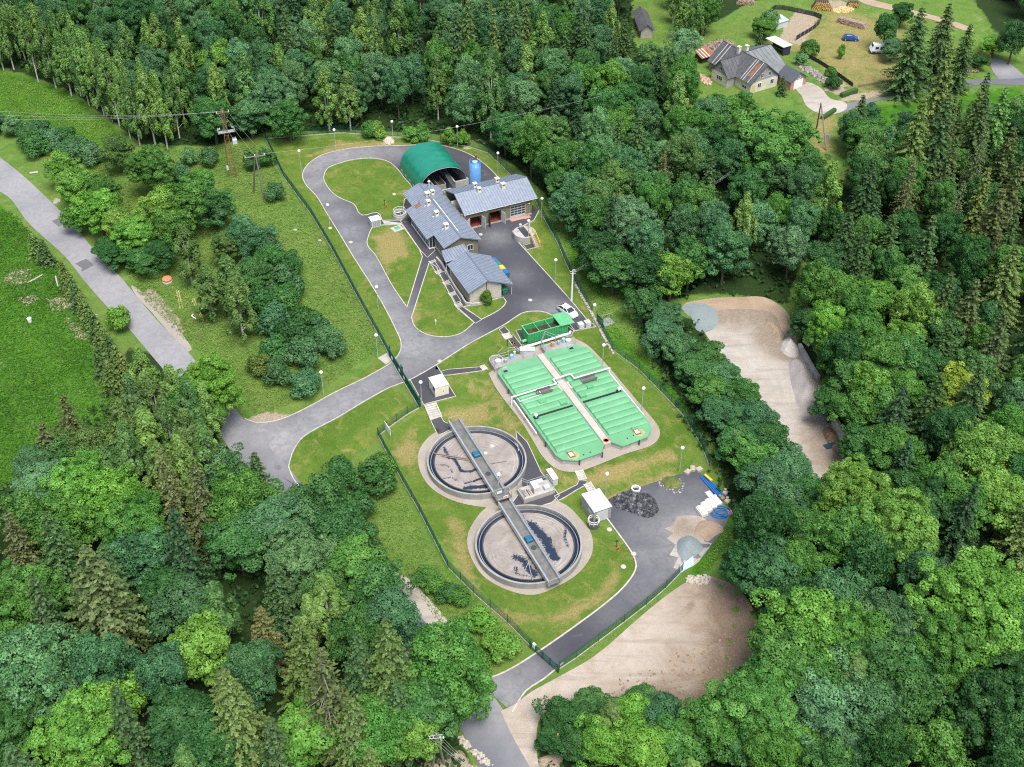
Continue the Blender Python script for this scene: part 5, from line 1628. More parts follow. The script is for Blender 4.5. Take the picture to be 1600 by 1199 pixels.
# side steps bridge by right fence
b = empty("wicket_gate", P(937, 508), D2R(-60), "small green wicket gate with white handrail beside the tall fence lamp", "gate")
m = MB(); mesh_panel(m, (-.9, 0), (.9, 0), 1.6, .1, .1, .06, .3, .016); m.build("gate_mesh", FENCEG, b)
m = MB(); m.bx(-1, -.88, -.06, .06, -.1, 1.9); m.bx(.88, 1, -.06, .06, -.1, 1.9); m.bx(-.88, .88, -.04, .04, 1.7, 1.8); m.build("gate_frame", FENCEP, b)
m = MB(); m.path([(-.8, 1.0, 0), (-.8, 1.0, 1.2), (-.6, 3.0, 1.2), (-.6, 3.0, 0)], .05); m.bx(-1.0, 1.0, .5, 2.6, -.1, .15); m.build("handrail", GALV, b)


# ------------------------------------------------------------------ yard clutter
def heap(name, label, cat, m, outline, h, seed=0, rough=.12, kind=None, power=.8):
    """a heap inside a pixel outline; real thickness, irregular top"""
    ln = pxline(outline, step=.5)
    V, Fc = triangulate(ln, (), .45)
    d = sdist(ln, V[:, 0], V[:, 1])
    r = np.random.default_rng(seed)
    mx = max(d.max(), .1)
    z = zt(V[:, 0], V[:, 1]) + .03 + h * np.clip(d / mx, 0, 1) ** power * (1 + .25 * np.sin(V[:, 0] * 1.7 + seed) * np.sin(V[:, 1] * 1.3))
    z = z + np.where(d > .1, r.uniform(-rough, rough, len(V)), -.06)
    a, b_, c = V[Fc[:, 0]], V[Fc[:, 1]], V[Fc[:, 2]]
    cr = (b_[:, 0] - a[:, 0]) * (c[:, 1] - a[:, 1]) - (b_[:, 1] - a[:, 1]) * (c[:, 0] - a[:, 0])
    Fc = np.where((cr < 0)[:, None], Fc[:, ::-1], Fc)
    ctr = V.mean(0); gz = Z1(*ctr)
    mb = MB().add(np.c_[V - ctr, z - gz], Fc)
    o = mb.build(name, m, None, rough < .05, (ctr[0], ctr[1], gz))
    return tag(o, label, cat, None, kind)


def chunks(name, label, cat, m, outline, h, n, s0, s1, seed=1, kind=None):
    """a heap of many loose lumps"""
    ln = pxline(outline, step=.6)
    r = np.random.default_rng(seed)
    mn, mx = ln.min(0), ln.max(0)
    mb = MB(); k = 0
    ctr = ln.mean(0); gz = Z1(*ctr)
    while k < n:
        p = r.uniform(mn, mx)
        d = float(sdist(ln, np.array([p[0]]), np.array([p[1]]))[0])
        if d < .05: continue
        k += 1
        s = r.uniform(s0, s1)
        z = zt(np.array([p[0]]), np.array([p[1]]))[0] - gz + h * min(1, d / 1.8) ** .8 * r.uniform(.3, 1)
        R_ = Matrix.Rotation(r.uniform(0, 6.28), 3, Vector(r.normal(size=3)).normalized())
        q = [R_ @ Vector((sx * s * .5 * r.uniform(.5, 1), sy * s * .5 * r.uniform(.5, 1), sz * s * .4 * r.uniform(.4, 1))) + Vector((p[0] - ctr[0], p[1] - ctr[1], z)) for sz in (-1, 1) for sx, sy in ((-1, -1), (1, -1), (1, 1), (-1, 1))]
        mb.hexa(q[:4], q[4:])
    o = mb.build(name, m, None, False, (ctr[0], ctr[1], gz))
    return tag(o, label, cat, None, kind)


COAL = mat("black_rubble", (.045, .048, .058), .6, .6, 1.5, stain=(.30, .32, .36), stain_amt=.75, stain_scale=1.6)
PILE = [(959, 785), (965, 775), (985, 768), (1005, 770), (1018, 778), (1027, 797), (1022, 806), (1005, 808), (985, 800), (968, 795)]
heap("rubble_heap_core", "dark core of the broken asphalt heap behind the grey kiosk", "rubble", COAL, PILE, .75, 3, .1, "stuff")
chunks("rubble", "heap of black broken asphalt lumps on the lower yard", "rubble", COAL, PILE, 1.0, 1100, .2, .75, 4, "stuff")
q = P(993, 770)
b = empty("concrete_ring", (q.x, q.y, q.z + .45), 0, "white concrete well ring lying on top of the black rubble", "concrete ring")
m = MB(); m.lathe([(.7, 0), (.7, .55), (.54, .55), (.54, .05), (.7, 0)], n=26); m.build("ring", WHITE, b, True)
m = MB(); m.ball((.1, -.1, .2), .28, 8, .7); m.build("fill", COAL, b)
heap("sand_heap", "low pale sand heap at the right edge of the lower yard", "sand heap", SANDB, [(1084, 838), (1086, 822), (1096, 813), (1112, 814), (1127, 820), (1131, 830), (1118, 839), (1106, 848), (1096, 842)], .6, 5, .05)
heap("gravel_heap", "blue grey gravel heap on the lower yard below the sand", "gravel heap", BLUEGRAV, [(1056, 855), (1060, 843), (1075, 837), (1090, 843), (1100, 857), (1088, 870), (1072, 878), (1060, 870)], 1.0, 6, .04)
sheet("sand_patch", SAND, pxline([(1038, 826), (1052, 822), (1058, 808), (1082, 806), (1100, 810), (1110, 826), (1100, 846), (1112, 850), (1100, 866), (1092, 878), (1072, 890), (1052, 888), (1060, 872), (1046, 868), (1056, 852), (1042, 842), (1052, 834)]), h=0.062, dust=[(1070, 825, 4, .8)], grid=1.0)
# grassy soil hump
heap("soil_heap", "small weedy soil heap behind the lower yard kerb", "soil heap", mat("weedy_soil", (.10, .13, .03), .95, .4, 1.5, stain=(.22, .19, .1), stain_scale=1.2), [(1033, 752), (1040, 745), (1058, 745), (1065, 757), (1058, 765), (1040, 763)], .7, 7, .08)
chunks("rubble_stones", "scatter of pale stones round the weedy soil heap", "stones", ROCK, [(1028, 755), (1040, 742), (1070, 755), (1062, 772), (1040, 768)], .2, 70, .1, .35, 9, "stuff")
# bags
for i, (x, y, l) in enumerate(((1096, 802, "wrapped white pallet bag at the near left end of the stack"), (1103, 796, "wrapped white pallet bag in the middle of the stack"), (1110, 791, "wrapped white pallet bag third along the stack"), (1118, 786, "white pallet bag at the far right end of the stack beside the blue pipes"), (1109, 776, "single white bag lying apart beside the long blue pipes"))):
    b = empty("pallet_bag", P(x, y), D2R(25 + random.uniform(-4, 4)), l, "bag", "white bags on the lower yard")
    m = MB()
    if i < 4:
        m.box(0, 0, .1, 1.1, 1.9, .75, 0, .2)
        for k in range(3): m.box(0, -.62 + .62 * k, .82, .85, .45, .14, 0, .07)
        m.build("bag", BAG, b, True)
        m = MB(); m.bx(-.5, .5, -.9, .9, 0, .1); m.build("pallet", TIMBER, b)
    else:
        m.box(0, 0, .0, .9, 1.6, .6, 0, .2); m.build("bag", BAG, b, True)
p0, p1 = P(1094, 746), P(1124, 780)
for i in range(4):
    o_ = Vector((.28 * i, .1 * i, 0))
    b = empty("plastic_pipe", p0 + o_ + Vector((0, 0, .2 + .0 * i)), 0, ["blue plastic pipe innermost of the four on the yard edge", "second blue plastic pipe from the yard side", "third blue plastic pipe from the yard side", "outermost blue plastic pipe against the grass bank"][i], "pipe", "blue pipes on the yard edge")
    m = MB(); m.tube((0, 0, 0), (p1 - p0) * (.9 + .05 * (i % 2)), .13, .13, 12); m.build("pipe", BLUEPIPE, b, True)
b = empty("yellow_pipe", P(1101, 746) + Vector((0, 0, .55)), 0, "short yellow pipe end on the far end of the blue pipes", "pipe")
m = MB(); m.tube((0, 0, 0), (.9, -1.3, .0), .22, .22, 12); m.build("pipe", YELLOW, b, True)
q = P(1127, 802)
b = empty("hose_coil", q, 0, "loose coil of bright blue hose beside the white bags", "hose")
m = MB()
for k in range(6):
    r0 = random.uniform(.8, 1.4); cx, cy = random.uniform(-.35, .35), random.uniform(-.3, .3)
    m.path([(cx + r0 * math.cos(t * .35), cy + r0 * .8 * math.sin(t * .35), .08 + .06 * k) for t in range(19)], .055, 5)
m.build("hose", mat("blue_hose", (.01, .17, .50), .4, .1, 2), b)
b = empty("red_valves", P(1142, 803), 0, "small jumble of red and white pipe fittings beside the blue hose", "pipe fittings")
m = MB()
for k in range(6): m.tube((random.uniform(-.5, .5), random.uniform(-.4, .4), 0), (random.uniform(-.5, .5), random.uniform(-.4, .4), .4), .12, .12, 8)
m.build("fitting", mat("faded_red", (.5, .14, .12), .6, .3, 3), b)
for i, (x, y, l) in enumerate(((1133, 772, "pale stone block by the far end of the blue pipes"), (1136, 785, "pale concrete block with a dark hollow by the blue pipes"), (1128, 780, "brown crate beside the pale blocks"))):
    b = empty("stone_block", P(x, y), random.uniform(0, 3), l, "block", "blocks by the pipes")
    m = MB(); m.box(0, 0, 0, .8, .7, .5, 0, .08); m.box(.3, .2, .5, .4, .4, .25, .3, .05); m.build("block", ROCK if i < 2 else TIMBER, b)
for i, (x, y, l) in enumerate(((1074, 739, "pale rock left of the row at the top of the lower yard"), (1082, 734, "largest pale rock at the top of the lower yard"), (1092, 735, "pale rock at the right end of the row at the top of the lower yard"))):
    b = empty("boulder", P(x, y), 0, l, "rock", "rocks at the yard top")
    m = MB(); m.box(0, 0, -.1, 1.0, .8, .7, random.uniform(0, 3), .2); m.build("rock", ROCK, b)
b = empty("torn_sheet", P(1072, 887), D2R(38), "pale blue torn sheet leaning on the fence end by the spoil ground", "sheet")
m = MB(); m.slab([(-1.4, -.3, .1), (1.3, -.3, .1), (1.5, .3, 1.1), (-1.0, .3, .9)], .05); m.build("sheet", mat("pale_blue_sheet", (.5, .62, .68), .5, .1, 2), b)
chunks("pale_rock_heap", "heap of pale pinkish rocks beside the lamp at the forest edge", "rocks", mat("pinkish_rock", (.55, .46, .38), .9, .2, 2), [(600, 222), (606, 216), (613, 217), (615, 223), (607, 226)], .7, 60, .35, .9, 12, "stuff")
chunks("spoil_rocks", "loose pale rocks along the crest of the spoil ground", "rocks", ROCK, [(1070, 905), (1092, 899), (1115, 903), (1112, 912), (1085, 913)], .3, 70, .25, .8, 13, "stuff")
chunks("shoulder_stones", "rough stones along the lower edge of the public road", "stones", ROCK, [(718, 1150), (735, 1165), (772, 1196), (764, 1199), (728, 1172)], .3, 60, .2, .7, 14, "stuff")
chunks("spoil_clods", "scattered clods and stones on the bare spoil ground", "stones", mat("soil_clod", (.26, .19, .135), .95, .25, 2), [(930, 1075), (1000, 1050), (1100, 1000), (1170, 980), (1140, 1080), (1050, 1100)], .05, 420, .1, .45, 15, "stuff")
chunks("stream_stones", "pale stones scattered on the dark forest ground", "stones", ROCK, [(120, 1075), (230, 1070), (270, 1110), (190, 1120)], .1, 80, .3, .9, 16, "stuff")

# pit furniture
heap("sand_pile", "pale stony sand pile at the right end of the sand pit", "sand heap", mat("white_sand", (.52, .48, .45), .95, .15, 3), [(1220, 548), (1222, 533), (1235, 530), (1246, 540), (1250, 555), (1240, 560), (1228, 556)], 1.5, 21, .1)
heap("grey_sand_pile", "long grey sand pile against the retaining wall of the sand pit", "sand heap", HEAPG, [(1233, 565), (1252, 562), (1266, 580), (1278, 600), (1280, 630), (1290, 645), (1288, 652), (1270, 652), (1250, 640), (1238, 610)], 1.6, 22, .03, power=.9)
heap("brown_soil_pile", "dark brown soil pile beside the pale stony sand pile", "soil heap", SANDB, [(1196, 500), (1212, 510), (1228, 525), (1222, 535), (1215, 540), (1222, 552), (1216, 550), (1207, 525)], .8, 23, .1)
heap("debris_pile", "rusty brown debris pile at the foot of the pale retaining wall", "debris heap", mat("leafy_debris", (.17, .10, .06), .95, .4, 2, stain=(.35, .30, .26), stain_scale=1.5), [(1285, 672), (1298, 668), (1315, 690), (1325, 712), (1310, 715), (1293, 695)], .7, 24, .15)
b = empty("retaining_wall", (0, 0, 0), 0, "pale concrete block retaining wall along the right side of the sand pit", "retaining wall")
for pts, hh in (([(1248, 545), (1262, 570), (1278, 597)], 1.9), ([(1300, 665), (1312, 685), (1327, 712)], 2.2), ([(1288, 637), (1295, 655)], 1.9)):
    ln = pxline(pts, False, 1.15)
    m = MB()
    for a, c in zip(ln, ln[1:]):
        ang = math.atan2(c[1] - a[1], c[0] - a[0]); mid = (a + c) / 2
        for k in range(int(hh / .55)):
            m.box(mid[0] + random.uniform(-.04, .04), mid[1] + random.uniform(-.04, .04), Z1(*mid) * .3 - .2 + .55 * k, np.linalg.norm(c - a) - .03, .55, .53, ang, .03)
    m.build("block_course", CONC, b)
for (x, y, l) in ((1270, 530, "pale slab lying in the weeds above the sand pit wall"), (1262, 538, "smaller pale slab lying in the weeds above the sand pit wall")):
    b = empty("stone_slab", P(x, y), random.uniform(0, 3), l, "slab"); m = MB(); m.box(0, 0, 0, 1.8, 1.1, .35, 0, .08); m.build("slab", ROCK, b)
for (x, y, l) in ((1225, 705, "pale slab at the left edge of the sand pit"), (1232, 714, "grey slab at the left edge of the sand pit below the pale one"), (1318, 722, "broken slab below the pale retaining wall")):
    b = empty("stone_slab", P(x, y), random.uniform(0, 3), l, "slab"); m = MB(); m.box(0, 0, 0, 1.5, 1.0, .3, 0, .08); m.build("slab", CONC, b)
b = empty("blue_tarpaulin", P(1297, 698), .4, "dark blue crumpled tarpaulin at the edge of the sand pit", "tarpaulin"); m = MB(); m.box(0, 0, 0, 2.0, 1.0, .5, 0, .2); m.box(.9, -.3, 0, .9, .8, .35, .5, .12); m.build("sheet", mat("dark_blue_tarp", (.02, .06, .11), .4, .3, 3), b)

# meadow things
q = P(262, 441)
b = empty("cable_reel", q, 0, "orange capped concrete ring in the grass beside the public road", "concrete ring")
m = MB(); m.lathe([(.95, -.1), (.95, .35), (.8, .42), (.0001, .42)], n=24); m.build("ring", CONC, b, True)
m = MB(); m.lathe([(.85, .43), (.9, .8), (.75, .95), (.0001, .98)], n=20); m.build("cap", mat("orange_cap", (.62, .22, .12), .7, .15, 2), b, True)
for i, (a, c, l) in enumerate((((276, 455), (282, 484), "left one of the upper pair of yellow planks in the meadow"), ((279, 455), (286, 483), "right one of the upper pair of yellow planks in the meadow"), ((300, 469), (316, 501), "left one of the lower pair of yellow planks in the meadow"), ((303, 467), (319, 502), "right one of the lower pair of yellow planks in the meadow"))):
    p0, p1 = P(*a), P(*c)
    b = empty("plank", p0 + Vector((0, 0, .12)), 0, l, "plank", "yellow planks in the meadow"); m = MB(); m.tube((0, 0, 0), p1 - p0, .09, .09, 4); m.build("board", TIMBER_Y, b)
b = empty("white_plastic_scrap", P(303, 497), 0, "crumpled white plastic scrap in the grass beside the planks", "plastic scrap"); m = MB(); m.path([(-.3, .9, .1), (-.4, .3, .3), (0, -.2, .25), (.5, -.4, .1)], .13, 6); m.build("scrap", WHITE, b)
for (x, y, l) in ((55, 437, "grey log lying in the pasture near the chip patch"), (89, 441, "pale log lying beside the young spruces")):
    b = empty("log", P(x, y) + Vector((0, 0, .15)), 0, l, "log"); dx = (1.9, 2.6) if x < 60 else (1.4, -3.2); m = MB(); m.tube((-dx[0] / 2, -dx[1] / 2, 0), (dx[0] / 2, dx[1] / 2, 0), .16, .13, 8); m.build("trunk", mat("bare_log", (.40, .37, .33), .9, .2, 2), b)
b = empty("white_bucket", P(47, 503), 0, "small white drum standing alone in the bright pasture", "drum"); m = MB(); m.lathe([(.35, 0), (.4, .8), (.0001, .85)], n=14); m.build("body", WHITE, b, True)
b = empty("white_sign", P(53, 271), D2R(20), "small pale slab on the grass by the public road bend", "slab"); m = MB(); m.box(0, 0, .1, 1.6, .5, .15); m.build("slab", KERB, b)
chunks("roadside_stones", "small pale stone pile on the verge of the public road", "stones", ROCK, [(80, 317), (88, 311), (94, 312), (90, 319)], .4, 40, .2, .5, 31, "stuff")

# ------------------------------------------------------------------ poles and wires
def wire(a, c, sag, label, r=.012, group="overhead wires"):
    a, c = Vector(a), Vector(c)
    b = empty("overhead_wire", a, 0, label, "wire", group)
    n = 14
    pts = [(c - a) * (i / n) - Vector((0, 0, sag * 4 * (i / n) * (1 - i / n))) for i in range(n + 1)]
    m = MB(); m.path(pts, r, 4); m.build("cable", mat("wire", (.42, .43, .44), .5, .1, 2), b)


b = empty("lattice_pylon", P(364, 277), D2R(20), "rusty lattice power pylon carrying a grey transformer platform in the wild meadow", "pylon")
m = MB(); HP = 15.5
def lp(i, z):
    w_ = 1.0 - .75 * z / HP
    return ((-1, 1, 1, -1)[i] * w_ * .75, (-1, -1, 1, 1)[i] * w_ * .75, z)
zs = [0, 1.4, 2.8, 4.2, 5.6, 7, 8.4, 9.8, 11.2, 12.6, 14, HP]
for i in range(4):
    for a, c in zip(zs, zs[1:]):
        m.tube(lp(i, a), lp(i, c), .06, .06, 4); m.tube(lp(i, a), lp((i + 1) % 4, c), .03, .03, 4); m.tube(lp(i, c), lp((i + 1) % 4, c), .03, .03, 4)
m.build("lattice", RUSTSTEEL, b)
m = MB(); m.bx(-1.5, 1.7, -.5, .5, 10.4, 10.55); m.bx(-1.6, -1.5, -.6, .6, 10.4, 11.1); m.bx(1.7, 1.8, -.6, .6, 10.4, 11.1); m.build("platform", GALV, b)
m = MB(); m.box(1.5, 0, 7.6, .9, .8, 1.0, 0, .1)
for x in (1.25, 1.5, 1.75): m.tube((x, 0, 8.6), (x, 0, 9.0), .07)
m.build("transformer", CAN, b)
m = MB(); m.bx(-1.3, 1.3, -.08, .08, 14.6, 14.75); m.bx(-1.0, 1.0, -.08, .08, 12.6, 12.75); m.build("crossarm", RUSTSTEEL, b)
m = MB(); m.box(-.85, -.6, 2.2, .4, .3, .9); m.build("switch_box", CAN, b)
m = MB()
for x in (-1.2, 0, 1.2): m.tube((x, 0, 14.75), (x, 0, 15.1), .07)
for x in (-1.4, -1.1, 1.4): m.tube((x, 0, 11.1), (x, 0, 11.5), .08)
m.build("insulator", GLOBE, b)
pa, pc_, pt = P(396, 301), P(413, 312), P(398, 244, 10.3)
b = empty("twin_leg_pole", pa, 0, "A shaped concrete power pole with wooden crossarm beside the plant fence", "power pole")
top = Vector((pt.x, pt.y, pa.z + 10.3)) - pa
m = MB(); m.tube((0, 0, -.3), top, .2, .14, 8); m.build("leg", TIMBER, b); m = MB(); m.tube(pc_ - pa - Vector((0, 0, .3)), top + Vector((.2, 0, -.1)), .2, .14, 8); m.build("leg", TIMBER, b)
m = MB(); m.tube(top + Vector((-2.0, -.5, -.2)), top + Vector((2.0, .7, -.2)), .1, .1, 6); m.build("crossarm", TIMBER, b)
m = MB()
for k in (-1.8, 0, 1.8): m.tube(top + Vector((k, k * .3, -.1)), top + Vector((k, k * .3, .3)), .08)
m.build("insulator", GLOBE, b)
WA = pa + top


def a_pole(p1, p2, ptop, h, label, name="wooden_pole"):
    a, c, t = P(*p1), P(*p2), P(ptop[0], ptop[1], h)
    b = empty(name, a, 0, label, "power pole")
    tp = Vector((t.x, t.y, a.z + h)) - a
    for q in (Vector((0, 0, -.3)), c - a + Vector((0, 0, -.3))):
        m = MB(); m.tube(q, tp, .19, .13, 8); m.build("leg", TIMBER, b)
    m = MB(); m.tube(tp + Vector((-.9, -.1, -.9)), tp + Vector((.9, .1, -.9)), .06, .06, 6); m.tube(tp + Vector((-.7, -.1, -.3)), tp + Vector((.7, .1, -.3)), .06, .06, 6); m.build("crossarm", GALV, b)
    m = MB()
    for k in (-.8, -.4, .4, .8): m.tube(tp + Vector((k, 0, -.9)), tp + Vector((k, 0, -.6)), .06)
    m.build("insulator", GLOBE, b)
    return a + tp


TA = a_pole((676, 1197), (694, 1193), (682, 1147), 8.6, "A shaped wooden power pole among trees beside the lower public road")
TB = a_pole((1292, 236), (1276, 200), (1283, 160), 9.5, "A shaped wooden power pole on the dry grass strip near the homestead lane")
b = empty("white_pole", P(893, 469.5), 0, "tall white concrete pole on the grass strip beside the yard", "power pole")
m = MB(); m.tube((0, 0, -.3), (0, 0, 6.6), .2, .13, 10); m.build("post", WHITE, b)
m = MB(); m.tube((-.5, 0, 6.3), (.6, 0, 6.3), .07); m.tube((-.4, 0, 5.9), (.5, 0, 5.9), .07); m.box(.2, 0, 6.4, .5, .3, .3); m.build("crossarm", GALV, b)
TC = P(893, 469.5) + Vector((0, 0, 6.3))
for (x, y, h, l, mt) in ((159, 533, 6.0, "grey wooden pole standing among the young roadside spruces", TIMBER), (870, 1178, 4.2, "orange brown leaning post at the edge of the bushes by the spoil ground", mat("ochre_post", (.42, .24, .07), .8, .2, 2)), (363, 712, 1.4, "short dark post on the verge of the public road by the junction", TIMBER), (313, 530, 1.6, "short dark post in the meadow above the junction", TIMBER)):
    b = empty("post", P(x, y), 0, l, "post"); m = MB(); m.tube((0, 0, -.2), (0, 0, h), .12, .09, 8); m.build("pole", mt, b)
    if h > 5: m = MB(); m.tube((-.5, 0, h - .3), (.5, 0, h - .3), .05); m.tube((-.4, 0, h - .7), (.4, 0, h - .7), .05); m.build("crossarm", GALV, b)
for k, (dz, dx) in enumerate(((0, -.8), (0, -.3), (0, .3), (-.2, .8))):
    lb = ["first", "second", "third", "fourth"][k]
    e1 = P(790, 1240, 6.0); wire(TA + Vector((dx, 0, -.8 + dz)), (e1.x + 1.2 * dx, e1.y - dx, e1.z + 6.0), .6, f"{lb} of four wires running from the wooden pole over the lower public road")
    e2 = P(500, 930, 9.0); wire(TA + Vector((dx, 0, -.8 + dz)), (e2.x + dx, e2.y + dx, e2.z + 9), 1.2, f"{lb} of four wires running from the wooden pole into the lower left wood")
for k in range(3):
    lb = ["uppermost", "middle", "lowest"][k]
    wire(TC + Vector((0, 0, -.25 * k)), TB + Vector((0, 0, -.4 - .3 * k)), 1.6, f"{lb} of three wires from the white pole to the pole near the homestead")
for k, o_ in enumerate((-1.8, 0, 1.8)):
    lb = ["left", "middle", "right"][k]
    if k == 1: e = P(940, 150, 13); wire(WA + Vector((o_, o_ * .3, .3)), (e.x + o_, e.y, e.z + 13), 1.5, "single long wire leaving the A shaped concrete pole over the forest")
    e = P(364, 277) + Vector((o_ * .6, 0, 15.0)); wire(WA + Vector((o_, o_ * .3, .3)), e, .5, f"{lb} one of three wires between the A shaped pole and the lattice pylon")
    e2 = P(-60, 176, 14); wire(P(364, 277) + Vector((o_ * .6, 0, 15.0)), (e2.x, e2.y + o_, e2.z + 14), 1.2, f"{lb} one of three wires leaving the lattice pylon toward the left edge")
b = empty("road_sign", P(1290, 228), 0, "small blue sign on a post beside the dry grass pole", "sign")
m = MB(); m.tube((0, 0, 0), (0, 0, 2.6), .05); m.build("post", GALV, b); m = MB(); m.bx(-.3, .3, -.06, -.02, 1.9, 2.7); m.build("plate", BLUE, b)

# ------------------------------------------------------------------ homestead beyond the forest
F3 = Fr(56.65, 261.6, 34.0)
b = F3.root("farmhouse", "old farmhouse with dark patched roofs, cream and grey gables, beyond the forest", "house")
m = MB(); gable_walls(m, 0.3, 15.0, -2.0, 6.4, -.4, 2.7, 2.2, 6.1); m.build("wall", HOUSEG, b)
m = MB(); gable_walls(m, -4.4, 1.5, 5.6, 11.2, -.4, 2.7, 8.4, 5.6, axis="u"); m.build("cross_wing_wall", HOUSEG, b)
m = MB(); m.bx(-4.46, -4.402, 5.62, 11.18, -.3, 2.65); m.bx(-2.06, -2.002, .32, 5.55, -.3, 2.6); m.bx(-2.0, 6.4, .24, .298, -.3, 2.5); m.build("render", HOUSEW, b)
r, rb = MB(), MB(); gable_roof(r, rb, -.1, 15.4, 2.2, 4.7, 4.6, 2.45, 6.3, 2.5, pitch=1.1); ro = r.build("roof", SLATE, b); rb.build("seam", DARKMETAL, ro)
m = MB()
for v in (1.2, 2.9, 3.6, 12.5, 13.6):
    m.hexa([(2.1, v - .06, 6.25), (2.1, v + .06, 6.25), (-2.4, v + .06, 2.5), (-2.4, v - .06, 2.5)], [(2.1, v - .06, 6.36), (2.1, v + .06, 6.36), (-2.4, v + .06, 2.62), (-2.4, v - .06, 2.62)])
m.build("pale_batten", STRIPW, ro)
m = MB(); m.slab([(1.6, 1.5, 5.87), (1.6, 2.3, 5.87), (-1.2, 2.5, 3.54), (-1.2, 1.7, 3.54)], .02); m.build("rust_patch", RUST, ro)
r, rb = MB(), MB(); gable_roof(r, rb, -4.9, 1.4, 8.4, 3.2, 3.2, 2.45, 5.8, 2.45, axis="u", pitch=1.0); ro = r.build("cross_wing_roof", SLATE, b); rb.build("seam", DARKMETAL, ro)
m = MB(); gable_walls(m, 6.45, 12.3, 5.4, 14.6, -.4, 2.6, 10.2, 4.6, axis="u"); m.build("back_wing_wall", HOUSEW, b)
r, rb = MB(), MB(); gable_roof(r, rb, 4.2, 12.8, 10.2, 5.2, 4.9, 2.5, 4.85, 2.5, axis="u", pitch=1.2); ro = r.build("back_wing_roof", SLATE_L, b); rb.build("seam", DARKMETAL, ro)
m = MB(); gable_walls(m, 6.45, 9.6, 1.2, 5.0, -.4, 2.7, 3.2, 4.4, axis="u"); m.build("side_wing_wall", HOUSEG, b)
r = MB(); gable_roof(r, None, 5.0, 10.0, 3.2, 2.3, 2.2, 2.6, 4.6, 2.6, axis="u"); r.build("side_wing_roof", SLATE_L, b)
m = MB(); gable_walls(m, -3.6, 1.1, 7.0, 11.8, -.4, 2.4, 9.4, 3.9); m.build("garage_wall", BRICKP, b)
r = MB(); gable_roof(r, None, -4.0, 1.15, 9.4, 2.9, 2.9, 2.2, 4.1, 2.2); r.build("garage_roof", mat("slate_blue_roof", (.075, .085, .105), .6, .15, 1), b)
m = MB(); m.bx(8.0, 10.8, -3.66, -3.602, 0, 2.2); m.build("garage_door", WHITE, b)
m = MB(); m.extr([(7.05, -3.63, 2.35), (11.75, -3.63, 2.35), (9.4, -3.63, 3.85)], (0, .027, 0)); m.build("gable_board", HOUSEG, b)
for (u, v, h) in ((1.7, 9.4, 6.0), (6.2, 11.4, 4.4)):
    m = MB(); m.box(u, v, h - 1, .75, .75, 2.2); m.box(u, v, h + 1.2, .9, .9, .15); m.build("chimney", HOUSEW, b)
for (u, v, z, w, h, f, n) in ((.6, .24, .9, 1.1, 1.2, "-v", 2), (4.6, .24, .9, 1.1, 1.2, "-v", 2), (1.2, .30, 3.2, .9, 1.1, "-v", 2), (3.6, .30, 3.2, .9, 1.1, "-v", 2), (-4.46, 8.4, .8, 1.9, 1.2, "-u", 3), (-4.40, 8.4, 3.3, 1.1, .9, "-u", 2), (-2.06, 2.3, .6, 1.6, .8, "-u", 2), (9.4, -3.63, 2.5, .7, .7, "-v", 2)):
    window(b, u, v, z, w, h, f, n)
m = MB(); m.bx(-1.6, -.7, .17, .238, 0, 2.0); m.build("door", TIMBER_Y, b)
b = F3.at(0, 19.0).root("shed", "small dark shed with a rusty red striped roof left of the farmhouse", "shed")
m = MB(); m.bx(-1.6, 1.6, -.9, 1.6, -.2, 2.0); m.build("wall", mat("dark_boards", (.06, .055, .05), .9, .3, 2), b)
m = MB(); m.slab([(-2.2, -1.5, 2.0), (2.0, -1.5, 2.0), (2.4, 2.2, 2.6), (-1.6, 2.2, 2.6)], .12); ro = m.build("roof", RUST, b)
m = MB()
for k in range(3): m.slab([(-1.6 + k * .9, -1.5, 2.02), (-1.3 + k * .9, -1.5, 2.02), (-.9 + k * .9, 2.2, 2.62), (-1.2 + k * .9, 2.2, 2.62)], .02)
m.build("pale_strip", STRIPW, ro)
chunks("scrap_heap", "jumble of boards, logs and scrap between the shed and the farmhouse", "scrap heap", mat("scrap", (.22, .18, .15), .9, .6, 1.2, stain=(.50, .42, .30), stain_scale=1.5), [(1095, 78), (1110, 68), (1135, 65), (1148, 75), (1128, 92), (1112, 98), (1102, 88)], 1.0, 420, .3, 1.3, 41, "stuff")
chunks("plank_heap", "pinkish plank heap in the grass left of the cream gable", "plank heap", mat("pink_planks", (.45, .32, .25), .9, .4, 2), [(1084, 118), (1095, 116), (1112, 128), (1108, 134), (1095, 126)], .5, 140, .25, .9, 42, "stuff")
b = F3.at(29.5, 24.5).root("greenhouse", "pale grey garden greenhouse above the vegetable plot", "greenhouse")
m = MB(); m.bx(-2.0, 2.0, -1.4, 1.4, -.1, 1.9); m.build("wall", mat("polythene", (.50, .56, .58), .4, .1, 1), b); m = MB(); m.slab([(-2.2, -1.6, 1.9), (2.2, -1.6, 1.9), (2.2, 1.6, 2.3), (-2.2, 1.6, 2.3)], .08); m.build("roof", mat("polycarbonate", (.42, .48, .50), .35, .1, 1), b)
m = MB(); m.bx(-2.04, -2.002, -.5, .4, 0, 1.7); m.build("door", DARKMETAL, b)
b = F3.at(20.0, 14.3).root("lean_to", "long open lean to with a pale flat roof behind the farmhouse", "shed")
m = MB(); m.slab([(-1.6, -3.2, 2.3), (1.5, -3.2, 2.2), (1.5, 3.2, 2.2), (-1.6, 3.2, 2.3)], .15); m.build("roof", mat("pale_felt", (.62, .60, .55), .8, .1, 1, stain=(.45, .43, .38)), b)
m = MB(); m.bx(1.0, 1.2, -3.0, 3.0, -.1, 2.05); m.bx(-1.3, 1.0, -3.0, -2.8, -.1, 2.05); m.build("wall", mat("dark_blue_boards", (.03, .03, .06), .8, .2, 1), b)
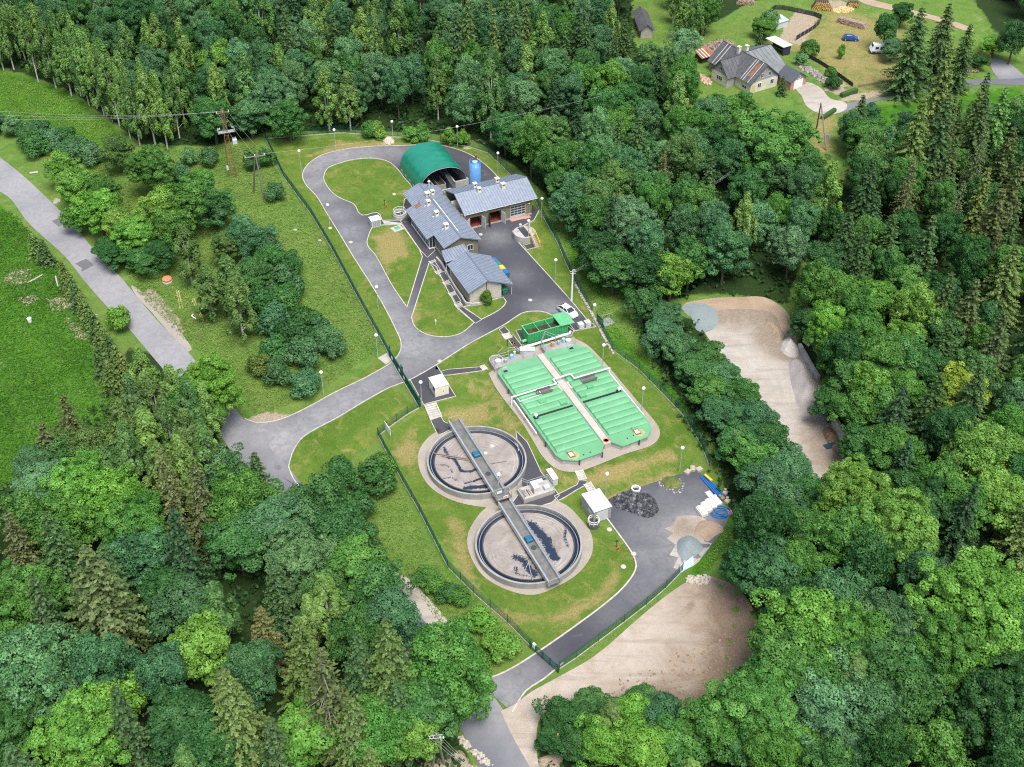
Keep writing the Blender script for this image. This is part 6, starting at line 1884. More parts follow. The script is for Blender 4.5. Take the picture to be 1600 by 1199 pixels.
b = empty("hay_barn", P(1010, 60), D2R(95), "narrow old barn with grey roof at the edge of the forest clearing", "barn")
m = MB(); gable_walls(m, 0, 11, -1.5, 1.5, -.3, 2.4, 0, 3.5, axis="u"); m.build("wall", mat("pale_barn_boards", (.36, .33, .30), .9, .2, 2), b)
r = MB(); gable_roof(r, None, -.4, 11.4, 0, 2.0, 2.0, 2.1, 3.7, 2.1, axis="u"); r.build("roof", SLATE, b)
car((84.6, 291.2, Z1(84.6, 291.2) + .0), D2R(-10), "blue estate car parked on the homestead meadow", CARBLUE, 4.1)
b = empty("camper_van", (90.2, 283.5, Z1(90.2, 283.5)), D2R(178), "white camper van with a blue stripe half hidden under a tree", "van")
vs = [(-2.6, -1, .4), (2.2, -1, .4), (2.6, -1, .9), (1.9, -1, 2.3), (-2.4, -1, 2.4)]
m = MB(); m.extr(vs, (0, 2.0, 0)); m.build("body", CARWHITE, b)
m = MB(); m.bx(-2.55, 2.2, -1.03, -1.002, .5, .75); m.bx(-2.55, 2.2, 1.002, 1.03, .5, .75); m.build("stripe", CARBLUE, b)
m = MB(); m.bx(-1.2, .3, -1.03, -1.002, 1.3, 1.9); m.bx(.7, 1.5, -1.03, -1.002, 1.3, 1.9); m.bx(-1.2, .3, 1.002, 1.03, 1.3, 1.9); m.bx(.7, 1.5, 1.002, 1.03, 1.3, 1.9); m.slab([(2.2, -.8, 1.72), (2.2, .8, 1.72), (1.98, .8, 2.2), (1.98, -.8, 2.2)], .06); m.build("window", GLASS, b)
for s in (-.9, .9):
    for x in (-1.6, 1.6): m = MB(); m.tube((x, s - .12, .33), (x, s + .12, .33), .33, .33, 14); m.build("wheel", TYRE, b)


def logpile(pa, pb, h, n, label, m, ends, r=.17, L=1.2, seed=5):
    a, c = P(*pa), P(*pb)
    d = Vector((c.x - a.x, c.y - a.y, 0)); LL = d.length
    b = empty("log_pile", a, math.atan2(d.y, d.x), label, "log pile")
    rr = random.Random(seed)
    mb, eb = MB(), MB()
    k = 0
    z = r
    while z < h:
        x = r + (z * .5)
        while x < LL - z * .5:
            yo = rr.uniform(-.12, .12)
            q = r * rr.uniform(.75, 1.05)
            mb.tube((x, -L / 2 + yo, z), (x, L / 2 + yo, z), q, q, 7, False)
            for s in (-1, 1): eb.lathe([(.0001, 0), (q, 0)], (0, 0, 0), 7) if False else eb.tube((x, s * (L / 2) + yo, z), (x, s * (L / 2 + .015) + yo, z), q * .97, q * .97, 7)
            x += r * 2.0
        z += r * 1.75
    mb.build("log_stack", m, b); eb.build("cut_ends", ends, b)


OLDWOOD = mat("split_firewood", (.30, .24, .20), .9, .4, 2); CUT = mat("fresh_cut_ends", (.62, .36, .12), .8, .25, 4); CUTP = mat("pinkish_cut_ends", (.50, .33, .24), .85, .3, 4)
logpile((1267, 13), (1300, 16), 2.0, 0, "largest orange heap of fresh cut logs at the top edge of the homestead meadow", BARK, CUT, .24, 2.2)
logpile((1322, 9), (1345, 11), 1.3, 0, "smaller orange heap of fresh cut logs right of the large one", BARK, CUT, .22, 2.0)
logpile((1307, 33), (1354, 46), 1.5, 0, "long stack of greyish pink firewood above the blue car", OLDWOOD, CUTP, .16, 1.6)
logpile((1390, 50), (1402, 52), 1.2, 0, "short firewood stack beside the camper van", OLDWOOD, CUTP, .16, 1.4)
logpile((1150, 6), (1180, 8), 1.3, 0, "pinkish firewood stack at the top left of the homestead clearing", OLDWOOD, CUTP, .17, 1.4)
logpile((1500, 112), (1528, 112), .8, 0, "low brown log stack beside the lane under the spruces", BARK, CUTP, .18, 1.6)
logpile((1530, 82), (1552, 90), 1.4, 0, "orange cut logs behind the dark bush by the lane", BARK, CUT, .2, 1.6)
chunks("chip_pile", "pale sawdust and offcut patch between the orange log heaps", "sawdust", mat("sawdust", (.66, .48, .24), .9, .2, 3), [(1300, 17), (1320, 10), (1335, 14), (1325, 20), (1310, 21)], .25, 260, .12, .5, 44, "stuff")


def board_fence(pts, label, h=1.1, m=None):
    ln = pxline(pts, False, 1.8)
    o = ln[0]
    root = empty("board_fence", (o[0], o[1], 0), 0, label, "fence")
    mb, z = MB(), zt(ln[:, 0], ln[:, 1])
    for i in range(len(ln) - 1):
        a, c = ln[i] - o, ln[i + 1] - o
        d = c - a; L = np.linalg.norm(d); ang = math.atan2(d[1], d[0]); n = max(1, int(L / .16))
        for k in range(n):
            p = a + d * (k + .5) / n
            mb.box(p[0], p[1], z[i] - .05, .14, .03, h * random.uniform(.93, 1.05), ang)
    mb.build("boards", m or mat("tarred_boards", (.03, .032, .036), .85, .3, 2), root)
    pb = MB()
    for i in range(len(ln)):
        p = ln[i] - o; pb = MB(); pb.box(p[0] + .05, p[1] + .05, z[i] - .2, .1, .1, h + .15); pb.build("post", TIMBER, root)


board_fence([(1202, 24), (1211, 15), (1245, 20), (1283, 30), (1280, 38), (1262, 52), (1243, 64)], "dark board fence around the vegetable plot", 1.3)
board_fence([(1262, 90), (1285, 103), (1310, 120), (1332, 136)], "dark board fence between the driveway and the homestead meadow", 1.1)
board_fence([(1340, 137), (1365, 133), (1390, 128), (1410, 125)], "thin grey rail fence along the homestead lane", .7, TIMBER)
chunks("rubble_wall", "heap of grey logs and rubble along the driveway bank", "rubble", mat("grey_rubble", (.26, .24, .22), .9, .4, 2), [(1245, 98), (1262, 105), (1290, 122), (1310, 138), (1300, 140), (1270, 120), (1250, 108)], .6, 240, .3, 1.0, 45, "stuff")
for k, (x, y, l) in enumerate(((1215, 163, "white flowering"),)):
    pass
b = empty("hedge", P(1326, 148), D2R(35), "clipped green hedge at the mouth of the homestead driveway", "hedge")
m = MB(); m.box(0, 0, -.1, 5.0, 1.0, 1.2, 0, .2); hedge_core = m.build("foliage", mat("hedge_green", (.03, .09, .02), .9, .4, 3, bumps=.8), b)
b = empty("hedge", P(1294, 181), D2R(48), "short clipped hedge at the lane end beside the A shaped wooden pole", "hedge")
m = MB(); m.box(0, 0, -.1, 5.5, .9, 1.1, 0, .2); m.build("foliage", mat("hedge_green", (.03, .09, .02)), b)
b = empty("rusty_frame", P(1005, 50), D2R(100), "pale frame of an old cart beside the narrow barn", "cart")
m = MB()
for k in range(6): m.tube((k * .5, 0, .4), (k * .5 - .2, .9, 1.2), .05, .05, 5)
m.build("frame", TIMBER, b)


# ------------------------------------------------------------------ vegetation
def kite_mesh(name, C, N, size, m, tint, aspect=1.4, r=None, droop=0.0):
    """many small leaf clumps: one kite shaped face each"""
    r = r or rng
    n = len(C)
    N = N / np.maximum(np.linalg.norm(N, axis=1), 1e-6)[:, None]
    a = np.cross(N, np.tile([[0.0, 0.0, 1.0]], (n, 1)) + r.normal(0, .02, (n, 3)))
    a /= np.maximum(np.linalg.norm(a, axis=1), 1e-6)[:, None]
    b_ = np.cross(N, a)
    t = r.uniform(0, 2 * np.pi, n)[:, None] if droop == 0 else (np.pi / 2 + r.normal(0, .5, n))[:, None]
    u = a * np.cos(t) + b_ * np.sin(t); v = -a * np.sin(t) + b_ * np.cos(t)
    s = (size * r.uniform(.65, 1.35, n))[:, None] if np.ndim(size) else size * r.uniform(.65, 1.35, n)[:, None]
    bend = N * s * r.uniform(-.18, .18, n)[:, None]
    V = np.stack([C - u * s * aspect * .5, C + v * s * .5 + bend - u * s * .08, C + u * s * aspect * .5, C - v * s * .5 + bend - u * s * .08], 1)
    me = bpy.data.meshes.new(name)
    me.vertices.add(n * 4); me.vertices.foreach_set("co", V.astype(np.float32).ravel())
    me.loops.add(n * 4); me.loops.foreach_set("vertex_index", np.arange(n * 4, dtype=np.int32))
    me.polygons.add(n); me.polygons.foreach_set("loop_start", np.arange(0, n * 4, 4, dtype=np.int32))
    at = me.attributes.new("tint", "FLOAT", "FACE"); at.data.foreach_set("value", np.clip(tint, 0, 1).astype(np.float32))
    me.update(calc_edges=True)
    me.materials.append(m)
    return me


def sph(n, r):
    v = r.normal(size=(n, 3))
    return v / np.linalg.norm(v, axis=1)[:, None]


def broad_crown(seed, R=4.0, H=11.0, puffs=46, cards=190, size=.42, base=.22, irregular=.25, gap=0.0):
    """crown of leaf clumps gathered in puffs; ground at z=0, crown from base*H to H"""
    r = np.random.default_rng(seed)
    cz = H * (base + 1) / 2; hz = H * (1 - base) / 2
    d = sph(puffs * 3, r); d[:, 2] = np.where(d[:, 2] < -.55, -d[:, 2], d[:, 2])
    keep = [d[0]]
    for q in d[1:]:
        if len(keep) >= puffs: break
        if min(np.linalg.norm(q - k) for k in keep) > 1.3 / math.sqrt(puffs): keep.append(q)
    d = np.array(keep)
    rad = np.clip(r.uniform(.66, 1.0, len(d)) + r.normal(0, irregular * .25, len(d)), .45, 1.08)
    lob = 1 + irregular * .5 * np.sin(3 * np.arctan2(d[:, 1], d[:, 0]) + seed)
    pc = np.c_[d[:, 0] * R * rad * lob * .86, d[:, 1] * R * rad * lob * .86, cz + d[:, 2] * hz * rad * .9]
    pr = R * np.clip(r.lognormal(.05, .33, len(d)), .55, 2.0) * 1.7 / math.sqrt(puffs)
    C, N, T = [], [], []
    for k in range(len(d)):
        n = int(cards * (pr[k] / (R * 1.7 / math.sqrt(puffs))) ** 1.9 * (1 - gap * r.random()))
        e = sph(n, r)
        e = e[(e @ d[k] > -.35) & (e[:, 2] > -.75)]
        rr = pr[k] * r.uniform(.72, 1.06, len(e))[:, None] * np.array([1, 1, .8])
        C.append(pc[k] + e * rr)
        N.append(e * .9 + np.array([0, 0, .40]) + r.normal(0, .38, e.shape))
        T.append(.5 + r.normal(0, .13) + r.normal(0, .09, len(e)))
    # inner foliage so that the crown is not hollow
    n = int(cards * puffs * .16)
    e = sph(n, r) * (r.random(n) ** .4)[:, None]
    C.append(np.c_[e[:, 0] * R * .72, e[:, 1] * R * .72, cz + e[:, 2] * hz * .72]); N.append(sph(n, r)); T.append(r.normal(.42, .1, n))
    return np.vstack(C), np.vstack(N), np.concatenate(T), pc


def trunk_mesh(H, r0, pc, m, r, limbs=6, name="trunk", lean=.02, top=.75):
    mb = MB()
    pts = [(0, 0, -.4)]
    n = 6
    for i in range(1, n + 1):
        z = H * top * i / n
        pts.append((r.normal(0, lean) * z, r.normal(0, lean) * z, z))
    for i in range(n):
        mb.tube(pts[i], pts[i + 1], r0 * (1 - .8 * i / n), r0 * (1 - .8 * (i + 1) / n), 7, False)
    if pc is not None:
        for k in r.choice(len(pc), min(limbs, len(pc)), False):
            z = max(1.0, pc[k][2] * .6); j = min(n - 1, max(1, int(z / (H * top) * n)))
            mb.tube(pts[j], tuple(pc[k]), r0 * .35, r0 * .1, 5, False)
    me = bpy.data.meshes.new(name)
    me.from_pydata(mb.v, [], mb.f); me.materials.append(m); me.update()
    return me


def birch_crown(seed, R=2.3, H=17.0, n=7600, size=.30):
    r = np.random.default_rng(seed)
    C, N, T = [], [], []
    pc = []
    Q = 80
    for k in range(Q):
        h = r.uniform(.20, 1.0) ** .9
        w = R * max(.06, math.sin(min(1, (1.03 - h) * 1.2) * math.pi * .60)) ** .85
        a = r.uniform(0, 2 * math.pi); q = w * r.uniform(.25, 1.0)
        c = np.array([q * math.cos(a), q * math.sin(a), h * H - .2])
        pc.append(c)
        m_ = int(n / Q * r.uniform(.5, 1.5))
        e = sph(m_, r)
        sc_ = np.array([.46, .46, 1.25]) * r.uniform(.6, 1.15)
        p = c + e * sc_ * (r.random(m_) ** .3)[:, None] - np.array([0, 0, .5])
        C.append(p); N.append(e * [1, 1, .4] + np.array([math.cos(a) * .4, math.sin(a) * .4, 1.0]) + r.normal(0, .4, e.shape)); T.append(.5 + r.normal(0, .13) + r.normal(0, .13, m_))
    return np.vstack(C), np.vstack(N), np.concatenate(T), np.array(pc)


def spruce_crown(seed, R=3.2, H=20.0, whorls=34, size=.34, base=.08, sparse=1.0, dens=1.0):
    r = np.random.default_rng(seed)
    C, N, T, S = [], [], [], []
    limbs = []
    for k in range(whorls):
        f = (k + r.uniform(-.3, .3)) / whorls
        z = H * (base + (1 - base) * f * .985)
        L0 = R * (1 - f) ** .82 * (1.0 if f > .06 else .8) + .25
        nb = max(4, int((9 if f < .6 else 7) * sparse))
        a0 = r.uniform(0, 6.28)
        for j in range(nb):
            a = a0 + 6.283 * j / nb + r.normal(0, .26)
            L = L0 * r.uniform(.6, 1.18)
            dirx = np.array([math.cos(a), math.sin(a), 0.0]); sd = np.array([-math.sin(a), math.cos(a), 0.0])
            m_ = max(5, int(L * 9.5 * dens))
            t = r.random(m_) ** .75
            droop = -.42 * L * (t ** 1.35) + .14 * L * np.clip(t - .72, 0, 1) * 2
            wd = (.06 + .34 * (1 - np.abs(t * 1.6 - .7)).clip(.05, 1)) * min(1.0, L / 2.0) * 1.25
            off = r.uniform(-1, 1, m_) * wd
            p = np.array([0, 0, z]) + dirx * (L * t)[:, None] + sd * off[:, None] + np.array([0, 0, 1.0]) * (droop - np.abs(off) * .35 + r.normal(0, .06, m_))[:, None]
            C.append(p); N.append(np.tile([0, 0, 1.0], (m_, 1)) + dirx * .55 + sd * (off * .5)[:, None] + r.normal(0, .38, (m_, 3)))
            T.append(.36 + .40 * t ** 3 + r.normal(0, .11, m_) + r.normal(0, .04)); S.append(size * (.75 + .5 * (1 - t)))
            limbs.append(((0, 0, z), tuple(np.array([0, 0, z]) + dirx * L * .75 + np.array([0, 0, -.25 * L]))))
    C = np.vstack(C); N = np.vstack(N)
    return C, N, np.concatenate(T), np.concatenate(S), limbs


PROTO = {}


def proto(key, crown_me, trunk_me, D, H, name):
    root = bpy.data.objects.new(name, None); root.empty_display_size = .5
    kids_ = []
    c = bpy.data.objects.new("crown", crown_me); c.parent = root; kids_.append(c)
    if trunk_me is not None:
        t = bpy.data.objects.new("trunk", trunk_me); t.parent = root; kids_.append(t)
    PROTO[key] = (root, kids_, D, H)


for i, (R_, H_, pf, cd, sz, ba, ir, gp) in enumerate([(4.0, 11, 110, 170, .21, .14, .3, .15), (4.2, 12, 130, 150, .205, .10, .5, .3), (3.8, 12, 100, 175, .21, .08, .4, .1), (4.0, 11.5, 115, 140, .20, .16, .65, .45)]):
    C, N, T, pc = broad_crown(100 + i, R_, H_, pf, cd, sz, ba, ir, gp)
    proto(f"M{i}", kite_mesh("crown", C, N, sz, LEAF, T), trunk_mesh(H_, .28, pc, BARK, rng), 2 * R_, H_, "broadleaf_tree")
for i, (R_, H_, pf, cd, sz, ba, ir, gp) in enumerate([(6.5, 16, 260, 210, .22, .12, .35, .15), (6.5, 15, 230, 220, .23, .08, .5, .3), (6.0, 15, 200, 165, .215, .18, .6, .5)]):
    C, N, T, pc = broad_crown(200 + i, R_, H_, pf, cd, sz, ba, ir, gp)
    proto(f"L{i}", kite_mesh("crown", C, N, sz, LEAF, T), trunk_mesh(H_, .45, pc, BARK, rng, 10), 2 * R_, H_, "broadleaf_tree")
for i, (R_, H_, pf, cd, sz) in enumerate([(1.9, 3.6, 26, 150, .20), (2.1, 3.2, 30, 140, .21), (1.7, 4.2, 24, 160, .20)]):
    C, N, T, pc = broad_crown(300 + i, R_, H_, pf, cd, sz, -.05, .35, .1)
    proto(f"H{i}", kite_mesh("crown", C, N, sz, LEAF, T), trunk_mesh(H_, .08, pc, BARK, rng, 5), 2 * R_, H_, "shrub")
for i in range(4):
    R_ = (2.4, 2.1, 2.7, 2.3)[i]; H_ = (17, 18, 16, 17)[i]
    C, N, T, pc = birch_crown(400 + i, R_, H_, 7600 + 500 * i)
    proto(f"K{i}", kite_mesh("crown", C, N, .24, LEAF, T, 1.9, droop=1), trunk_mesh(H_, .17, pc, BIRCHBARK, rng, 12, lean=.012, top=.95), 2 * R_, H_, "birch_tree")
for i, (R_, H_, wh, sz, ba, sp_, dn) in enumerate([(3.3, 20, 25, .25, .06, 1.0, 1.7), (3.6, 22, 26, .25, .08, .95, 1.6), (2.9, 18, 24, .24, .05, 1.0, 1.8), (3.5, 21, 26, .23, .1, .8, .9)]):
    C, N, T, S, lb = spruce_crown(500 + i, R_, H_, wh, sz, ba, sp_, dn)
    tm = MB(); tm.tube((0, 0, -.4), (0, 0, H_ * .97), .28, .03, 7, False)
    for a, c in (lb[::2] if i == 3 else lb[::5]): tm.tube(a, c, .05, .015, 4, False)
    tme = bpy.data.meshes.new("trunk"); tme.from_pydata(tm.v, [], tm.f); tme.materials.append(BARK if i != 3 else TIMBER); tme.update()
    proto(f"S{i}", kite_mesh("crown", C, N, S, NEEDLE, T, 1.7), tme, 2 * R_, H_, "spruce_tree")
for i, (R_, H_, wh, sz, dn) in enumerate([(5.2, 22, 30, .27, 2.0), (5.0, 23, 28, .27, 1.7)]):
    C, N, T, S, lb = spruce_crown(550 + i, R_, H_, wh, sz, .06, 1.15, dn)
    tm = MB(); tm.tube((0, 0, -.4), (0, 0, H_ * .97), .36, .03, 8, False)
    for a, c in lb[::3]: tm.tube(a, c, .05, .015, 4, False)
    tme = bpy.data.meshes.new("trunk"); tme.from_pydata(tm.v, [], tm.f); tme.materials.append(BARK); tme.update()
    proto(f"B{i}", kite_mesh("crown", C, N, S, NEEDLE, T, 1.7), tme, 2 * R_, H_, "spruce_tree")
C, N, T, S, lb = spruce_crown(600, 1.6, 6.0, 18, .24, .02, 1.0, 1.6)
tm = MB(); tm.tube((0, 0, -.3), (0, 0, 5.8), .1, .02, 6, False); tme = bpy.data.meshes.new("trunk"); tme.from_pydata(tm.v, [], tm.f); tme.materials.append(BARK); tme.update()
proto("Y0", kite_mesh("crown", C, N, S, NEEDLE, T, 1.6), tme, 3.2, 6.0, "young_spruce")

COLS = {"dk": (.036, .122, .030), "md": (.062, .182, .044), "gr": (.084, .232, .040), "br": (.135, .325, .044), "yl": (.155, .325, .050), "lm": (.250, .350, .040), "bl": (.074, .192, .074), "lb": (.122, .268, .108),
        "ol": (.105, .195, .048), "bi": (.150, .285, .062), "bd": (.100, .220, .054), "sd": (.034, .090, .032), "sp": (.062, .130, .038), "sy": (.115, .185, .044), "sb": (.100, .142, .046), "sn": (.130, .155, .052)}
TONE = {"dk": "dark green", "md": "mid green", "gr": "fresh green", "br": "bright green", "yl": "light yellow green", "lm": "lime yellow", "bl": "bluish green", "lb": "pale bluish green", "ol": "olive green",
        "bi": "light green", "bd": "deep green", "sd": "blackish green", "sp": "dark green", "sy": "yellowish green", "sb": "brownish green", "sn": "brown tinged"}
KINDN = {"B": "broadleaf tree", "H": "leafy shrub", "K": "slender birch", "S": "spruce", "N": "thin spruce", "Y": "young spruce"}
CATN = {"B": "tree", "H": "shrub", "K": "birch", "S": "spruce", "N": "spruce", "Y": "spruce"}
PLACED = []
NTREE = {}


def tree(kind, x, y, H, D, col, label, group, rs=None):
    """at world x, y"""
    r = random.Random(int(x * 131 + y * 977)) if rs is None else rs
    if kind == "B":
        key = f"L{r.randrange(3)}" if D > 9.5 else f"M{r.randrange(4)}"
    elif kind == "N": key = "S3"
    elif kind == "S": key = f"B{r.randrange(2)}" if D > 8.2 else f"S{r.randrange(3)}"
    elif kind == "H": key = f"H{r.randrange(3)}"
    elif kind == "K": key = f"K{r.randrange(4)}"
    else: key = "Y0"
    root, ks, D0, H0 = PROTO[key]
    c = np.array(COLS[col]) * (1 + r.uniform(-.14, .14)) * np.array([1 + r.uniform(-.1, .1), 1, 1 + r.uniform(-.12, .12)])
    s = D / D0
    nm = root.name
    if kind == "B": root.name = {"bl": "alder_tree", "lb": "alder_tree", "ol": "willow_tree", "gr": "maple_tree", "br": "maple_tree", "yl": "maple_tree"}.get(col, "broadleaf_tree")
    o = copy_tree(root, ks, (x, y, Z1(x, y)), r.uniform(0, 6.28), (s, s, H / H0), label, CATN[kind], group, (*[float(q) for q in c], 1))
    root.name = nm
    PLACED.append((x, y, D))
    NTREE[kind] = NTREE.get(kind, 0) + 1
    return o


def base_from(kind, mode, px, py, H):
    if mode == "b":
        p = P(px, py); return p.x, p.y
    f = {"t": 1.0, "c": .58}[mode]
    p = P(px, py, H * f)
    return p.x, p.y


def T(kind, mode, px, py, H, D, col, label, group=None):
    x, y = base_from(kind, mode, px, py, H)
    return tree(kind, x, y, H, D, col, label, group)


ORD = ["first", "second", "third", "fourth", "fifth", "sixth", "seventh", "eighth", "ninth", "tenth", "eleventh", "twelfth", "thirteenth", "fourteenth", "fifteenth", "sixteenth", "seventeenth", "eighteenth", "nineteenth", "twentieth"]


def row(kind, mode, pts, H, D, cols, what, where, group, jit=.12):
    """trees of a row, counted along it"""
    r = random.Random(len(pts) * 17 + int(pts[0][0]))
    for i, q in enumerate(pts):
        c = q[2] if len(q) > 2 else cols[i % len(cols)]
        T(kind, mode, q[0], q[1], H * (1 + r.uniform(-jit, jit)), D * (1 + r.uniform(-jit, jit)), c, f"{TONE[c]} {what}, {ORD[i]} from the left {where}", group)


# birch row at the edge of the left meadow
row("K", "b", [(-22, 112), (6, 110), (22, 109), (60, 128), (88, 138), (112, 150), (127, 152), (140, 166), (152, 170), (163, 180), (176, 190), (187, 197), (204, 217), (219, 228), (243, 226), (262, 233), (281, 218), (290, 200)], 17.5, 5.0, ["bi", "bd", "bi"],
    "white trunked birch", "along the upper meadow edge", "birches along the upper meadow")
row("K", "b", [(40, 95), (75, 112), (105, 128), (135, 146), (175, 165), (205, 190), (238, 205)], 18, 5.0, ["bd", "bi"], "birch", "in the second rank behind the meadow birches", "birches behind the meadow row")
T("B", "c", 213, 38, 17, 15, "dk", "broad very dark broadleaf tree rising behind the meadow birches")
T("B", "c", 340, 102, 13, 9.5, "br", "bright green maple standing out behind the meadow birches")
T("B", "c", 332, 184, 11, 9, "md", "layered dark tree directly behind the rusty lattice pylon")
for x, y, H, D, c, l in ((425, 150, 13, 10, "lb", "pale bluish green alder with a rounded crown behind the plant's upper left corner"), (410, 105, 13, 9, "bl", "bluish green alder above the pale rounded alder"), (390, 180, 10, 8, "bl", "bluish green alder between the pylon and the plant fence corner"),
                         (450, 185, 10, 8, "md", "mid green tree at the forest edge left of the columnar poplars"), (470, 110, 13, 8, "bl", "bluish green tree behind the two columnar poplars")):
    T("B", "c", x, y, H, D, c, l)
T("K", "b", 515, 205, 15, 5.6, "bi", "broad columnar light green tree at the forest edge above the loop road's left bend")
T("K", "b", 548, 204, 14, 5.2, "bi", "columnar light green tree just right of the broader one at the loop road")
# shrubs in a line along the meadow
row("H", "c", [(-10, 190), (20, 196), (42, 212), (62, 202), (82, 216), (104, 212), (124, 226), (142, 238), (55, 225), (112, 232)], 4.5, 5.0, ["bl", "lb", "md"], "leafy shrub", "in the hedge across the upper meadow", "shrubs across the upper meadow")
# bright maples along the public road
for x, y, H, D, c, l in ((97, 262, 8, 7, "yl", "yellow green maple at the upper end of the roadside maple group"), (118, 292, 10, 8.5, "br", "bright green maple second from the top of the roadside group"), (152, 328, 10, 9, "br", "bright green maple beside the upper repair patch of the public road"),
                         (192, 352, 9, 8.5, "yl", "yellow green maple in the middle of the roadside maple group"), (238, 262, 11, 10, "gr", "full fresh green maple standing uphill behind the roadside group"), (252, 330, 10, 9.5, "yl", "bright yellow green maple in the centre of the group beside the dull willow"),
                         (210, 370, 9, 8, "br", "bright green maple at the foot of the roadside group"), (292, 318, 11, 9.5, "gr", "fresh green maple on the uphill right of the roadside group"), (332, 322, 9, 8, "md", "mid green tree at the right end of the roadside maple group"),
                         (182, 236, 9, 7, "ol", "dull olive willow between the meadow and the maples"), (122, 340, 6, 6, "gr", "low green maple hugging the public road at the group's foot"), (268, 360, 9, 8, "gr", "fresh green tree below the yellow green maple"),
                         (180, 392, 5, 8, "dk", "dark low bush mass at the roadside below the maples"), (222, 404, 5, 8, "md", "mid green low bush mass beside the dark roadside bush"), (250, 395, 6, 7, "dk", "dark bush under the lower maples"),
                         (312, 290, 8, 7, "gr", "small fresh green maple uphill of the mid green tree"), (160, 300, 9, 7, "gr", "fresh green maple behind the bright roadside maples")):
    T("B", "c", x, y, H, D, c, l)
# thicket between road and plant fence
for x, y, H, D, c, l, k in ((400, 380, 9, 9.5, "bl", "broad bluish green tree in the thicket left of the plant road", "B"), (372, 372, 8, 7, "bl", "bluish green tree on the left flank of the thicket", "B"), (425, 410, 8, 8, "md", "mid green tree in the centre of the thicket by the plant fence", "B"),
                            (395, 430, 8, 8, "md", "mid green tree below the centre of the thicket", "B"), (440, 440, 6, 7, "bl", "bluish green bush at the fence side of the thicket", "H"), (350, 385, 7, 6, "ol", "olive tree on the road side of the thicket", "B"),
                            (410, 470, 6, 6.5, "md", "mid green bush below the birch with a leaning white trunk", "H"), (432, 500, 5.5, 6.5, "bl", "bluish green bush midway down the thicket", "H"), (452, 525, 5.5, 7, "dk", "dark bush in the lower thicket", "H"), (470, 548, 5, 6.5, "bl", "bluish green bush at the lower right of the thicket", "H"),
                            (430, 545, 5, 6, "md", "mid green bush at the lower left of the thicket", "H"), (407, 570, 4, 5, "sy", "yellowish bush at the bottom of the thicket", "H"), (435, 580, 4, 5, "bl", "rounded bluish bush beside the yellowish one", "H"), (476, 594, 4, 5.2, "bl", "rounded bluish bush nearest the access road lamp", "H"),
                            (507, 524, 4, 5, "bl", "pale rounded bush close to the fence lamp", "H"), (522, 540, 4, 5, "bl", "rounded bush at the fence right of the thicket", "H"), (452, 410, 5, 5, "md", "small mid green bush at the upper fence side of the thicket", "H"), (447, 460, 5, 5.5, "md", "mid green bush against the plant fence", "H"),
                            (337, 330, 7, 6.5, "bl", "bluish tree right of the roadside maples", "B"), (430, 297, 4, 4.5, "bl", "pale shrub at the foot of the A shaped concrete pole", "H"), (377, 350, 5, 5, "lb", "pale shrub above the thicket", "H"), (297, 243, 4, 4, "lb", "pale shrub in the meadow left of the pylon", "H"), (325, 243, 4, 4.5, "bl", "bluish shrub nearest the pylon's left foot", "H"),
                            (283, 268, 4, 4.5, "bl", "bluish shrub above the maples", "H"), (392, 250, 4.5, 4, "md", "mid green shrub between the pylon and the A shaped pole", "H"), (415, 245, 4, 4, "md", "mid green shrub at the upper end of the fence", "H"), (490, 505, 4, 5, "bl", "bluish bush right of the dark one in the thicket", "H"), (470, 500, 5, 6, "md", "mid green bush behind the dark one in the thicket", "H")):
    T(k, "c", x, y, H, D * .86, c, l)
T("K", "t", 283, 352, 13, 5.5, "ol", "olive birch beside the orange capped ring")
T("K", "b", 381, 531, 13, 6.8, "ol", "birch with a leaning white trunk right of the yellow planks")
T("K", "t", 318, 415, 12, 6.0, "ol", "olive birch above the yellow planks")
T("K", "t", 352, 400, 12, 6, "bd", "deep green birch at the head of the thicket")
# young spruces along the pasture side of the road
row("Y", "t", [(48, 362), (62, 372), (93, 405), (104, 420), (112, 440), (122, 455), (132, 470), (142, 487), (150, 497), (158, 508), (167, 520), (176, 535), (186, 548), (150, 540), (165, 560)], 6.5, 3.4, ["sy", "sp", "sy"], "young spruce", "along the lower edge of the public road", "young spruces along the public road")
T("H", "c", 186, 497, 5, 4, "br", "bright green sapling leaning over the public road")
# birch clump and large bright maple over the road
row("K", "t", [(214, 545), (196, 585), (232, 590), (262, 572), (286, 590), (180, 622), (222, 640), (254, 625), (284, 640), (312, 598), (190, 660), (240, 690), (275, 680), (312, 660)], 15, 5.2, ["bi", "bd", "ol"], "birch", "in the roadside clump below the young spruces", "birch clump by the public road")
T("B", "c", 328, 606, 12, 11, "br", "bright green maple bending over the public road above the junction")
T("B", "c", 300, 640, 11, 8, "gr", "fresh green tree between the birch clump and the bright maple")
for x, y, H, D, c, l in ((95, 612, 14, 6.5, "sn", "brown tinged spruce at the pasture corner"), (62, 655, 12, 6, "sn", "shorter brown tinged spruce left of the pasture corner spruce"), (248, 697, 19, 8, "sn", "tall bare brown spruce in front of the birch clump"), (8, 795, 16, 7, "sn", "brown tinged spruce at the left edge beside the big maples")):
    T("N" if x == 248 else "S", "t", x, y, H, D, c, l)
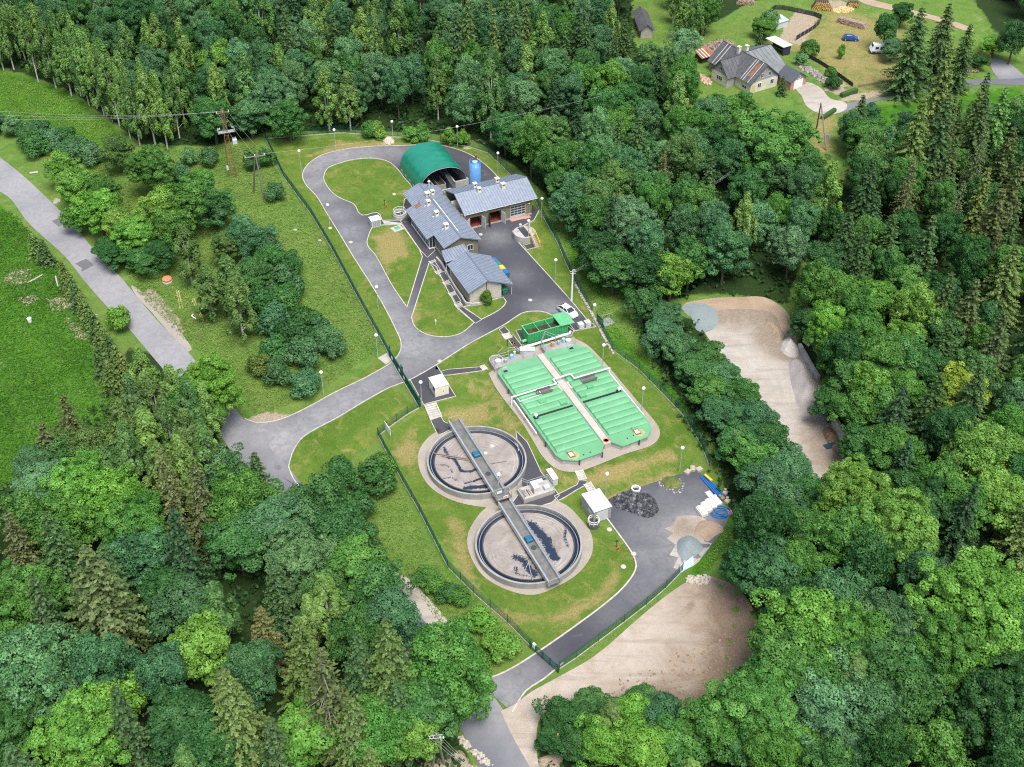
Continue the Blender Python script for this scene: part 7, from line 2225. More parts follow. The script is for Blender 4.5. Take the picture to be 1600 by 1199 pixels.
for x, y, H, D, c, l in ((112, 690, 8, 7, "ol", "olive tree right of the brown pasture spruces"), (88, 712, 8, 7, "md", "mid green tree below the brown pasture spruces"), (58, 728, 8, 6.5, "bl", "bluish tree at the lower pasture edge"), (145, 702, 9, 7, "ol", "olive tree left of the birch clump"), (160, 735, 9, 7, "bd", "deep green tree above the big maples"),
                         (200, 725, 10, 7, "bd", "deep green tree left of the bare brown spruce"), (70, 765, 11, 9, "lb", "pale bluish maple at the upper left of the big maple group"), (122, 762, 12, 10, "br", "bright maple at the top of the big maple group"), (172, 790, 13, 11, "br", "broad bright maple in the middle of the big maple group"), (215, 825, 13, 10, "gr", "fresh green maple at the right of the big maple group"),
                         (228, 875, 12, 9, "bl", "bluish maple at the lower right of the big maple group"), (110, 815, 12, 10, "gr", "fresh green maple above the big olive spruce"), (50, 815, 12, 8, "gr", "fresh green maple left in the big maple group")):
    T("B", "c", x, y, H, D, c, l)
T("S", "t", 130, 846, 23, 13.5, "sb", "large brownish green spruce left of the dark gap in the lower left wood")
for x, y, H, D, c, l in ((38, 945, 14, 11.5, "gr", "fresh green maple at the left edge below the brown spruce"), (48, 1055, 15, 12.5, "lb", "large pale bluish maple at the left edge"), (130, 1150, 13, 11, "br", "bright green maple at the lower left near the bottom edge"), (180, 1110, 11, 8, "br", "bright green maple crown right of the lower left maple"), (5, 1140, 12, 10, "md", "mid green maple in the lower left corner"),
                         (312, 1018, 12, 9.5, "yl", "light yellow green maple alone in the dark lower wood"), (292, 955, 11, 9.5, "bl", "bluish green tree behind the light yellow green maple"), (255, 930, 10, 8, "md", "mid green tree right of the large brownish spruce"), (395, 1050, 10, 8, "bl", "bluish green tree right of the light yellow green maple"), (280, 1130, 10, 9, "dk", "dark tree at the bottom below the light maple")):
    T("B", "c", x, y, H, D, c, l)
for x, y, H, D, c, l, k in ((405, 944, 13, 6, "sn", "orange tipped young spruce in the dark gap of the lower wood", "S"), (352, 1048, 19, 10, "sy", "yellowish spruce right of the light yellow green maple", "S"), (462, 965, 17, 8, "sy", "yellowish spruce right of the orange tipped one", "S"), (498, 1008, 22, 11, "sb", "bare greyish spruce with visible trunk in the lower wood", "N"),
                            (600, 962, 22, 10.5, "sy", "tall yellowish spruce beside the big alder by the lower road", "S"), (556, 985, 18, 8.5, "sp", "dark spruce left of the tall yellowish spruce", "S"), (300, 720, 18, 7, "sb", "brownish spruce behind the tall bare brown one", "S"), (268, 790, 19, 8, "sd", "blackish spruce between the maples and the alders", "S"), (545, 1085, 16, 8.5, "sy", "yellowish spruce near the bottom edge", "S"),
                            (420, 1120, 14, 7, "sp", "dark spruce near the bottom edge below the bare greyish spruce", "S"), (620, 1060, 15, 7, "sp", "dark spruce behind the big alder by the lower road", "S")):
    T(k, "t", x, y, H, D, c, l)
for x, y, H, D, c, l in ((378, 790, 13, 11.5, "gr", "large fresh green alder above the hidden bend of the public road"), (345, 742, 11, 8.5, "bl", "bluish alder left of the junction"), (425, 815, 12, 9.5, "bl", "bluish alder right of the large fresh green alder"), (372, 850, 11, 9, "md", "mid green alder below the large fresh green one"), (465, 880, 12, 10.5, "lb", "pale bluish alder above the yellowish birch"),
                         (508, 786, 11, 9.5, "md", "mid green alder right of the hidden bend of the public road"), (480, 822, 10, 8, "bl", "bluish alder along the hidden stretch of public road"), (532, 838, 11, 9.5, "md", "mid green alder second along the hidden road"), (556, 890, 11, 9.5, "gr", "fresh green alder third along the hidden road"), 
                         (590, 925, 10, 8.5, "md", "mid green alder nearest the gravel shoulder"), (612, 968, 10, 8.5, "bl", "bluish alder below the gravel shoulder"), (692, 1050, 15, 12.5, "gr", "big fresh green alder beside the lower gate and public road"), (660, 1095, 12, 9, "md", "mid green alder below the big one by the lower road"), (725, 1085, 9, 7, "gr", "small fresh green alder overhanging the lower public road"), 
                         (590, 1140, 11, 9, "gr", "fresh green tree at the bottom edge left of the wooden pole"), (480, 1150, 11, 9, "br", "bright tree at the bottom edge below the bare greyish spruce"), (515, 935, 11, 7, "bd", "deep green tree above the tall yellowish spruce"), (650, 1150, 9, 7, "yl", "yellow green tree just left of the wooden pole"), (340, 1170, 10, 8, "md", "mid green tree at the bottom edge below the yellowish spruce")):
    T("B", "c", x, y, H, D, c, l)
T("K", "t", 505, 900, 15, 6, "bi", "light green birch right of the pale bluish alder")
T("K", "t", 480, 930, 13, 5, "bi", "yellowish birch below the pale bluish alder")
for x, y, H, D, c, l in ((578, 746, 5, 6, "md", "round bush alone in the rough grass left of the upper tank"), (552, 790, 5, 5.5, "md", "bush beside the hidden road left of the tanks"), (535, 735, 4, 4.5, "md", "bush at the junction's grass corner"), (600, 722, 3, 3.5, "gr", "small bush behind the round one"), (685, 915, 2.5, 3.2, "gr", "low bush above the gravel shoulder"), (702, 925, 2.5, 3.2, "md", "low bush right of the gravel shoulder"),
                         (720, 932, 2.5, 3, "gr", "small bush nearest the tank fence"), (748, 968, 3, 4.2, "br", "bright bush midway between the gravel shoulder and the lower gate"), (722, 978, 2.2, 3, "md", "low bush left of the bright one"), (787, 1006, 3.4, 4.6, "br", "bright bush nearest the lower gate"), (742, 1026, 2.8, 3.6, "gr", "bush at the corner of the lower access road"), (668, 900, 2.5, 3, "gr", "low bush at the top of the gravel shoulder"), (760, 462, 2.2, 2.0, "br", "small leafy bush in front of the pale stone gable")):
    if y == 462: continue
    T("H", "c", x, y, H, D, c, l)
# bottom centre island
for x, y, H, D, c, l, k in ((885, 1125, 5, 7, "dk", "dark bush at the left of the lower bush island"), (925, 1110, 5, 6.5, "md", "mid green bush at the top of the lower bush island"), (905, 1165, 5, 6, "dk", "dark bush at the foot of the lower bush island"), (985, 1128, 8, 7, "br", "bright maple in the lower bush island"), (940, 1165, 7, 7, "br", "bright leafy tree at the bottom of the bush island"),
                            (1035, 1128, 8, 7, "bl", "bluish tree right of the bush island"), (1010, 1175, 8, 8, "br", "bright tree at the bottom edge beside the bush island"), (1065, 1160, 8, 8, "gr", "fresh green tree at the bottom edge below the spoil ground"), (870, 1150, 4, 5, "dk", "low dark bush beside the orange brown post"), (1000, 1100, 5, 5, "md", "mid green bush under the spoil ground's lower edge")) and [(*q, "B") for q in (
                            (885, 1125, 5, 7, "dk", "dark bush at the left of the lower bush island"), (925, 1110, 5, 6.5, "md", "mid green bush at the top of the lower bush island"), (905, 1165, 5, 6, "dk", "dark bush at the foot of the lower bush island"), (985, 1128, 8, 7, "br", "bright maple in the lower bush island"), (940, 1165, 7, 7, "br", "bright leafy tree at the bottom of the bush island"),
                            (1035, 1128, 8, 7, "bl", "bluish tree right of the bush island"), (1010, 1175, 8, 8, "br", "bright tree at the bottom edge beside the bush island"), (1065, 1160, 8, 8, "gr", "fresh green tree at the bottom edge below the spoil ground"), (870, 1150, 4, 5, "dk", "low dark bush beside the orange brown post"), (1000, 1100, 5, 5, "md", "mid green bush under the spoil ground's lower edge"))]:
    T(k, "c", x, y, H, D, c, l)
T("K", "t", 958, 1098, 9, 4.5, "ol", "olive birch in the lower bush island")
# bottom right wood
for x, y, H, D, c, l in ((1182, 1108, 12, 11, "gr", "rounded fresh green alder right of the spoil ground"), (1112, 1135, 9, 8, "gr", "fresh green alder at the lower corner of the spoil ground"), (1265, 985, 13, 12, "br", "large light green alder crown top right of the spoil ground"), (1325, 1000, 13, 11, "gr", "fresh green half of the large alder crown pair"), (1225, 1030, 11, 9, "gr", "fresh green alder touching the right rim of the spoil ground"),
                         (1195, 1065, 9, 8, "md", "mid green alder below the right rim of the spoil ground"), (1282, 1110, 11, 9.5, "lb", "pale bluish alder at the lower right"), (1235, 1165, 9, 9, "br", "bright tree at the bottom edge right of the alders"), (1318, 1175, 9, 8, "lb", "pale tree at the bottom edge right of the bright one"), (1360, 1040, 12, 9, "md", "mid green tree right of the white leaning birch"), (1392, 985, 12, 10.5, "bl", "dark bluish crown between the alders and the big bright maple"),
                         (1512, 945, 17, 15, "br", "very large bright maple at the right of the sand track"), (1480, 1010, 13, 11, "gr", "fresh green crown at the foot of the very large maple"), (1565, 1110, 13, 12, "dk", "dark broadleaf tree in the lower right corner"), (1400, 838, 14, 13, "yl", "loose light yellow green tree beside the hidden end of the sand pit"), (1335, 775, 13, 11, "yl", "loose light tree over the lower end of the sand pit"), (1330, 845, 12, 10, "gr", "fresh green tree below the loose light one at the pit end"),
                         (1205, 895, 10, 9.5, "bl", "bluish green tree at the top right of the spoil ground"), (1165, 880, 8, 7, "dk", "dark tree at the upper corner of the spoil ground"), (1240, 950, 9, 8, "dk", "dark tree right of the bluish one by the spoil ground"), (1420, 1090, 11, 9, "md", "mid green tree at the lower right above the dead twigs"), (1500, 1130, 9, 8, "dk", "dark tree right of the dead twigs"), (1160, 1160, 8, 8, "md", "mid green tree at the bottom edge below the rounded alder"),
                         (1370, 1110, 10, 8, "bl", "bluish tree at the lower right"), (1580, 1000, 12, 10, "md", "mid green tree at the right edge"), (1265, 1060, 11, 9, "gr", "fresh green crown in front of the large alders"), (1310, 1060, 11, 8, "lb", "pale crown beside the white leaning birch")):
    T("B", "c", x, y, H, D, c, l)
T("K", "b", 1314, 1122, 12, 4.5, "ol", "birch with a pale leaning trunk among the lower right alders")
# strip between the basins and the sand pit
for i, (x, y, H, D, c) in enumerate(((1005, 478, 7, 6.5, "md"), (1040, 495, 7, 6, "bl"), (1032, 525, 7, 7, "bl"), (1062, 545, 7, 7, "bl"), (1085, 578, 7, 7, "md"), (1105, 560, 7, 6.5, "md"), (1108, 612, 7, 7, "gr"), (1130, 590, 7, 6.5, "bl"), (1132, 650, 7, 7.5, "bl"), (1158, 622, 7, 7, "md"), (1152, 690, 7, 7, "md"), (1182, 655, 7, 6.5, "bl"),
                                      (1175, 722, 7.5, 7.5, "gr"), (1205, 690, 7.5, 7, "md"), (1200, 755, 8, 8, "bl"), (1232, 735, 8, 7.5, "bl"), (1225, 790, 8, 8, "bl"), (1262, 778, 8, 7.5, "md"), (1250, 830, 8, 8, "md"), (1190, 800, 7, 6.5, "dk"))):
    T("B", "c", x, y, H, D, c, f"{TONE[c]} bushy tree, {ORD[i]} down the strip between basins and sand pit", "strip trees by the sand pit")
# right wood: hand placed
for x, y, H, D, c, l in ((1202, 225, 17, 18, "gr", "huge round oak in front of the homestead driveway"), (1120, 225, 11, 9, "dk", "dark tree left of the huge round oak"), (1090, 250, 10, 9, "bl", "bluish tree left of the dark one near the oak"), (1128, 172, 9, 8, "gr", "fresh green tree hiding the farmhouse's lower wall"), (1160, 165, 8, 6, "gr", "small fresh green tree in front of the cream gable"), (1100, 200, 9, 8, "gr", "fresh green tree left of the farmhouse trees"),
                         (1068, 72, 10, 8, "lb", "pale green tree left of the rusty shed"), (1055, 95, 9, 6, "lb", "pale tree at the clearing left of the homestead"), (1355, 215, 10, 9.5, "gr", "fresh green tree below the homestead lane"), (1335, 200, 9, 7, "bl", "bluish tree at the lane bend"), (1360, 180, 7, 5, "bl", "small bluish tree beside the lane bend"), (1262, 290, 10, 9, "dk", "dark tree below the huge oak"), (1170, 300, 10, 9, "dk", "dark tree left below the huge oak"),
                         (1500, 612, 10, 9.5, "lm", "lime yellow tree with thin leaves in the right wood"), (1535, 715, 13, 12, "yl", "large light yellow green maple at the right edge of the wood"), (1560, 780, 11, 9, "yl", "yellow green tree below the large light maple"), (1505, 790, 10, 8, "gr", "fresh green tree left of the light maples"), (1432, 490, 13, 7.5, "yl", "tall yellow green tree in the middle of the right wood"), (1300, 505, 7, 7, "br", "bright bush tree above the sand pile"), (1258, 505, 6, 6, "dk", "dark bush right of the pit's upper corner"),
                         (1312, 545, 9, 9, "gr", "fresh green tree above the pit wall"), (1345, 590, 9, 9, "md", "mid green tree above the pit wall's middle"), (1300, 630, 7, 6.5, "md", "mid green tree behind the pit wall's middle"), (1340, 645, 8, 8, "gr", "fresh green tree behind the lower pit wall"), (1378, 640, 9, 8.5, "gr", "fresh green tree right of the lower pit wall"), (1350, 700, 8, 8, "md", "mid green tree behind the blue tarpaulin"), (1395, 705, 9, 9, "gr", "fresh green tree right of the pit's lower wall end"),
                         (1410, 560, 10, 9, "md", "mid green tree at the centre of the right wood"), (1310, 460, 9, 9, "gr", "fresh green tree between the pit and the dark path"), (1285, 440, 9, 8.5, "dk", "dark tree above the pit's upper corner"), (1410, 770, 9, 8, "dk", "dark tree above the loose light tree"), (1455, 800, 10, 9, "dk", "dark tree at the sand track's end"), (1590, 640, 11, 8, "bl", "bluish tree at the right edge beside the lime yellow one"),
                         (1586, 62, 11, 8, "dk", "dark leafy tree over the lane at the right edge"), (1550, 70, 5, 6, "br", "bright bush left of the dark leafy lane tree"), (1530, 95, 4, 5, "dk", "dark purple bush beside the lane"), (1385, 45, 10, 6, "md", "mid green birch like tree behind the camper van"), (1395, 75, 6, 6, "lb", "pale willow leaning over the camper van"), (1410, 20, 7, 6, "dk", "dark tree behind the homestead's dirt track"),
                         (1195, 42, 6, 6.5, "gr", "rounded garden tree beside the greenhouse"), (1205, 28, 4, 4.5, "lb", "pale flowering bush behind the greenhouse"), (1298, 112, 2.5, 2.5, "gr", "small garden bush on the driveway bank"), (1305, 128, 3, 3.5, "dk", "dark round bush at the end of the driveway bank"), (1252, 92, 3, 3, "lb", "pale flowering bush right of the farmhouse"), (1265, 75, 4, 4, "gr", "garden shrub at the corner of the board fence")):
    T("B" if D > 4.6 else "H", "c", x, y, H, D, c, l)
T("Y", "t", 1225, 118, 5, 3, "sp", "small conical evergreen in front of the brick garage")
T("Y", "t", 1190, 42, 6, 3, "sp", "conical evergreen behind the farmhouse chimney")
T("H", "c", 1316, 79, 4, 1.6, "br", "thin young tree alone on the homestead meadow")
T("K", "t", 1304, 253, 17, 6.5, "yl", "light birch with a bright trunk right of the huge oak")
for x, y, H, D, c, l, k in ((1443, 6, 22, 13, "sp", "broad spruce nearest the camper van", "S"), (1486, 0, 21, 11, "sp", "dark spruce behind the broad homestead spruce", "S"), (1519, 33, 17, 9, "sp", "dark spruce beside the lane log stack", "S"), (1489, 62, 27, 10.5, "sy", "tall yellowish spruce rising across the homestead lane", "S"), (1447, 146, 23, 10.5, "sy", "yellowish spruce left of the lane crossing spruce", "S"), (1487, 136, 23, 10, "sp", "dark spruce below the lane crossing spruce", "S"),
                            (1545, 140, 21, 10, "sp", "dark spruce right of the lane crossing spruce", "S"), (1575, 130, 21, 10, "bd", "green spruce near the right edge below the lane", "S"), (1588, 192, 18, 8, "sb", "brownish spruce at the right edge below the lane", "S"), (1432, 240, 18, 6.5, "sn", "brown bare spruce in the right wood below the yellowish spruce", "N"), (1509, 278, 17, 6, "sb", "thin pale stemmed spruce in the right wood", "N"), (1548, 255, 17, 6.5, "sy", "yellowish spruce right of the thin pale stemmed one", "S"),
                            (1000, 180, 16, 8.5, "sp", "dark broad spruce standing above the basins' far wood", "S"), (1040, 233, 14, 6, "sn", "brown spruce right of the dark broad one", "N"), (1590, 330, 16, 7, "sp", "dark spruce at the right edge of the middle wood", "S"), (1462, 330, 17, 7, "sp", "dark spruce in the middle of the right wood", "S"), (1400, 330, 15, 7, "sp", "dark spruce left of the brown bare spruce", "S"), (1530, 430, 17, 7, "sb", "brownish spruce above the lime yellow tree", "S"), (1575, 480, 17, 7.5, "sb", "olive brown spruce right above the lime yellow tree", "S"),
                            (1490, 420, 16, 7, "sp", "dark spruce left above the lime yellow tree", "S"), (1395, 190, 12, 6, "bl", "bluish spruce below the homestead lane", "S")):
    T(k, "t", x, y, H, D, c, l)
row("S", "t", [(712, 4), (730, -8), (745, 8), (760, -14), (772, 6), (790, -10), (806, 2), (822, -16)], 21, 6.5, ["sp", "sy", "sd"], "spruce", "in the stand above the silo", "dark spruce stand at the top")
row("S", "t", [(862, 16), (884, 28), (905, 2), (918, 22), (938, -6)], 18, 6.5, ["sd", "sp"], "spruce", "in the group left of the barn clearing", "spruces left of the barn clearing")
for x, y, H, D, c, l in ((790, 205, 10, 8, "md", "mid green tree above the lamp right of the blue silo"), (830, 215, 10, 9, "bl", "bluish tree right of the lamp by the silo"), (872, 255, 10, 9, "md", "mid green tree above the grass strip lamp"), (815, 160, 12, 9, "lb", "pale bluish tree behind the silo lamp"), (900, 325, 10, 9.5, "bl", "bluish willow beyond the fence opposite the garage door"), (880, 290, 9, 8, "md", "mid green willow above the bluish willow"),
                         (930, 395, 10, 9, "dk", "dark tree beyond the white pole"), (960, 420, 10, 9, "md", "mid green tree right beyond the white pole"), (985, 350, 12, 10, "lb", "pale rounded willow in the wood beyond the yard"), (1050, 430, 10, 8, "br", "bright tree above the pit's upper left end"), (1010, 430, 10, 9, "dk", "dark tree left of the bright one above the pit"), (940, 250, 13, 10, "lb", "tall pale tree left of the dark broad spruce"), (955, 130, 13, 8, "br", "bright green tree below the spruces left of the barn")):
    T("B", "c", x, y, H, D, c, l)
for x, y in ((545, 198), (573, 199), (600, 203), (450, 205), (428, 210)):
    pass
row("H", "c", [(438, 203), (455, 207), (574, 200), (590, 202), (640, 208), (660, 206), (700, 212), (724, 214)], 3.4, 3.2, ["yl", "br", "gr"], "young leafy sapling", "behind the loop road fence", "saplings behind the loop road fence")

# ------------------------------------------------------------------ the dense woods between
def fill(poly, spacing, mix, where, group, seed, y_off=0, maxn=400, avoid=.42):
    w = WP(poly)
    r = random.Random(seed)
    mn, mx = w.min(0), w.max(0)
    pts = np.array([(a, c) for a, c, _ in PLACED]) if PLACED else np.zeros((0, 2))
    dia = np.array([q[2] for q in PLACED])
    out = []
    n = 0
    cand = np.c_[np.random.default_rng(seed).uniform(mn[0], mx[0], 14000), np.random.default_rng(seed + 1).uniform(mn[1], mx[1], 14000)]
    ok = sdist(w, cand[:, 0], cand[:, 1]) > 0.5
    for x, y in cand[ok]:
        if n >= maxn: break
        if len(pts) and np.any(np.hypot(pts[:, 0] - x, pts[:, 1] - y) < np.maximum(spacing * .62, dia * avoid)): continue
        if out and np.any(np.hypot(np.array(out)[:, 0] - x, np.array(out)[:, 1] - y) < spacing): continue
        qx, qy = px_of(x, y)
        if not (-75 < qx < 1675 and -18 < qy < 1390): continue
        out.append((x, y)); n += 1
        k = r.random(); acc = 0
        for (p_, kind, H, D, cols) in mix:
            acc += p_
            if k <= acc: break
        h = H * r.uniform(.8, 1.15); d_ = D * r.uniform(.85, 1.2); c = r.choice(cols)
        size = "tall" if h > H * 1.06 else ("low" if h < H * .87 else "full")
        wh = where(x, y) if callable(where) else where
        tree(kind, x, y, h, d_, c, f"{size} {TONE[c]} {KINDN[kind]} {wh}", group)
    return n


def px_of(x, y):
    v = np.array([x, y, -CAMZ])
    zc = v @ FWD
    return PW / 2 + FOC * (v @ RIGHT) / zc, PH / 2 + FOC * (v @ DOWN) / zc


def where_top(x, y):
    a, b_ = px_of(x, y)
    col_ = "left of the lattice pylon" if a < 330 else "above the left road bend" if a < 560 else "behind the arched shelter" if a < 720 else "above the blue silo" if a < 850 else "below the barn clearing"
    dp = "at the forest front" if b_ > 190 else "in mid forest" if b_ > 95 else "deep in the forest"
    return f"{dp} {col_}"


def where_mid(x, y):
    a, b_ = px_of(x, y)
    col_ = "left of the huge oak" if b_ < 320 else "beyond the yard's fence" if a < 960 else "above the sand pit"
    return f"in the wood {col_}" + (" near the fence" if a < 930 and b_ > 320 else "")


def where_right(x, y):
    a, b_ = px_of(x, y)
    ro_ = "just below the homestead lane" if b_ < 300 else "level with the upper sand pit" if b_ < 520 else "level with the pit wall" if b_ < 700 else "level with the sand track's end"
    co_ = "near the pit side" if a < 1400 else "midway into the right wood" if a < 1510 else "near the right edge"
    return f"{ro_}, {co_}"


fill([(-260, 85), (0, 92), (115, 132), (205, 190), (300, 205), (360, 212), (415, 204), (533, 199), (666, 204), (742, 215), (770, 225), (820, 150), (900, 120), (960, 90), (980, 20), (960, -70), (-300, -70)], 6.0,
     [(.56, "B", 14, 6.8, ["bl", "lb", "md", "lb", "bl"]), (.24, "K", 17, 5.6, ["bi", "bd"]), (.10, "S", 18, 6.0, ["sp", "sd"]), (.1, "B", 14, 7.5, ["gr", "md"])], where_top, "forest behind the loop road", 11)
fill([(770, 228), (800, 256), (862, 312), (900, 372), (950, 430), (1000, 465), (1062, 462), (1150, 458), (1228, 474), (1258, 400), (1262, 300), (1180, 330), (1120, 260), (1100, 190), (1060, 150), (1010, 120), (960, 95), (900, 125), (825, 155)], 6.0,
     [(.8, "B", 12.5, 7.0, ["bl", "md", "lb", "gr", "bd"]), (.08, "K", 14, 5.5, ["bi"]), (.12, "S", 15, 6.0, ["sp", "sd"])], where_mid, "wood right of the plant", 21)
fill([(1262, 480), (1246, 545), (1290, 600), (1325, 705), (1430, 850), (1510, 900), (1500, 700), (1440, 560), (1420, 440), (1390, 340), (1330, 330), (1280, 400)], 5.6,
     [(.85, "B", 11, 6.8, ["md", "gr", "dk", "gr", "br"]), (.15, "S", 15, 7.0, ["sp", "sd"])], where_right, "dark wood right of the sand pit", 31)
fill([(1510, 900), (1760, 960), (1740, 250), (1600, 235), (1500, 232), (1430, 240), (1340, 260), (1310, 310), (1330, 330), (1390, 340), (1420, 440), (1440, 560), (1500, 700)], 6.5,
     [(.46, "B", 12, 6.8, ["md", "dk", "bd", "gr"]), (.36, "S", 18, 8.3, ["sp", "sy", "sb", "sy"]), (.08, "N", 16, 6.5, ["sb", "sp"]), (.08, "B", 11, 6.5, ["gr"])], where_right, "dark wood right of the sand pit", 32)
fill([(1130, 880), (1185, 885), (1235, 870), (1300, 890), (1420, 960), (1700, 1050), (1760, 1320), (1020, 1320), (1060, 1190), (1110, 1150), (1160, 1115), (1200, 1000)], 6.4,
     [(.9, "B", 12, 7.4, ["gr", "md", "bl", "dk"]), (.1, "K", 12, 5, ["bi"])], lambda x, y: "in the lower right wood " + ("near the spoil ground" if px_of(x, y)[0] < 1260 else "beyond the alders" if px_of(x, y)[0] < 1430 else "below the very large maple"), "lower right wood", 41)
fill([(-260, 800), (40, 780), (110, 740), (220, 700), (270, 690), (340, 720), (420, 800), (520, 915), (620, 1040), (690, 1140), (720, 1230), (720, 1360), (-240, 1360)], 8.2,
     [(.42, "B", 13, 7, ["md", "dk", "bl"]), (.46, "S", 16, 7.5, ["sp", "sy", "sp"]), (.12, "K", 13, 5, ["bd"])], lambda x, y: "in the lower left wood " + ("near the big maples" if px_of(x, y)[0] < 240 else "in its dark centre" if px_of(x, y)[0] < 430 else "beside the public road"), "lower left wood", 51)
fill([(1050, -40), (1110, -20), (1115, 60), (1085, 80), (1045, 60)], 4.6, [(.7, "K", 16, 5, ["bi", "bd"]), (.3, "B", 11, 7, ["gr"])], "in the grove left of the homestead clearing", "grove left of the homestead", 61)
fill([(1120, -80), (1520, -60), (1600, 40), (1760, 60), (1800, -80)], 6.0, [(.5, "S", 18, 6.5, ["sp", "sd"]), (.5, "B", 12, 8, ["md", "dk"])], "in the wood behind the homestead meadow", "wood behind the homestead", 71)
fill([(1330, 215), (1480, 205), (1600, 195), (1720, 190), (1720, 235), (1500, 228), (1340, 250)], 5.5, [(.5, "B", 7, 6, ["gr", "md", "bl"]), (.5, "S", 10, 5, ["sp", "sy"])], "on the slope just below the homestead lane", "slope below the homestead lane", 81)


# ------------------------------------------------------------------ ground cover (uncountable)
def scatter(polys, n, seed, excl=None):
    r = np.random.default_rng(seed)
    ar = [abs(sum(p[i][0] * p[(i + 1) % len(p)][1] - p[(i + 1) % len(p)][0] * p[i][1] for i in range(len(p)))) / 2 for p in polys]
    out = []
    for p, a in zip(polys, ar):
        k = int(n * a / sum(ar)); mn, mx = p.min(0), p.max(0)
        c = np.c_[r.uniform(mn[0], mx[0], k * 3), r.uniform(mn[1], mx[1], k * 3)]
        c = c[sdist(p, c[:, 0], c[:, 1]) > .2]
        if excl:
            for e in excl: c = c[sdist(e, c[:, 0], c[:, 1]) < -.6]
        out.append(c[:k])
    return np.vstack(out)


BUFF = [road, plant, YARD, pit, spoil, lane]
fw = [WP(p) for p in ([(-200, 60), (0, 100), (120, 146), (220, 224), (330, 226), (415, 207), (533, 203), (666, 208), (742, 220), (800, 256), (862, 312), (900, 372), (950, 430), (1062, 466), (1228, 478), (1262, 400), (1260, 300), (1060, 150), (1000, 100), (980, -60), (-200, -60)],
                      [(1262, 480), (1246, 545), (1290, 600), (1325, 705), (1430, 850), (1700, 960), (1700, 230), (1500, 200), (1340, 240), (1265, 360)],
                      [(1125, 870), (1235, 840), (1420, 950), (1700, 1050), (1700, 1300), (1000, 1300), (1100, 1120), (1195, 1000)], [(-200, 790), (60, 750), (200, 560), (270, 580), (345, 690), (450, 790), (720, 1150), (720, 1300), (-200, 1300)],
                      [(980, 470), (1090, 505), (1160, 620), (1260, 770), (1200, 850), (1140, 790), (1000, 540)], [(850, 1115), (1000, 1100), (1100, 1130), (1060, 1199), (850, 1199)])]
c = scatter(fw, 15000, 5, BUFF)
r = np.random.default_rng(77)
zz = zt(c[:, 0], c[:, 1])
C, N, TT = [], [], []
for k in range(5):
    off = r.normal(0, .38, (len(c), 2)); hz = r.uniform(.1, 1.0, len(c)) ** 1.2
    C.append(np.c_[c + off, zz + hz]); N.append(np.c_[r.normal(0, .6, (len(c), 2)), np.ones(len(c))]); TT.append(r.normal(.45, .16, len(c)))
me = kite_mesh("undergrowth", np.vstack(C), np.vstack(N), .5, LEAF, np.concatenate(TT), 1.4, r)
o = bpy.data.objects.new("undergrowth", me); COL.objects.link(o); o.color = (.030, .085, .022, 1); tag(o, "low dark undergrowth covering the forest ground", "undergrowth", None, "stuff")
mw = [WP(p) for p in ([(100, 255), (200, 235), (330, 230), (415, 225), (440, 280), (520, 395), (600, 540), (500, 615), (400, 650), (300, 545), (215, 460)], [(500, 760), (590, 690), (700, 890), (825, 1012), (740, 1060), (640, 900), (540, 800)],
                      [(885, 330), (940, 440), (985, 500), (1060, 590), (1140, 720), (1115, 740), (1070, 650), (955, 545), (900, 440), (848, 340)], [(0, 112), (120, 155), (205, 228), (185, 245), (0, 185)],
                      [(1080, 890), (1140, 790), (1160, 850), (1110, 890)], [(880, 1040), (1063, 900), (1085, 905), (1000, 965), (930, 1020)])]
c = scatter(mw, 42000, 6, [road, plant, YARD, spoil])
r = np.random.default_rng(78)
zz = zt(c[:, 0], c[:, 1])
pn = np.sin(c[:, 0] * .35) * np.cos(c[:, 1] * .3) + .6 * np.sin(c[:, 0] * .9 + c[:, 1] * .7)
C, N, TT = [], [], []
for k in range(3):
    off = r.normal(0, .16, (len(c), 2)); hz = .12 + (.12 + .13 * np.clip(pn, 0, 2)) * r.random(len(c))
    C.append(np.c_[c + off, zz + hz]); N.append(np.c_[r.normal(0, .55, (len(c), 2)), 1 + np.zeros(len(c))]); TT.append(np.clip(.52 + .12 * pn + r.normal(0, .09, len(c)), 0, 1))
me = kite_mesh("meadow_grass", np.vstack(C), np.vstack(N), .115, LEAF, np.concatenate(TT), 2.2, r)
o = bpy.data.objects.new("meadow_grass", me); COL.objects.link(o); o.color = (.165, .275, .055, 1); tag(o, "tall rough meadow grass and weeds outside the fence", "grass", None, "stuff")

c = scatter([WP(p) for p in ([(-80, 320), (20, 330), (100, 420), (190, 560), (165, 700), (60, 770), (-80, 800)],)], 14000, 8, [road])
r = np.random.default_rng(79)
zz = zt(c[:, 0], c[:, 1])
pn = np.sin(c[:, 0] * .22 + 1) * np.cos(c[:, 1] * .19) + .5 * np.sin(c[:, 0] * .6 + c[:, 1] * .5)
C, N, TT = [], [], []
for k in range(3):
    off = r.normal(0, .3, (len(c), 2))
    C.append(np.c_[c + off, zz + r.uniform(.03, .16, len(c))]); N.append(np.c_[r.normal(0, .4, (len(c), 2)), 1 + np.zeros(len(c))]); TT.append(np.clip(.45 + .14 * pn + r.normal(0, .13, len(c)), 0, 1))
me = kite_mesh("pasture_grass", np.vstack(C), np.vstack(N), .2, LEAF, np.concatenate(TT), 2.0, r)
o = bpy.data.objects.new("pasture_grass", me); COL.objects.link(o); o.color = (.070, .185, .018, 1); tag(o, "short lush grass of the pasture left of the public road", "grass", None, "stuff")

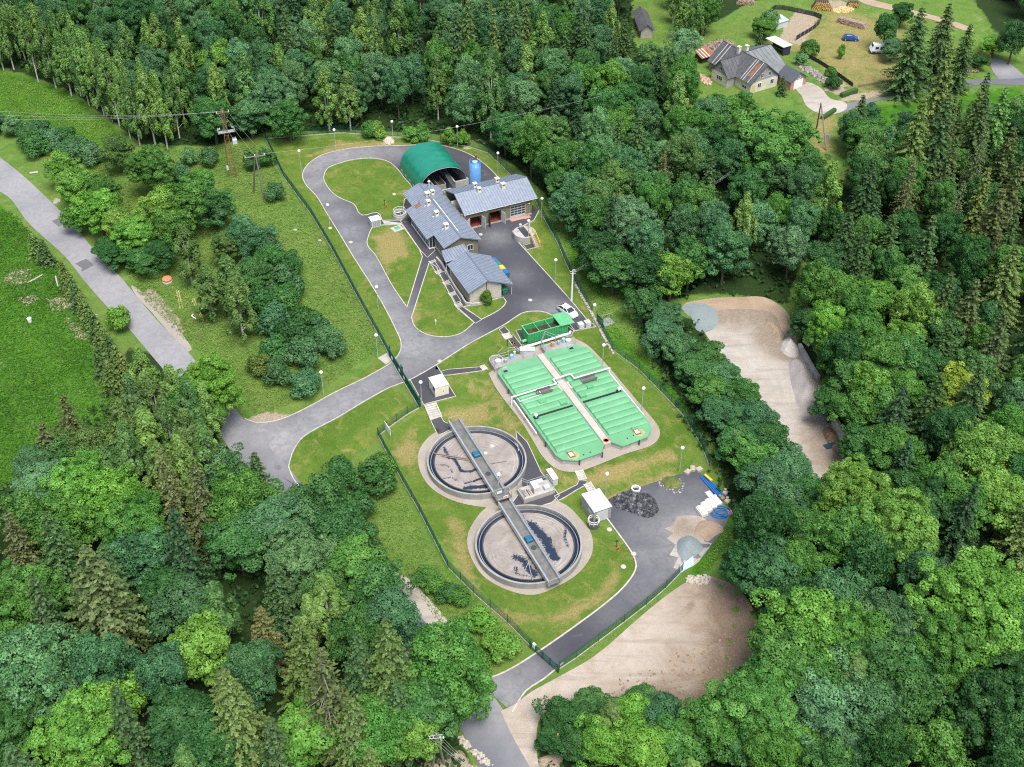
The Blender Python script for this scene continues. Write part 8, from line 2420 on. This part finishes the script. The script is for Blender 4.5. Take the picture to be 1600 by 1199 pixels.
# bush at the stone gable and the dead twigs
hb = PROTO["H0"]
for ch in hb[1]:
    k = ch.copy(); COL.objects.link(k); k.parent = SMALL_BUSH; k.scale = (.55, .55, .75); k.color = (.10, .21, .025, 1)
b = empty("dead_tree", P(1450, 1185), 0, "pale bare dead branches sprawling at the lower right", "dead tree")
m = MB(); rr = random.Random(4)
def twig(p, d, L, r_, n):
    q = p + d * L; m.tube(p, q, r_, r_ * .6, 5, False)
    if n:
        for _ in range(4):
            e = (d + Vector((rr.uniform(-.9, .9), rr.uniform(-.9, .9), rr.uniform(-.3, .5)))).normalized(); twig(p + d * L * rr.uniform(.35, 1), e, L * .66, r_ * .55, n - 1)
for _ in range(6): twig(Vector((rr.uniform(-1, 1), rr.uniform(-1, 1), 0)), Vector((rr.uniform(-1, 1), rr.uniform(-1, 1), .9)).normalized(), 2.2, .09, 3)
m.build("branches", mat("dead_wood", (.42, .36, .29), .9, .15, 2), b)
print("TREES", NTREE)
for o in COL.objects:
    l = o.get("label")
    if l and len(l.split()) > 16: print("LONG", len(l.split()), l)

# ------------------------------------------------------------------ light
SUN_AZ, SUN_EL = 158.0, 66.0      # compass from +Y toward +X
wd = bpy.data.worlds.new("World"); sc.world = wd; wd.use_nodes = True
nt = wd.node_tree
bg = nt.nodes["Background"]
sky = nt.nodes.new("ShaderNodeTexSky"); sky.sky_type = "NISHITA"; sky.sun_disc = False
sky.sun_elevation = D2R(SUN_EL); sky.sun_rotation = D2R(SUN_AZ); sky.dust_density = 3.0; sky.air_density = 1.0
hs = nt.nodes.new("ShaderNodeHueSaturation"); hs.inputs["Saturation"].default_value = 0.75   # thin high cloud: a paler sky
nt.links.new(sky.outputs[0], hs.inputs["Color"]); nt.links.new(hs.outputs[0], bg.inputs[0]); bg.inputs[1].default_value = 0.115
sl = bpy.data.lights.new("sun", "SUN"); sl.energy = 2.4; sl.angle = D2R(30); sl.color = (1.0, .95, .86)
so = bpy.data.objects.new("sun", sl); COL.objects.link(so)
az, el = D2R(SUN_AZ), D2R(SUN_EL)
dv = Vector((math.sin(az) * math.cos(el), math.cos(az) * math.cos(el), math.sin(el)))
so.rotation_euler = dv.to_track_quat("Z", "Y").to_euler()
vs = sc.view_settings
vs.view_transform = "Standard"; vs.look = "None"; vs.exposure = 0.86; vs.gamma = 1.0; vs.use_curve_mapping = False
sc.render.engine = "CYCLES"
cy = sc.cycles
cy.max_bounces = 6; cy.diffuse_bounces = 3; cy.glossy_bounces = 2; cy.transmission_bounces = 3; cy.transparent_max_bounces = 4
cy.caustics_reflective = False; cy.caustics_refractive = False
cy.use_denoising = False
cy.filter_width = 1.15
